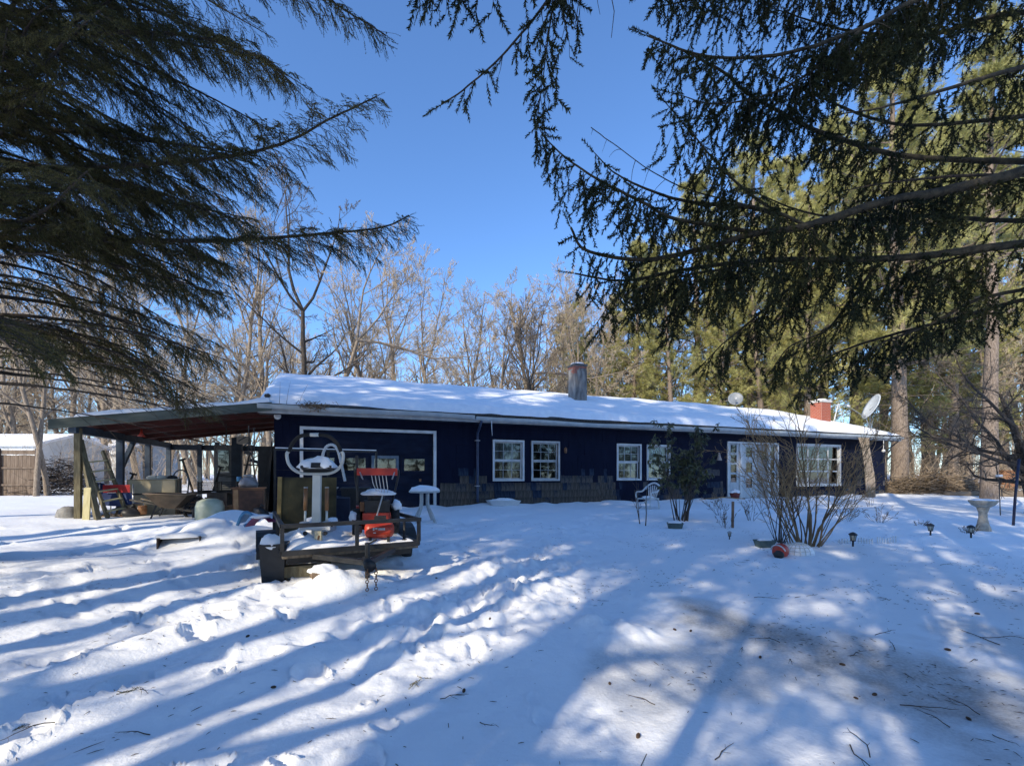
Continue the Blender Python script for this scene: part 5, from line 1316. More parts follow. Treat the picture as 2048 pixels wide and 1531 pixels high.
# --- snow blower on the trailer
b0 = on_trailer(.42, .62, LOZ + .03)
sb = thing('snow_blower', 'red and black snow blower with snowy engine on the right of the trailer', 'snow blower', b0, math.radians(20))
for sx in (-1, 1):
    w_ = MB().lathe([(0, -.05), (.1, -.05), (.19, -.06), (.2, -.03), (.2, .03), (.19, .06), (.1, .05), (0, .05)], 18, (sx * .28, .2, .2), Matrix.Rotation(PI / 2, 3, 'Y')).build('wheel', M_rubber, sb, True)
    MB().lathe([(0, -.062), (.09, -.062), (.09, .062), (0, .062)], 12, (sx * .28, .2, .2), Matrix.Rotation(PI / 2, 3, 'Y')).build('rim', M_white, w_)
    MB().tube(spline([(sx * .2, .25, .3), (sx * .26, .1, .6), (sx * .3, -.12, .88), (sx * .3, -.2, .97)], 5), .016, 7).build('handle', M_iron, sb, True)
MB().box(-.2, .2, -.05, .35, .2, .34).build('chassis', M_redm, sb)
MB().box(-.28, .3, .32, .6, .06, .42).build('auger_housing', M_redm, sb)
m = MB(); m.box(-.17, .19, -.02, .3, .345, .52); m.lathe([(.0, 0), (.12, 0), (.13, .06), (.1, .1), (0, .1)], 14, (0, .14, .521)); m.build('engine', M_black, sb)
MB().box(-.23, -.172, .0, .2, .37, .5).build('muffler', M_rust, sb)
MB().obox((.0, -.185, .945), (.56, .03, .1), (-.25, 0, 0)).build('control_panel', M_redp, sb)
MB().tube([(-.27, -.1, .5), (-.28, -.13, 1.18)], .02, 7).build('chute_crank', M_iron, sb)
MB().tube([(.08, -.08, .6), (-.07, -.28, .12)], .011, 6).build('control_rod', M_chrome, sb)
for k in range(5): MB().tube(spline([(-.08 + .05 * k, -.17, .9), (-.05 + .05 * k, -.12, .76 - .02 * k), (.02 + .03 * k, -.02, .62)], 4), .006, 5).build('cable', M_wp, sb)
for sx in (-1, 1): MB().tube([(sx * .24, -.2, .94), (sx * .2, -.27, .84)], .01, 6).build('lever', M_chrome, sb)
m = MB(); m.blob((.03, .1, .62), (.24, .2, .07), 31, .22, flat=-.02); m.build('snow_cap', SNOWP, sb, True)
MB().blob((.3, .2, .42), (.08, .12, .09), 33, .25).build('snow_cap', SNOWP, sb, True); MB().blob((-.32, .1, .28), (.07, .1, .09), 34, .25).build('snow_cap', SNOWP, sb, True)

# --- red air compressor at the front rail
b0 = on_trailer(.36, .2, LOZ + .0)
ac = thing('air_compressor', 'small red tank compressor with pale lettering behind the front rail', 'compressor', b0, math.radians(16))
MB().lathe([(0, -.2), (.06, -.195), (.1, -.17), (.115, -.13), (.115, .13), (.1, .17), (.06, .195), (0, .2)], 20, (0, 0, .17), Matrix.Rotation(PI / 2, 3, 'Y')).build('tank', M_redp, ac, True)
for sx in (-1, 1): MB().box(sx * .12 - .02, sx * .12 + .02, -.08, .08, -.02, .07).build('foot', M_iron, ac)
m = MB(); m.box(-.07, .09, -.06, .06, .286, .36); m.build('pump', M_black, ac)
m = MB()
for k, (x, w_) in enumerate(((-.085, .022), (-.055, .03), (-.012, .014), (.006, .014), (.024, .014), (.042, .014), (.06, .014))):
    m.box(x, x + w_, -.118, -.1135, .175 + (.012 if k == 1 else 0), .205 + (.006 if k < 2 else 0))
m.box(-.08, -.045, -.1185, -.1135, .135, .147); m.build('lettering', M_wp, ac)
MB().lathe([(0, -.05), (.05, -.05), (.055, .0), (.05, .05), (0, .05)], 14, (-.28, .02, .18), Matrix.Rotation(PI / 2, 3, 'Y')).build('motor', M_black, ac, True)
b0 = on_trailer(.72, .22, LOZ)
pl = thing('plunger_stand', 'thin black stand with round foot at the right end of the trailer', 'stand', b0)
MB().lathe([(0, 0), (.1, 0), (.1, .012), (.03, .03), (.018, .06), (.018, .3), (0, .3)], 16).build('stand', M_iron, pl, True)

# --- bicycle seen end on, behind the trailer
b0 = at(683, 1040, 8.75); b0.z = gz(b0.x, b0.y) + .02
bk = thing('bicycle', 'dark bicycle seen from its front wheel beside the black bin', 'bicycle', b0, math.radians(72))
def wheel(x):
    w_ = MB().tube(arc((x, 0, .33), .32, 0, 2 * PI * .999, 30), .018, 7).build('wheel', M_rubber, bk, True)
    MB().tube(arc((x, 0, .33), .295, 0, 2 * PI * .999, 28), .008, 5).build('rim', M_chrome, w_, True)
    sp__ = MB()
    for k in range(10): a = 2 * PI * k / 10; sp__.tube([(x, .01, .33), (x + .29 * math.cos(a), 0, .33 + .29 * math.sin(a))], .0025, 3)
    sp__.build('spokes', M_chrome, w_)
wheel(-.5); wheel(.5)
m = MB()
for a, b in (((-.5, 0, .33), (-.38, 0, .78)), ((-.38, 0, .74), (.05, 0, .32)), ((-.37, 0, .78), (.18, 0, .74)), ((.05, 0, .32), (.2, 0, .82)), ((.05, 0, .32), (.5, 0, .33)), ((.18, 0, .74), (.5, 0, .33))): m.tube([a, b], .016, 7)
m.build('frame', mat('bike_blue', (.02, .03, .06), (.04, .05, .09), rough=.35), bk, True)
MB().tube(spline([(-.42, -.26, .95), (-.36, -.14, .92), (-.36, 0, .92), (-.36, .14, .92), (-.42, .26, .95)], 4), .014, 7).tube([(-.38, 0, .78), (-.36, 0, .92)], .014, 7).build('handlebar', M_chrome, bk, True)
MB().blob((.22, 0, .88), (.13, .07, .035), 3, .1).build('saddle', M_black, bk, True)

# --- black wheelie bin, red fuel can, white hoop
b0 = at(712, 1036, 9.1); b0.z = gz(b0.x, b0.y)
wb = thing('wheelie_bin', 'tall black plastic bin standing behind the red can', 'bin', b0, math.radians(15))
m = MB(); m.add([(-.2, -.2, 0), (.2, -.2, 0), (.2, .2, 0), (-.2, .2, 0), (-.26, -.26, .92), (.26, -.26, .92), (.26, .26, .92), (-.26, .26, .92)], [(3, 2, 1, 0), (4, 5, 6, 7), (0, 1, 5, 4), (1, 2, 6, 5), (2, 3, 7, 6), (3, 0, 4, 7)]); m.build('tub', M_black, wb)
MB().box(-.28, .28, -.28, .28, .921, .96).build('lid', M_black, wb)
for sx in (-1, 1): MB().lathe([(0, -.03), (.1, -.03), (.1, .03), (0, .03)], 14, (sx * .2, .22, .1), Matrix.Rotation(PI / 2, 3, 'Y')).build('wheel', M_rubber, wb)
b0 = at(716, 1044, 8.3); b0.z = gz(b0.x, b0.y) - .02
rc = thing('fuel_can', 'bright red plastic can topped with snow beside the snow blower', 'fuel can', b0, math.radians(20))
m = MB(); m.box(-.17, .17, -.12, .12, 0, .34); m.add([(-.17, -.12, .341), (.17, -.12, .341), (.17, .12, .341), (-.17, .12, .341), (-.14, -.09, .44), (.14, -.09, .44), (.14, .09, .44), (-.14, .09, .44)], [(4, 5, 6, 7), (0, 1, 5, 4), (1, 2, 6, 5), (2, 3, 7, 6), (3, 0, 4, 7)]); m.build('body', M_redp, rc)
MB().tube([(-.12, 0, .43), (-.13, 0, .52), (-.06, 0, .53)], .022, 8).build('spout', M_redp, rc, True)
MB().blob((.05, 0, .46), (.14, .11, .1), 41, 0.24, flat=-.03, fr=1.9).build('snow_cap', SNOWP, rc, True)
b0 = on_trailer(-.05, 2.02, LOZ + .02)
hp = thing('white_hoop', 'white ribbed hoop rising behind the exercise machine', 'tube', b0, math.radians(18))
pts = spline([(-.2, 0, .5), (-.15, 0, .85), (-.08, 0, 1.3), (.02, 0, 1.42), (.13, 0, 1.36), (.2, 0, 1.1), (.26, 0, .8)], 8)
MB().tube(pts, [.022 + .003 * (k % 2) for k in range(len(pts))], 10).build('tube', M_wp, hp); MB().box(-.3, .34, -.12, .14, 0, .52).build('base', mat('navy_plastic', (.01, .015, .04), (.02, .03, .06)), hp)
b0 = at(574, 1040, 8.4); b0.z = gz(b0.x, b0.y)
gc = thing('hand_cart', 'mint green tubular hand cart by the house corner', 'cart', b0, math.radians(25))
M_mint = mat('mint_tube', (.2, .36, .3), (.3, .45, .38), rough=.5)
for sx in (-1, 1): MB().tube([(sx * .1, 0, 0), (sx * .1, .02, .3), (sx * .085 - .02, -.05, .66)], .016, 7).build('side_tube', M_mint, gc, True)
m = MB(); m.tube([(-.1, 0, .3), (.1, 0, .34)], .013, 6); m.tube([(-.1, 0, .34), (.1, 0, .28)], .013, 6); m.build('cross_tube', M_mint, gc); MB().box(-.12, .12, -.18, 0, 0, .02).build('toe_plate', M_mint, gc)
for sx in (-1, 1): MB().lathe([(0, -.02), (.08, -.02), (.08, .02), (0, .02)], 12, (sx * .15, .05, .08), Matrix.Rotation(PI / 2, 3, 'Y')).build('wheel', M_rubber, gc)

# --- round white plastic table with a dome of snow
b0 = at(849, 1034, 10.6); b0.z = gz(b0.x, b0.y) - .08
tb = thing('patio_table', 'round white plastic table with snow dome beside the garage door', 'table', b0)
M_tbl = mat('aged_white_plastic', (.42, .44, .44), (.54, .54, .52), rough=.5)
MB().lathe([(0, .76), (.33, .76), (.36, .77), (.36, .8), (.33, .805), (0, .805)], 30).build('table_top', M_tbl, tb, True)
MB().blob((0, 0, .8), (.35, .35, .13), 51, 0.12, flat=0.0, nu=28, fr=1.9).build('snow_cap', SNOWP, tb, True)
for k in range(4):
    a = PI / 4 + k * PI / 2 + .35
    MB().tube(spline([(.1 * math.cos(a), .1 * math.sin(a), .76), (.11 * math.cos(a), .11 * math.sin(a), .45), (.24 * math.cos(a), .24 * math.sin(a), .2), (.33 * math.cos(a), .33 * math.sin(a), .0)], 4), .032, 8).build('leg', M_tbl, tb, True)

# --- things under the drift: sleds, buried box, saucer
b0 = at(500, 1042, 7.4)
def drift_thing(px, py, Y): p = at(px, py, Y); return p
sl = thing('plastic_sled', 'blue plastic sled rim sticking out of the snow drift', 'sled', at(489, 1034, 7.0), math.radians(10))
MB().tube(spline([(-.1, 0, -.12), (-.04, -.02, .02), (.03, -.02, .08), (.1, 0, .03), (.1, 0, -.08), (.0, -.02, -.13)], 5), .025, 8).build('rim', mat('blue_plastic', (.05, .2, .38), (.1, .3, .48), rough=.4), sl, True)
m = MB(); m.grid(lambda u, v: (-.09 + .2 * u, .03 + .05 * math.sin(PI * u) + .25 * v, -.1 + .17 * math.sin(PI * u) * (1 - .3 * v)), 10, 5); m.build('hull', mat('blue_plastic', (.05, .2, .38)), sl, True)
s3 = thing('plastic_sled', 'magenta plastic sled curving out of the snow by the black bin', 'sled', at(512, 1040, 6.8), math.radians(5))
m = MB(); m.grid(lambda u, v: (-.16 + .34 * u, .0 + .3 * v, -.16 + (.22 - .04 * v) * math.sin(PI * (.05 + .8 * u)) ** .7), 14, 6); m.build('hull', mat('magenta_plastic', (.32, .012, .1), (.42, .025, .15), rough=.4), s3, True)
MB().blob((.02, .12, .045), (.15, .13, .035), 61, .1).build('snow_cap', SNOWP, s3, True)
b0 = at(362, 1064, 7.35); b0.z = gz(b0.x, b0.y) - .1
bx_ = thing('buried_box', 'dark open wooden box under the snow drift before the carport', 'box', b0, math.radians(25))
m = MB(); m.box(-.3, .25, -.02, .3, .0, .02); m.box(-.3, .25, -.02, .3, .2, .225); m.box(-.32, -.3, -.02, .3, 0, .225); m.box(.25, .27, -.02, .3, 0, .225); m.box(-.3, .25, .28, .3, .02, .2); m.build('case', mat('dark_brown_case', (.022, .014, .01), (.05, .032, .022)), bx_)
MB().blob((-.02, .1, .215), (.36, .15, .075), 62, 0.29, flat=-.01, nu=28, fr=1.9).build('snow_cap', SNOWP, bx_, True)
b0 = at(600, 1118, 5.8); b0.z = gz(b0.x, b0.y) - .02
lg = thing('old_log', 'mossy timber lying in shadow under the trailer front', 'timber', b0, math.radians(24))
MB().obox((0, 0, .08), (.75, .14, .14)).build('beam', M_post, lg)
b0 = at(634, 1112, 5.3); b0.z = gz(b0.x, b0.y) - .2
sbk = thing('wooden_block', 'brown block with thick snow cap in front of the trailer rail', 'block', b0, math.radians(30))
MB().box(-.06, .2, -.06, .16, 0, .24).build('block', mat('tan_wood', (.14, .09, .055), (.22, .15, .09)), sbk); MB().blob((.08, .06, .235), (.17, .14, .08), 63, 0.21, flat=-.01, nu=26, fr=1.9).build('snow_cap', SNOWP, sbk, True)

# ------------------------------------------------------------------ things in the carport (house frame coordinates)
def cpt(name, label, cat, t, w, z=-.09, rz=0.0): return thing(name, label, cat, H(t, w, z), HROT + rz)
def from_px(px, py, Y):
    p = at(px, py, Y); t, w = house_tw(p.x, p.y); return t, w, p.z - HZ
t_, w_, z_ = from_px(243, 1028, 11.2)
fc = cpt('folding_chair', 'folding camp chair with blue seat and red backrest in the carport', 'chair', t_, w_, -.09, math.radians(-8))
M_bluef = mat('blue_cloth', (.015, .03, .11), (.03, .06, .17), rough=.8); M_redf = mat('red_cloth', (.3, .012, .015), (.4, .025, .025), rough=.8)
for x in (-.36, .36):
    for y, nm_ in ((-.22, 0), (.25, 1)): MB().tube([(x, y, 0), (x * .96, y * .9, .85 if y < 0 else .5)], .014, 7).build('leg', M_chrome, fc, True)
    MB().tube([(x, -.24, .6), (x, .28, .58)], .022, 7).build('armrest', M_black, fc, True)
    MB().tube([(x, -.22, .05), (-x * .2, .2, .42)], .012, 6).build('cross_brace', M_black, fc)
m = MB(); m.grid(lambda u, v: (-.34 + .68 * u, -.24 + .05 * math.sin(PI * u) + .04 * v, .36 + .28 * v - .05 * math.sin(PI * u) * (1 - v)), 10, 4); m.build('backrest_lower', M_bluef, fc, True)
m = MB(); m.grid(lambda u, v: (-.26 + .56 * u, -.235 + .05 * math.sin(PI * u), .645 + .19 * v), 10, 3); m.build('backrest', M_redf, fc, True)
m = MB(); m.grid(lambda u, v: (-.34 + .68 * u, -.2 + .46 * v, .36 - .05 * math.sin(PI * u) * math.sin(PI * v)), 8, 6); m.build('seat', M_bluef, fc, True)
cl = cpt('blue_jacket', 'crumpled dark blue jacket hung over the chair arm', 'jacket', t_ - .42, w_ - .05, .62, 0)
MB().blob((0, 0, 0), (.17, .14, .17), 71, .35).build('cloth', M_bluef, cl, True)
t_, w_, z_ = from_px(307, 1014, 11.75)
mt = cpt('mattress', 'pale beige mattress standing on edge under the carport', 'mattress', t_, w_, -.09, math.radians(-6))
M_mat_ = mat('beige_ticking', (.46, .38, .24), (.58, .49, .33), rough=.85, scale=3)
def cush(u, v): return None
m = MB()
for yy, sg in ((-.09, 1), (.09, -1)):
    m.grid(lambda u, v: (-.52 + 1.04 * u, yy - sg * .02 * math.sin(PI * u) * math.sin(PI * v), .02 + .92 * v), 12, 12)
m.box(-.53, .53, -.089, .089, .0, .02); m.box(-.53, .53, -.089, .089, .94, .96); m.box(-.54, -.52, -.089, .089, .0, .96); m.box(.52, .54, -.089, .089, 0, .96)
mo = m.build('mattress_body', M_mat_, mt); MB().tube([(-.53, -.1, .02), (-.53, -.1, .94), (.53, -.1, .94), (.53, -.1, .02)], .008, 5).build('piping', M_wood, mt)
MB().box(.541, .6, -.05, .1, 0, .98).build('side_board', M_wood, mt)
t_, w_, z_ = from_px(325, 940, 11.85)
for k, (dx, mm, lab) in enumerate(((-.18, M_cream, 'first pale shoe on top of the mattress'), (.02, M_cream, 'second pale shoe on top of the mattress'), (.26, M_black, 'black shoe on top of the mattress'))):
    s_ = cpt('shoe', lab, 'shoe', t_ + dx - .05, w_ + .05, .87, math.radians(20)); MB().blob((0, 0, .05), (.12, .05, .055), 80 + k, .2, flat=-.04).build('upper', mm, s_, True); MB().box(-.11, .11, -.04, .04, 0.0, .012).build('sole', M_wp, s_)
t_, w_, z_ = from_px(358, 985, 12.3)
ht = cpt('hand_truck', 'grey hand truck with arched handle leaning by the dark pillar', 'hand truck', t_, w_, -.09, math.radians(-10))
MB().tube(spline([(-.2, 0, 0), (-.2, .04, .6), (-.2, .08, .95), (-.12, .09, 1.15), (0, .09, 1.21), (.12, .09, 1.15), (.2, .08, .95), (.2, .04, .6), (.2, 0, 0)], 5), .018, 8).build('frame', mat('grey_tube', (.09, .1, .11), (.16, .17, .18), rough=.4), ht, True)
for z in (.35, .62): MB().tube([(-.2, .03, z), (.2, .03, z)], .014, 6).build('cross_bar', M_iron, ht)
MB().box(-.2, .2, -.22, 0, .0, .015).build('toe_plate', M_iron, ht)
for sx in (-1, 1): MB().lathe([(0, -.03), (.12, -.03), (.12, .03), (0, .03)], 16, (sx * .26, .1, .12), Matrix.Rotation(PI / 2, 3, 'Y')).build('wheel', M_rubber, ht, True)
t_, w_, z_ = from_px(342, 1034, 10.9)
wbw = cpt('wheelbarrow', 'brown wheelbarrow tub standing in front of the mattress', 'wheelbarrow', t_, w_, -.09, math.radians(-5))
m = MB(); bot = [(-.16, -.2, .3), (.14, -.2, .26), (.14, .2, .26), (-.16, .2, .3)]; top_ = [(-.44, -.32, .64), (.46, -.32, .6), (.46, .32, .6), (-.44, .32, .64)]
m.add(bot + top_, [(3, 2, 1, 0), (0, 1, 5, 4), (1, 2, 6, 5), (2, 3, 7, 6), (3, 0, 4, 7)]); m.build('tub', mat('brown_steel', (.085, .055, .028), (.16, .105, .055), rough=.6), wbw)
MB().tube([(-.44, -.32, .64), (.46, -.32, .6), (.46, .32, .6), (-.44, .32, .64)], .012, 6, closed=True).build('rim', mat('tan_edge', (.3, .2, .12), (.4, .28, .18)), wbw, True)
MB().tube(arc((.44, 0, .19), .17, 0, 2 * PI * .999, 22), .03, 8).build('wheel', M_rubber, wbw, True)
for sy in (-1, 1):
    MB().bar((.44, sy * .07, .19), (-.72, sy * .26, .5), .035).build('handle', M_wood, wbw); MB().bar((-.22, sy * .2, .36), (-.34, sy * .22, 0), .03).build('leg', M_iron, wbw); MB().bar((-.1, sy * .2, .3), (-.3, sy * .22, .12), .025).build('leg_brace', M_iron, wbw)
t_, w_, z_ = from_px(302, 1020, 12.0)
bu = cpt('blue_bucket', 'blue bucket on the floor beside the wheelbarrow', 'bucket', t_, w_, -.09)
MB().lathe([(0, 0), (.13, 0), (.17, .3), (.16, .3), (.12, .02), (0, .02)], 18).build('pail', mat('blue_pail', (.03, .1, .25), (.06, .16, .34), rough=.5), bu, True); MB().tube(arc((0, 0, .3), .165, 0, PI, 12, (1, 0, 0), (0, .3, .25)), .006, 5).build('handle', M_chrome, bu)
t_, w_, z_ = from_px(420, 1036, 10.7)
wt = cpt('white_tub', 'curved pale green plastic tub tipped over at the carport edge', 'tub', t_, w_, -.06, math.radians(15))
m = MB(); prof = [(.3, 0), (.3, .3), (.26, .42), (.14, .48), (0, .49)]
m.lathe([(.27, -.05)] + prof, 22); m.build('shell', mat('pale_green_plastic', (.36, .4, .28), (.48, .5, .38), rough=.45), wt, True); MB().lathe([(.285, -.06), (.32, -.05), (.32, -.02), (.29, -.01)], 22).build('rim', M_wp, wt, True)
t_, w_, z_ = from_px(498, 1022, 11.1)
cb = cpt('wooden_cabinet', 'brown wooden cabinet at the right end of the carport', 'cabinet', t_, w_, -.09, math.radians(4))
MB().box(-.32, .34, -.24, .24, 0, .74).build('carcass', M_brown, cb); MB().box(-.36, .38, -.28, .28, .742, .77).build('top', M_brown, cb); MB().box(-.3, -.2, -.262, -.241, .02, .72).build('stile', mat('orange_wood', (.3, .15, .06), (.4, .22, .1)), cb); MB().box(-.18, .32, -.255, -.241, .05, .7).build('door_panel', mat('dark_brown_panel', (.05, .022, .012), (.1, .045, .025)), cb)
t_, w_, z_ = from_px(497, 960, 11.15)
kt = cpt('enamel_pot', 'dull grey enamel pot standing on the wooden cabinet', 'pot', t_, w_, .68)
MB().lathe([(0, 0), (.2, 0), (.22, .08), (.17, .2), (.12, .23), (.12, .26), (0, .27)], 20).build('pot', mat('dull_enamel', (.2, .17, .16), (.3, .27, .26), rough=.4), kt, True); MB().lathe([(0, .271), (.11, .271), (.13, .29), (.1, .31), (0, .315)], 18).build('lid', M_chrome, kt, True)
t_, w_, z_ = from_px(440, 966, 12.6)
for k, (dx, dz, lab) in enumerate(((-.28, .0, 'black milk crate left on the shelf in the carport'), (.2, .0, 'black milk crate right on the shelf in the carport'))):
    cr = cpt('milk_crate', lab, 'crate', t_ + dx, w_, .52 + dz, .05 * k)
    for a in range(5):
        z = .03 + a * .055
        m = MB(); m.box(-.2, .2, -.17, -.155, z - .012, z + .012); m.box(-.2, .2, .155, .17, z - .012, z + .012); m.box(-.2, -.185, -.155, .155, z - .012, z + .012); m.box(.185, .2, -.155, .155, z - .012, z + .012); m.build('slat', M_black, cr)
    m = MB()
    for sx in (-1, 1):
        for sy in (-1, 1): m.box(sx * .192 - .015, sx * .192 + .015, sy * .162 - .015, sy * .162 + .015, 0, .28)
    m.box(-.185, .185, -.155, .155, 0, .015); m.build('corner_posts', M_black, cr)
sh_ = cpt('workbench', 'dark workbench with clutter under it at the back of the carport', 'workbench', t_ - .0, w_ + .15, -.09)
MB().box(-.75, .75, -.3, .3, .55, .6).build('bench_top', M_black, sh_)
for sx in (-1, 1):
    for sy in (-1, 1): MB().box(sx * .68 - .03, sx * .68 + .03, sy * .25 - .03, sy * .25 + .03, 0, .549).build('leg', M_black, sh_)
rr = random.Random(8); m = MB()
for k in range(26): m.obox((rr.uniform(-.6, .6), rr.uniform(-.25, .25), rr.uniform(.03, .4)), (rr.uniform(.1, .7), .03, .03), (rr.uniform(-.3, .3), rr.uniform(-.4, .4), rr.uniform(-1, 1)))
m.build('offcuts', M_barkd, sh_, kind='stuff')
t_, w_, z_ = from_px(455, 945, 13.0)
fr_ = cpt('cart_frame', 'black wire cart frame standing behind the crates', 'cart', t_, w_, .5, .1)
m = MB(); m.tube([(-.28, 0, 0), (-.22, 0, .5), (.28, 0, .42), (.24, 0, 0)], .014, 6); m.tube([(-.22, 0, .46), (.28, 0, .38)], .01, 6); m.build('wire_frame', M_iron, fr_)
# tools hanging at the house end
for k, (px, py, ln_, lab) in enumerate(((508, 872, .75, 'long black tool hanging nearest the house under the carport'), (497, 868, .6, 'short hanging hook tool under the carport ceiling'), (452, 862, .55, 'hanging loop of wire in the open back of the carport'))):
    t_, w_, z_ = from_px(px, py, 11.4 if k < 2 else 13)
    h_ = cpt('hanging_tool', lab, 'tool', t_, w_, z_ - ln_ + .12)
    MB().tube([(0, 0, 0), (.01, 0, ln_ * .6), (0, 0, ln_ + .1)], .014, 6).build('shaft', M_black, h_)
    if k < 2: MB().obox((0, 0, .0), (.2, .04, .08), (0, .3, 0)).tube([(-.05, 0, ln_ * .7), (-.22, 0, ln_ * .5)], .014, 6).build('head', M_black, h_)
    else: MB().tube(arc((-.1, 0, -.1), .16, 0, 2 * PI * .99, 18), .008, 5).build('loop', M_iron, h_)
t_, w_, z_ = from_px(283, 868, 12.2)
lp = cpt('hanging_lamp', 'small cone lamp hanging from the red carport ceiling', 'lamp', t_, w_, z_ - .06); MB().lathe([(.0, .2), (.02, .2), (.03, .1), (.09, 0), (.085, 0), (.02, .09), (0, .09)], 14).build('shade', M_redm, lp, True); MB().tube([(0, 0, .2), (0, 0, .42)], .006, 5).build('cord', M_black, lp)
t_, w_, z_ = from_px(433, 1012, 10.9)
bw = cpt('basket', 'small orange wicker basket at the cabinet foot', 'basket', t_ + .12, w_ + .1, .05); MB().lathe([(0, 0), (.13, 0), (.16, .1), (.15, .1), (.12, .02), (0, .02)], 14).build('bowl', mat('wicker', (.35, .2, .08), (.48, .3, .14), rough=.8, bump=.4, scale=30), bw)
# tyre and coiled hose heap beside the wheelbarrow
t_, w_, z_ = from_px(385, 1022, 11.6)
ho = cpt('hose_heap', 'heap of coiled black hose and cables beside the wheelbarrow', 'hose', t_, w_, -.09); m = MB()
for k in range(9): m.tube(arc((rr.uniform(-.08, .08), rr.uniform(-.05, .05), .22 + rr.uniform(-.05, .1)), rr.uniform(.14, .24), 0, 2 * PI * .98, 18, (1, rr.uniform(-.5, .5), 0), (rr.uniform(-.3, .3), .4, 1)), .016, 6)
m.build('coils', M_black, ho, True)
# leaning ladder, leaning timbers and bucket at the outer post
p0 = at(216, 1040, 10.6); p1 = at(166, 905, 10.9); b0 = Vector((p0.x, p0.y, gz(p0.x, p0.y)))
ld = thing('wooden_ladder', 'wooden ladder with sunlight put into its rung colour, leaning against the outer carport post', 'ladder', b0)
ax_ = p1 - b0; sd = Vector((.16, .34, .06)); M_pale = mat('pale_wood', (.38, .34, .18), (.5, .45, .27), rough=.85, scale=4, stretch=(3, 3, 1))
MB().bar((0, 0, 0), ax_, .05, .09).build('rail', M_post, ld); MB().bar(sd, ax_ + sd, .05, .09).build('rail', M_post, ld)
for k in range(6): q = ax_ * (.1 + .15 * k); MB().bar(q, q + sd, .13, .03, (0, 0, 1)).build('rung', M_pale, ld)  # rungs paler than the rails: the sun on them is put into the colour
p0 = at(196, 1040, 10.35); p1 = at(160, 880, 10.6); b0 = Vector((p0.x, p0.y, gz(p0.x, p0.y) - .02))
tm = thing('leaning_timber', 'thick mossy timber leaning on the outer carport post', 'timber', b0); MB().bar((0, 0, 0), p1 - b0, .1, .1).build('timber', M_post, tm)
p0 = at(172, 1036, 10.3); b0 = Vector((p0.x, p0.y, gz(p0.x, p0.y) - .02))
tm = thing('leaning_plank', 'short pale plank standing at the foot of the outer post', 'plank', b0); MB().bar((0, 0, 0), Vector((-.05, .1, .75)), .16, .03).build('plank', M_pale, tm)
b0 = onY(138, 10.6, -.02); rk = thing('stone', 'grey rounded stone with twigs at the foot of the outer post', 'stone', b0); MB().blob((0, 0, .1), (.26, .2, .2), 91, .15).build('rock', mat('stone_grey', (.16, .155, .15), (.28, .27, .25), rough=.9, bump=.4), rk, True)

bs = cpt('shade_boards', 'added black boards standing in for the shade at the house end of the carport', 'boards', -.22, .35, -.09)  # added black boards stand in for the shaded gable wall and clutter
for k in range(5): MB().obox((-.05 * k + .06, .1 + .12 * k, 1.0 - .06 * k), (.03, .3, 2.0 - .12 * k), (0, .06 + .02 * k, .1)).build('board', M_black, bs)
bs = cpt('shade_cupboard', 'added tall black cupboard standing in for the shade against the house wall in the carport', 'cupboard', -.3, 1.6, -.09)  # black cupboard added to deepen the same dark corner
MB().box(-.22, .22, -.5, .5, 0, 1.9).build('carcass', M_black, bs); MB().box(-.24, -.221, -.48, -.01, .03, 1.87).build('door', M_black, bs); MB().box(-.24, -.221, .01, .48, .03, 1.87).build('door', M_black, bs)
# more clutter
def can(label, px, py, Y, r, h, mm):
    t_, w_, z_ = from_px(px, py, Y); o = cpt('paint_can', label, 'can', t_, w_, max(-.09, z_)); MB().lathe([(0, 0), (r, 0), (r, h), (r * 1.05, h + .01), (r * .9, h + .015), (0, h)], 14).build('can', mm, o, True); MB().tube(arc((0, 0, h * .8), r * 1.05, 0, PI, 10, (1, 0, 0), (0, -.5, -.6)), .004, 4).build('wire_handle', M_chrome, o)
can('rusty paint can at the foot of the mattress', 285, 1028, 11.0, .09, .2, M_rust); can('grey paint can between chair and mattress', 272, 1030, 11.1, .08, .17, M_dgrey); can('dark can at the wheelbarrow wheel', 392, 1034, 10.8, .08, .2, M_black)
can('blue can on the cabinet top beside the pot', 478, 962, 11.1, .05, .1, mat('blue_plastic', (.05, .2, .38))); can('white can under the workbench', 425, 1000, 12.3, .09, .22, M_wp)
def carton(label, px, py, Y, sx, sy, sz, rz, mm):
    t_, w_, z_ = from_px(px, py, Y); o = cpt('cardboard_box', label, 'box', t_, w_, max(-.09, z_), rz); MB().box(-sx, sx, -sy, sy, 0, sz).build('carton', mm, o)
    MB().obox((-sx * 1.25, 0, sz + .01), (sx * .6, sy * 2, .006), (0, .5, 0)).build('flap', mm, o); MB().obox((sx * 1.25, 0, sz - .01), (sx * .6, sy * 2, .006), (0, .6, 0)).build('flap', mm, o)
M_card = mat('cardboard', (.2, .13, .07), (.3, .2, .12), rough=.9)
carton('brown carton behind the wheelbarrow', 372, 1012, 12.2, .2, .16, .3, .3, M_card); carton('dark carton below the milk crates', 440, 1010, 12.0, .24, .18, .34, -.2, mat('dark_card', (.05, .035, .025), (.09, .065, .045))); carton('small carton on the floor left of the cabinet', 455, 1026, 11.0, .13, .1, .18, .5, M_card)
rr = random.Random(6)
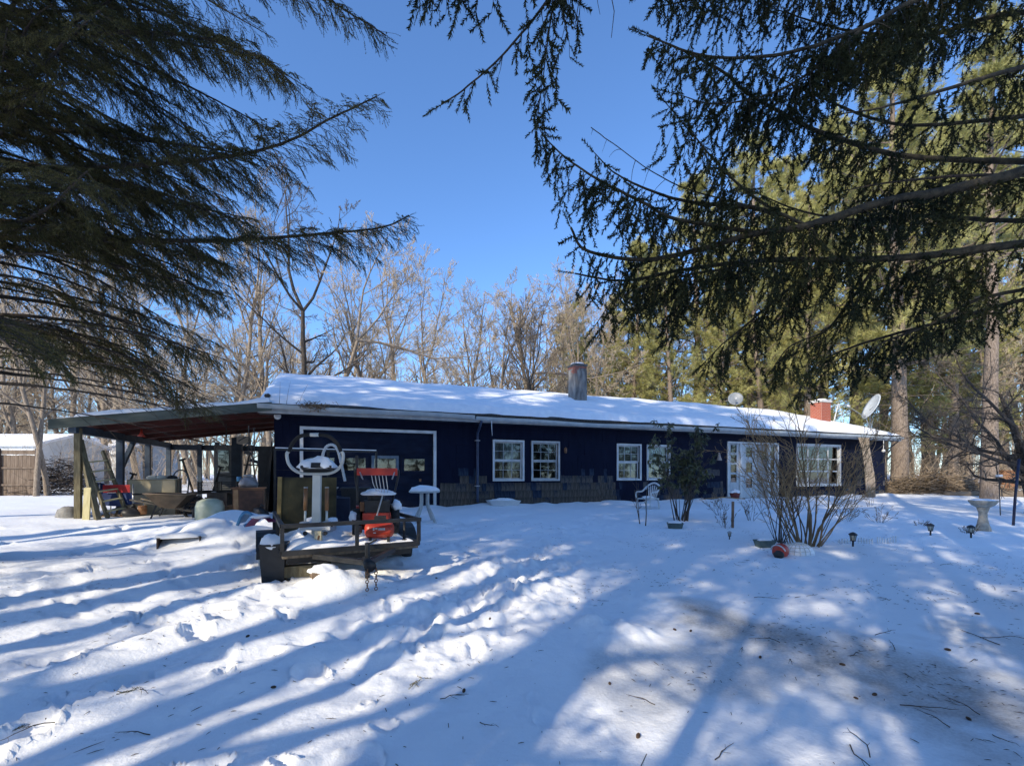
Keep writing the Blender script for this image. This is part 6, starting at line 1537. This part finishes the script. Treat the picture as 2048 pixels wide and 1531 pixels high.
for k, (px, py, Y, L_, le, lab) in enumerate(((400, 1020, 12.6, 1.5, -.3, 'long dark pole leaning left of the rear opening'), (412, 1020, 12.7, 1.3, .25, 'dark pole leaning right of the rear pillar'), (470, 1015, 12.4, 1.7, .2, 'rake handle leaning behind the cabinet'), (520, 1018, 11.3, 1.8, -.12, 'dark plank upright beside the house wall'), (230, 1024, 11.6, 1.1, .3, 'short pole leaning behind the folding chair'))):
    t_, w_, z_ = from_px(px, py, Y); o = cpt('leaning_pole', lab, 'pole', t_, w_, -.09); MB().bar((0, 0, 0), (le * L_, .15, L_), .03, .045).build('pole', M_barkd, o)
    MB().obox((le * L_, .15, L_), (.16, .03, .05), (0, le, .2)).build('pole_head', M_iron, o)
for k, (px, py, Y, r_, lab) in enumerate(((262, 1030, 10.9, .2, 'black refuse sack under the folding chair'), (405, 1012, 11.9, .24, 'black refuse sack left of the pale tub'), (520, 1005, 10.9, .2, 'dark sack beside the cabinet'))):
    t_, w_, z_ = from_px(px, py, Y); o = cpt('refuse_sack', lab, 'sack', t_, w_, -.09); MB().blob((0, 0, r_ * .7), (r_, r_ * .8, r_ * .75), 210 + k, .3, flat=-r_ * .68).build('sack', M_black, o, True); MB().tube([(0, 0, r_ * 1.3), (.02, 0, r_ * 1.6), (.06, 0, r_ * 1.75)], [.03, .02, .05], 7).build('tied_neck', M_black, o, True)
m = MB(); nl = 420; o = cpt('leaf_litter', 'dry leaves and scraps strewn over the carport floor', 'litter', 0, 0, -.085)
for k in range(nl): m.obox((rr.uniform(-4.1, -.1), rr.uniform(0, 3.2), rr.uniform(0, .03)), (rr.uniform(.03, .16), rr.uniform(.02, .06), .008), (rr.uniform(-.5, .5), rr.uniform(-.5, .5), rr.uniform(0, 3)))
m.build('leaves', mat('dead_leaf', (.16, .1, .05)), o, kind='stuff')
# ------------------------------------------------------------------ beyond: fence, white buildings, brush
M_fence = mat('fence_board', (.12, .085, .06), (.2, .15, .11), rough=.9, scale=3, stretch=(3, 3, .5), bump=.3)
p1 = onY(78, 21.2); p0 = Vector((p1.x - 7.0, p1.y - .6, p1.z)); fz = 2.15
fn = thing('board_fence', 'tan wooden board fence at the left edge', 'fence', p0); d_ = (p1 - p0); n = 40; M_fpost = mat('fence_post', (.05, .03, .025), (.09, .06, .05))
for k in range(n):
    a = d_ * (k / n); b = d_ * ((k + .94) / n); hh = fz - .25 + .015 * math.sin(k * 5.1)
    MB().add([(a.x, a.y, -.2), (b.x, b.y, -.2), (b.x, b.y, hh), (a.x, a.y, hh), (a.x, a.y + .02, -.2), (b.x, b.y + .02, -.2), (b.x, b.y + .02, hh), (a.x, a.y + .02, hh)], [(0, 1, 2, 3), (7, 6, 5, 4), (3, 2, 6, 7), (0, 3, 7, 4), (1, 5, 6, 2)]).build('board', M_fence, fn)
m = MB(); MB().bar(Vector((0, -.02, fz - .12)), d_ + Vector((0, -.02, fz - .12)), .04, .2).build('top_lattice', M_fence, fn)
for k in (0, 2.05 / 7, 4.2 / 7, 5.35 / 7, .995): q = d_ * k; MB().box(q.x - .06, q.x + .06, q.y - .09, q.y - .025, -.3, fz + .05).build('post', M_fpost, fn)
for zz in (.5, 1.3): MB().bar(Vector((0, -.03, zz)), d_ + Vector((0, -.03, zz)), .04, .09).build('rail', M_fence, fn)
M_wh = mat('white_siding', (.6, .62, .63), (.72, .73, .73), rough=.6, scale=2)
def far_house(name, label, px0, px1, Y, eave, ridge, depth, win=()):
    a = onY(px0, Y); b = onY(px1, Y); o = thing(name, label, 'building', ((a.x + b.x) / 2, Y, a.z)); w = (b.x - a.x) / 2
    m = MB(); m.box(-w, w, 0, depth, -.4, eave); m.add([(-w, 0, eave), (w, 0, eave), (w, depth, eave), (-w, depth, eave), (-w, depth / 2, ridge), (w, depth / 2, ridge)], [(0, 3, 4), (1, 5, 2)]); wl_ = m.build('wall', M_wh, o)
    for k in range(int(eave / .22)): MB().box(-w - .012, w + .012, -.02, -.001, k * .22 + .2, k * .22 + .216).build('siding_edge', M_wh, wl_)
    m = MB(); e = .25; m.add([(-w - e, -e, eave - .08), (w + e, -e, eave - .08), (w + e, depth / 2, ridge + .05), (-w - e, depth / 2, ridge + .05), (w + e, depth + e, eave - .08), (-w - e, depth + e, eave - .08), (-w - e, -e, eave + .1), (w + e, -e, eave + .1), (w + e, depth / 2, ridge + .23), (-w - e, depth / 2, ridge + .23), (w + e, depth + e, eave + .1), (-w - e, depth + e, eave + .1)],
                  [(3, 2, 1, 0), (5, 4, 2, 3), (6, 7, 8, 9), (9, 8, 10, 11), (0, 1, 7, 6), (0, 6, 9, 3), (3, 9, 11, 5), (1, 2, 8, 7), (2, 4, 10, 8), (4, 5, 11, 10)]); m.build('roof', SNOWP, o)
    for x0, x1, z0, z1 in win:
        f = MB().box(x0 - .06, x1 + .06, -.05, -.021, z0 - .06, z1 + .06).build('window', M_dgrey, o); MB().box(x0, x1, -.056, -.051, z0, z1).build('pane', mat('far_pane', (.05, .06, .07), (.1, .11, .12), rough=.15), f)
    return o
far_house('shed', 'white shed behind the fence at the left edge', -160, 72, 29, 2.7, 3.4, 5, [(-1.2, -.5, 1.2, 2.1)])
far_house('neighbour_house', 'small white house with snowy roof seen left of the carport post', 108, 245, 41, 2.4, 3.9, 7, [(-2.5, -2.1, 1.0, 1.7), (1.0, 1.8, .9, 1.9)])

# brush heap by the carport and brush pile right of the house
def brush_pile(name, label, c, rx, ry, h, n, seed, mm, cat='brush pile', th=.012, ln=(.5, 1.6)):
    rng = np.random.default_rng(seed)
    u = rng.normal(0, .45, n); v = rng.normal(0, .45, n); z = h * np.exp(-(u ** 2 + v ** 2) * 1.4) * rng.uniform(.05, 1, n)
    o = np.stack([u * rx, v * ry, z], -1); a = rng.uniform(0, 2 * np.pi, n); l = rng.uniform(ln[0], ln[1], n)
    d = np.stack([np.cos(a), np.sin(a), rng.normal(.05, .3, n)], -1)
    P = walk(o - d * l[:, None] / 2, nrm(d), l, 5, rng, .12, -.02); P[:, :, 2] = np.maximum(P[:, :, 2], -.02)
    R = rng.uniform(th * .4, th * 1.3, n)[:, None] * np.linspace(1, .4, 5)[None]
    acc = Acc(); acc.quads(*tubes(P, R, 4)); o_ = thing(name, label, cat, c); q = link('sticks', acc.mesh('sticks'), mm, o_, kind='stuff'); return o_
M_stick = mat('grey_stick', (.1, .075, .05), (.3, .23, .16), rough=.95, scale=1, island=.5)
p = onY(1862, 24.0); brush_pile('brush_pile', 'long pile of cut branches beyond the right end of the house', p, 4.2, 1.3, 1.0, 900, 141, M_stick, th=.02, ln=(.6, 2.6))
p = onY(125, 22.0); brush_pile('brush_pile', 'tangle of dark sticks between the slim trees and the carport post', p, 1.6, 1.0, 1.9, 500, 142, M_stemd, th=.016)
p = onY(2030, 22); fl_ = thing('fallen_log', 'long fallen log on the snow behind the birdbath', 'log', p); MB().tube([(-3.4, 0, .12), (-1, .1, .14), (2.5, -.1, .12)], [.13, .17, .19], 10).build('log', M_stick, fl_, True)
p = onY(2008, 25); rb_ = thing('brown_box', 'rusty brown box beside the grey pine trunk', 'box', p); MB().box(-.35, .35, -.3, .3, 0, 1.2).build('box', M_rust, rb_); MB().box(-.4, .4, -.35, .35, 1.201, 1.26).build('lid', M_rust, rb_)

# ------------------------------------------------------------------ front garden
def bush(name, label, c, n, h, spread, seed, mm, th=.012, sub=(7, 5), K=8, lean=(0, 0), up=.02, base=.12, cat='shrub', mat2=None, wig=.06):
    rng = np.random.default_rng(seed); a = rng.uniform(0, 2 * np.pi, n); e = rng.uniform(.1, 1, n) * spread
    o = np.stack([np.cos(a) * base * rng.random(n), np.sin(a) * base * rng.random(n), np.full(n, -.05)], -1)
    d = nrm(np.stack([np.cos(a) * e + lean[0], np.sin(a) * e + lean[1], np.ones(n)], -1)); L = h * rng.uniform(.55, 1.1, n)
    P = walk(o, d, L, K, rng, wig, up); R = rng.uniform(th * .6, th * 1.2, n)[:, None] * np.linspace(1, .2, K)[None]
    s1 = Acc(); s1.quads(*tubes(P, R, 5)); s2 = Acc()
    P2, R2, L2 = grow(P, R, L, sub[0], (.3, 1), (.3, .8), .35, 5, rng, wig * 1.4, up, .6, .4); s2.quads(*tubes(P2, np.maximum(R2, .0042), 3))
    P3, R3, L3 = grow(P2, R2, L2, sub[1], (.2, 1), (.3, .9), .45, 4, rng, wig * 1.5, up, .7, .5); s2.quads(*tubes(P3, np.maximum(R3, .0032), 3))
    o_ = thing(name, label, cat, c); link('stems', s1.mesh('stems'), mm, o_, True); link('twigs', s2.mesh('twigs'), mat2 or mm, o_)
    return o_, P2, P3
M_fors = mat('tan_stem', (.26, .15, .06), (.44, .28, .13), rough=.85, scale=3, island=.35)
p = on(1612, 1092); bush('forsythia_bush', 'large bare forsythia with fan of brown stems before the front door', p, 25, 2.8, .6, 151, M_stem, .016, (10, 6), mat2=M_fors, base=.3, wig=.1)
p = on(1560, 1085); bush('forsythia_bush', 'smaller clump of bare stems left of the large forsythia', p, 14, 1.9, .5, 152, M_stemd, .011, (7, 4), mat2=M_fors)
# rhododendron
p = on(1362, 1040); rho, P2, P3 = bush('rhododendron', 'dark leafy rhododendron in front of the windows beside the white chair', p, 22, 2.35, .5, 153, M_stemd, .014, (6, 4), base=.2, wig=.07)
rng = np.random.default_rng(5)
leafV = np.array([[0, 0, 0], [.014, .004, .04], [.016, 0, .075], [0, -.003, .12], [-.016, 0, .075], [-.014, .004, .04]]); leafT = np.array([[0, 1, 5], [1, 2, 5], [2, 4, 5], [2, 3, 4]])
tips = P3[:, -1]; tips = np.concatenate([tips, P2[:, -1]]); keep = tips[:, 2] > .75; tips = tips[keep]
tips = tips[rng.random(len(tips)) < .6]; pos = np.repeat(tips, 6, 0); dr = nrm(rng.normal(0, .55, pos.shape) + np.array([0, 0, -.85]))
acc = Acc(); place([(leafV, leafT)], pos, dr, rng.uniform(.8, 1.25, len(pos)), rng, acc)
link('leaves', acc.mesh('leaves'), mat('rhodo_leaf', (.025, .035, .014), (.1, .1, .035), rough=.5, scale=2, island=.45), rho)
# multi stem trunk by the wall on the right
b0 = H(24.1, -.75, 0); b0.z = gz(b0.x, b0.y)
mtk = thing('wall_shrub', 'pale multi stemmed trunk leaning on the wall right of the big window', 'shrub', b0, HROT)
rr = random.Random(4)
for k in range(7):
    x = -.27 + .09 * k; MB().tube(spline([(x * 1.2, rr.uniform(-.1, .1), -.1), (x * 1.0, .02, .7), (x * .9 - .04, .08, 1.5), (-.1 + x * .9, .15, 2.2), (-.16 + x * 1.3, .2, 2.7)], 4), [.06 - .0022 * i for i in range(17)], 7).build('stem', mat('pale_bark', (.2, .16, .12), (.34, .28, .22), rough=.9, scale=6, stretch=(3, 3, .5)), mtk, True)
# bare twiggy plants scattered in the garden
for k, (px, py, n_, h_, sp_k, lab) in enumerate(((1740, 1012, 8, .8, .5, 'small bare twigs at the foot of the pale wall trunk'), (1440, 1030, 10, .8, .9, 'thin bare twigs between rhododendron and front door'), (1500, 1040, 10, .7, .9, 'fine bare twigs before the front door'), (1690, 1040, 12, .55, 1.2, 'low bare twigs right of the forsythia'), (1760, 1045, 12, .5, 1.3, 'low spreading twigs behind the lantern row'), (1840, 1050, 10, .3, 1.5, 'dry low tuft behind the middle lantern'), (1450, 1055, 8, .6, .8, 'dry stems beside the wooden stake'), (1935, 1066, 8, .3, 1.2, 'dry tuft around the right lantern'))):
    bush('bare_plant', lab, on(px, py), n_, h_, sp_k, 160 + k, M_stemd, .005, (5, 3), K=6, cat='plant', mat2=M_stem)
for k, (px, py, top, lean, lab) in enumerate(((1280, 1045, 140, -.12, 'thin bare sapling left of the white chair'), (1288, 1050, 110, .02, 'straight dark stake in front of the white chair'))):
    p = on(px, py); bush('sapling', lab, p, 1 if k else 2, 1.2 if k else 1.35, .1, 180 + k, M_stemd, .014, (5, 3) if not k else (2, 1), lean=(lean, 0), cat='plant')
b0 = on(1465, 1055); sk = thing('wooden_stake', 'weathered wooden stake with a horizontal twig before the front door', 'stake', b0); MB().bar((0, 0, -.05), (.01, 0, .62), .045).build('stake', mat('red_brown_wood', (.16, .085, .05), (.28, .17, .11)), sk); MB().tube([(-.75, .1, .66), (-.2, .02, .72), (.3, .0, .68)], [.008, .012, .008], 6).build('twig', M_fors, sk)

# --- white plastic chair
b0 = at(1296, 1012, 14.2); b0.z = gz(b0.x, b0.y) - .12
wc = thing('plastic_chair', 'white plastic garden chair standing in the snow by the windows', 'chair', b0, math.radians(-52))
M_ch = mat('chair_white', (.55, .57, .58), (.66, .67, .66), rough=.4)
for sx in (-1, 1):
    MB().tube([(sx * .25, -.24, 0), (sx * .23, -.22, .42)], [.022, .028], 8).build('leg', M_ch, wc, True); MB().tube([(sx * .25, .25, 0), (sx * .22, .22, .42)], [.022, .028], 8).build('leg', M_ch, wc, True)
    MB().tube(spline([(sx * .23, .25, .8), (sx * .28, .1, .66), (sx * .29, -.15, .64), (sx * .28, -.25, .58), (sx * .25, -.25, .42)], 4), .026, 8).build('arm', M_ch, wc, True)
MB().box(-.25, .25, -.25, .23, .42, .45).build('seat', M_ch, wc)
for k in range(6): x = -.17 + .068 * k; MB().tube([(x * .75, .22, .45), (x * 1.1, .31, .86 - abs(x) * .4)], .017, 6).build('back_slat', M_ch, wc, True)
MB().tube(spline([(-.24, .24, .72), (-.2, .3, .84), (0, .32, .92), (.2, .3, .84), (.24, .24, .72)], 5), .03, 8).build('back_rail', M_ch, wc, True); MB().blob((0, 0, .455), (.2, .2, .06), 95, 0.21, flat=0, fr=1.9).build('snow_cap', SNOWP, wc, True)

# --- planters, red ball thing, wire basket
M_teal = mat('teal_planter', (.05, .085, .085), (.09, .13, .125), rough=.6)
def planter(label, px, py, w, rz, seed):
    b0 = on(px, py); o = thing('planter_box', label, 'planter', b0, rz); w /= 2
    m = MB(); m.add([(-w * .8, -.07, -.03), (w * .8, -.07, -.03), (w * .8, .07, -.03), (-w * .8, .07, -.03), (-w, -.1, .12), (w, -.1, .12), (w, .1, .12), (-w, .1, .12)], [(3, 2, 1, 0), (0, 1, 5, 4), (1, 2, 6, 5), (2, 3, 7, 6), (3, 0, 4, 7)]); m.build('trough', M_teal, o)
    MB().tube([(-w, -.1, .12), (w, -.1, .12), (w, .1, .12), (-w, .1, .12)], .01, 5, closed=True).build('rim', M_teal, o); MB().blob((0, 0, .1), (w * .9, .09, .07), seed, .15, flat=-.01).build('snow_cap', SNOWP, o, True)
planter('teal planter trough with snow beside the forsythia', 1529, 1093, .32, .1, 96); planter('grey green planter trough at the foot of the rhododendron', 1350, 1056, .36, -.3, 97)
b0 = on(1561, 1112); rbk = thing('red_helmet', 'shiny red domed helmet lying in the snow', 'helmet', b0, .5)
m = MB(); m.blob((0, 0, .09), (.15, .12, .13), 98, .05, flat=-.09); m.build('shell', M_redp, rbk, True); MB().tube(arc((-.06, 0, .08), .125, .2, 2.9, 14, (0, 1, 0), (-.25, 0, .95)), .012, 6).build('white_stripe', M_wp, rbk, True); MB().blob((-.1, -.03, .05), (.07, .09, .08), 99, .1).build('visor', M_black, rbk, True)
b0 = on(1596, 1106); wm = thing('wire_basket', 'white speckled wicker cloche half covered by snow beside the red helmet', 'basket', b0, .2)
M_mesh = mat('white_wicker', (.5, .5, .46), (.66, .66, .62), rough=.8, scale=30)
for k in range(9): MB().tube(arc((0, 0, 0), .27, 0, PI, 14, (math.cos(k * PI / 9), math.sin(k * PI / 9) * .8, 0), (0, 0, .7)), .006, 4).build('rib', M_mesh, wm)
for k in range(1, 5): MB().tube(arc((0, 0, .19 * math.sin(k * .33)), .27 * math.cos(k * .33), 0, 2 * PI * .99, 20, (1, 0, 0), (0, .8, 0)), .006, 4).build('hoop', M_mesh, wm)
MB().blob((0, 0, 0), (.265, .21, .17), 101, .1, flat=-.02).build('snow_fill', SNOWP, wm, True)
b0 = H(16.1, -.55, 0); b0.z = gz(b0.x, b0.y); rdp = thing('flower_pot', 'dark red pot with snow at the front door step', 'pot', b0); MB().lathe([(0, 0), (.14, 0), (.2, .22), (.18, .22), (.13, .04), (0, .04)], 14).build('pot', mat('dark_red_clay', (.12, .02, .015), (.18, .035, .03)), rdp, True); MB().blob((0, 0, .22), (.19, .19, .12), 102, 0.38, flat=-.02, fr=1.9).build('snow_cap', SNOWP, rdp, True)
b0 = H(6.45, -.55, 0); b0.z = gz(b0.x, b0.y) - .02; tr_ = thing('white_trough', 'low white trough with snow under the first window', 'trough', b0, HROT); m = MB(); m.add([(-.42, -.14, 0), (.42, -.14, 0), (.42, .14, 0), (-.42, .14, 0), (-.55, -.18, .17), (.5, -.18, .15), (.5, .18, .15), (-.55, .18, .17)], [(3, 2, 1, 0), (0, 1, 5, 4), (1, 2, 6, 5), (2, 3, 7, 6), (3, 0, 4, 7)]); m.build('trough', M_wp, tr_); MB().blob((0, 0, .14), (.42, .16, .09), 103, 0.38, flat=-.02, fr=1.9).build('snow_cap', SNOWP, tr_, True)

# --- birdbath
b0 = on(1966, 1060); bb = thing('birdbath', 'pale stone birdbath with snow in its bowl', 'birdbath', b0)
M_stone = mat('cast_stone', (.28, .25, .2), (.42, .38, .31), rough=.9, scale=12, bump=.4)
MB().lathe([(0, -.05), (.15, -.05), (.145, .05), (.11, .15), (.08, .32), (.08, .42), (.12, .56), (0, .56)], 22).build('pedestal', M_stone, bb, True)
MB().lathe([(0, .55), (.11, .55), (.2, .61), (.26, .69), (.26, .73), (.235, .73), (.17, .67), (0, .64)], 30).build('bowl', M_stone, bb, True); MB().blob((0, 0, .71), (.24, .24, .06), 104, 0.14, flat=-.03, nu=26, fr=1.9).build('snow_cap', SNOWP, bb, True)

# --- garden lanterns
M_lamp = mat('lantern_black', (.01, .01, .012), (.02, .02, .022), rough=.4); M_lens = mat('lantern_lens', (.45, .42, .33), (.6, .57, .46), rough=.3)
def lantern(label, px, py, s=1.0, lens=M_lens, capm=M_lamp):
    b0 = on(px, py); o = thing('garden_lantern', label, 'lantern', b0, .3, 'garden lanterns in the snow'); o.scale = (s, s, s)
    MB().tube([(0, 0, -.1), (0, 0, .1)], .017, 8).build('stake', M_lamp, o, True)
    MB().lathe([(0, .1), (.04, .1), (.05, .115), (0, .12)], 8).build('base_plate', M_lamp, o)
    MB().lathe([(.0, .121), (.032, .121), (.048, .21), (0, .21)], 6).build('lens', lens, o)
    for k in range(6): a = k * PI / 3; MB().tube([(.036 * math.cos(a), .036 * math.sin(a), .115), (.053 * math.cos(a), .053 * math.sin(a), .212)], .005, 4).build('rib', M_lamp, o)
    MB().lathe([(.0, .211), (.062, .211), (.075, .225), (.07, .235), (.035, .262), (.012, .27), (0, .275)], 12).build('cap', capm, o)
lantern('nearest black garden lantern right of the forsythia', 1706, 1092); lantern('black garden lantern low in the snow, middle of the three', 1861, 1070, 1.0); lantern('black garden lantern directly left of the birdbath foot', 1942, 1075, 1.05)
lantern('tiny grey garden lantern left of the teal planter', 1459, 1078, .62, capm=M_dgrey)
# white picket edging
b0 = on(1722, 1086); pk = thing('picket_edging', 'low white plastic picket edging half buried behind the nearest lantern', 'edging', b0, .25)
for k in range(22):
    if k in (5, 6, 13): continue
    x = -.55 + .07 * k; MB().prism([(x - .012, -.05), (x + .012, -.05), (x + .012, .085 + .02 * math.sin(k)), (x, .105 + .02 * math.sin(k)), (x - .012, .085 + .02 * math.sin(k))], -.004, .004).build('picket', M_wp, pk)
MB().box(-.57, -.24, .005, .013, .04, .055).build('rail', M_wp, pk); MB().box(-.08, .3, .005, .013, .04, .055).build('rail', M_wp, pk)
# dark pole and rod at the right
b0 = on(2026, 1050); po = thing('dark_pole', 'leaning dark blue metal pole at the right edge', 'pole', b0); MB().tube([(0, 0, -.1), (.06, 0, .75), (.16, .0, 1.75)], .03, 10).build('pole', mat('dark_blue_metal', (.008, .01, .03), (.015, .018, .05), rough=.4), po, True)
b0 = on(2001, 1030); po = thing('thin_rod', 'thin dark rod with white cap right of the birdbath', 'rod', b0); MB().tube([(0, 0, -.1), (-.05, 0, 1.2)], .014, 6).build('rod', M_iron, po); MB().box(-.1, .02, -.05, .05, 1.2, 1.27).build('cap', M_wp, po)

# ------------------------------------------------------------------ litter on the snow
rng = np.random.default_rng(31)
def twig_mesh(seed, L):
    r = np.random.default_rng(seed); P = walk(np.array([[0, 0, .006]]), np.array([[1., 0, 0]]), np.array([L]), 7, r, .25, 0); P[:, :, 2] = np.clip(P[:, :, 2], .002, .03)
    R = np.array([[.004, .0038, .0034, .003, .0026, .002, .0012]]) * (.6 + L)
    a = Acc(); a.quads(*tubes(P, R, 5)); P2, R2, _ = grow(P, R, np.array([L]), 3, (.3, .95), (.4, .9), .3, 4, r, .2, 0, .7, .4); P2[:, :, 2] = np.clip(P2[:, :, 2], .002, .05); a.quads(*tubes(P2, R2, 4))
    return a.mesh('twig')
tws = [twig_mesh(700 + k, .16 + .06 * k) for k in range(6)]
M_tw = mat('fallen_twig', (.05, .035, .025), (.11, .08, .055), rough=.9)
spots = [(1508, 1195, 2), (1590, 1195, 3), (1485, 1295, 1), (1560, 1285, 2), (1580, 1318, 1), (1750, 1270, 2), (1700, 1312, 1), (1790, 1300, 1), (1960, 1275, 4), (2000, 1290, 5), (1955, 1320, 1), (1800, 1410, 3), (1700, 1490, 4), (1740, 1515, 2), (1310, 1410, 1), (1430, 1520, 1), (1960, 1430, 1), (1900, 1455, 1), (880, 1398, 1), (960, 1445, 0), (280, 1378, 1), (300, 1470, 1), (465, 1228, 0), (1650, 1150, 1), (1430, 1140, 1), (1880, 1130, 2), (1780, 1200, 1), (1990, 1180, 1), (110, 1450, 2), (1985, 1470, 0)]
for k, (px, py, tk) in enumerate(spots):
    p = on(px, py); o = link('fallen_twig', tws[tk], M_tw, None, True, label='thin dark twig lying on the snow', cat='twig', group='twigs fallen on the snow'); o.location = p; o.rotation_euler = (0, 0, rng.uniform(0, 6.3))
# cones
cone = MB()
for i in range(7):
    z = .008 + i * .008; r = .02 * math.sin(PI * (i + 1) / 8.5)
    for j in range(6): a = j * PI / 3 + i * .5; cone.obox((z * 1.6, r * math.cos(a), .018 + r * math.sin(a)), (.014, .012, .012), (a, .4, 0))
cme = cone.mesh('cone'); cme.materials.append(mat('cone_brown', (.06, .035, .022), (.12, .075, .045)))
for k in range(16):
    px = rng.uniform(60, 2000); py = rng.uniform(1140, 1520); p = on(px, py)
    o = link('spruce_cone', cme, None, None, label='small brown cone lying on the snow', cat='cone', group='cones fallen on the snow'); o.location = p; o.rotation_euler = (0, 0, rng.uniform(0, 6.3)); s = rng.uniform(.3, .5); o.scale = (s, s, s)
# dead spray, the larger bits in front
for px, py, lab in ((283, 1376, 'small broken spray of needles on the snow at lower left'), (845, 1357, 'yellow brown dead leaf cluster on the bright snow'), (22, 1455, 'tuft of fallen twigs at the lower left edge')):
    p = on(px, py); o = thing('fallen_spray', lab, 'spray', p, rng.uniform(0, 6)); acc = Acc()
    n = 9; ps = np.stack([np.linspace(0, .12, n), rng.normal(0, .008, n), np.full(n, .012)], -1); place(HEM, ps, nrm(rng.normal(0, .5, (n, 3)) * np.array([1, 1, .15]) + np.array([.6, 0, 0.05])), np.full(n, .75), rng, acc)
    link('needles', acc.mesh('needles'), M_hem if px != 845 else mat('dead_needles', (.24, .19, .07), (.34, .28, .12)), o)
# needles and crumbs too small to count
N = 14000; X = rng.uniform(-7, 9, N); Y = 2.0 + 9 * rng.random(N) ** 1.5; kp = rng.random(N) < .08 + .75 * sstep(.0, .55, fbm(X * .8, Y * .8, 201, 3)) * (.35 + .65 * sstep(-1, 2.5, X)); X = X[kp]; Y = Y[kp]; N = len(X); Z = ground(X, Y) + .004; a = rng.uniform(0, 2 * np.pi, N); l = rng.uniform(.006, .028, N) * np.where(rng.random(N) < .06, 2.5, 1)
d = np.stack([np.cos(a), np.sin(a), np.zeros(N)], -1) * l[:, None]; s_ = np.stack([-np.sin(a), np.cos(a), np.zeros(N)], -1) * (.0012 + .0012 * rng.random(N))[:, None]; c0 = np.stack([X, Y, Z], -1)
V = np.stack([c0 - d - s_, c0 + d - s_, c0 + d + s_, c0 - d + s_, c0 + np.array([0, 0, .004])], 1).reshape(-1, 3); b = (np.arange(N) * 5)[:, None]
T_ = np.concatenate([b + np.array([[0, 1, 4]]), b + np.array([[1, 2, 4]]), b + np.array([[2, 3, 4]]), b + np.array([[3, 0, 4]])])
link('needle_litter', mesh_np('needle_litter', V, [T_]), M_tw, None, label='fine needle litter scattered over the snow', cat='litter', kind='stuff')
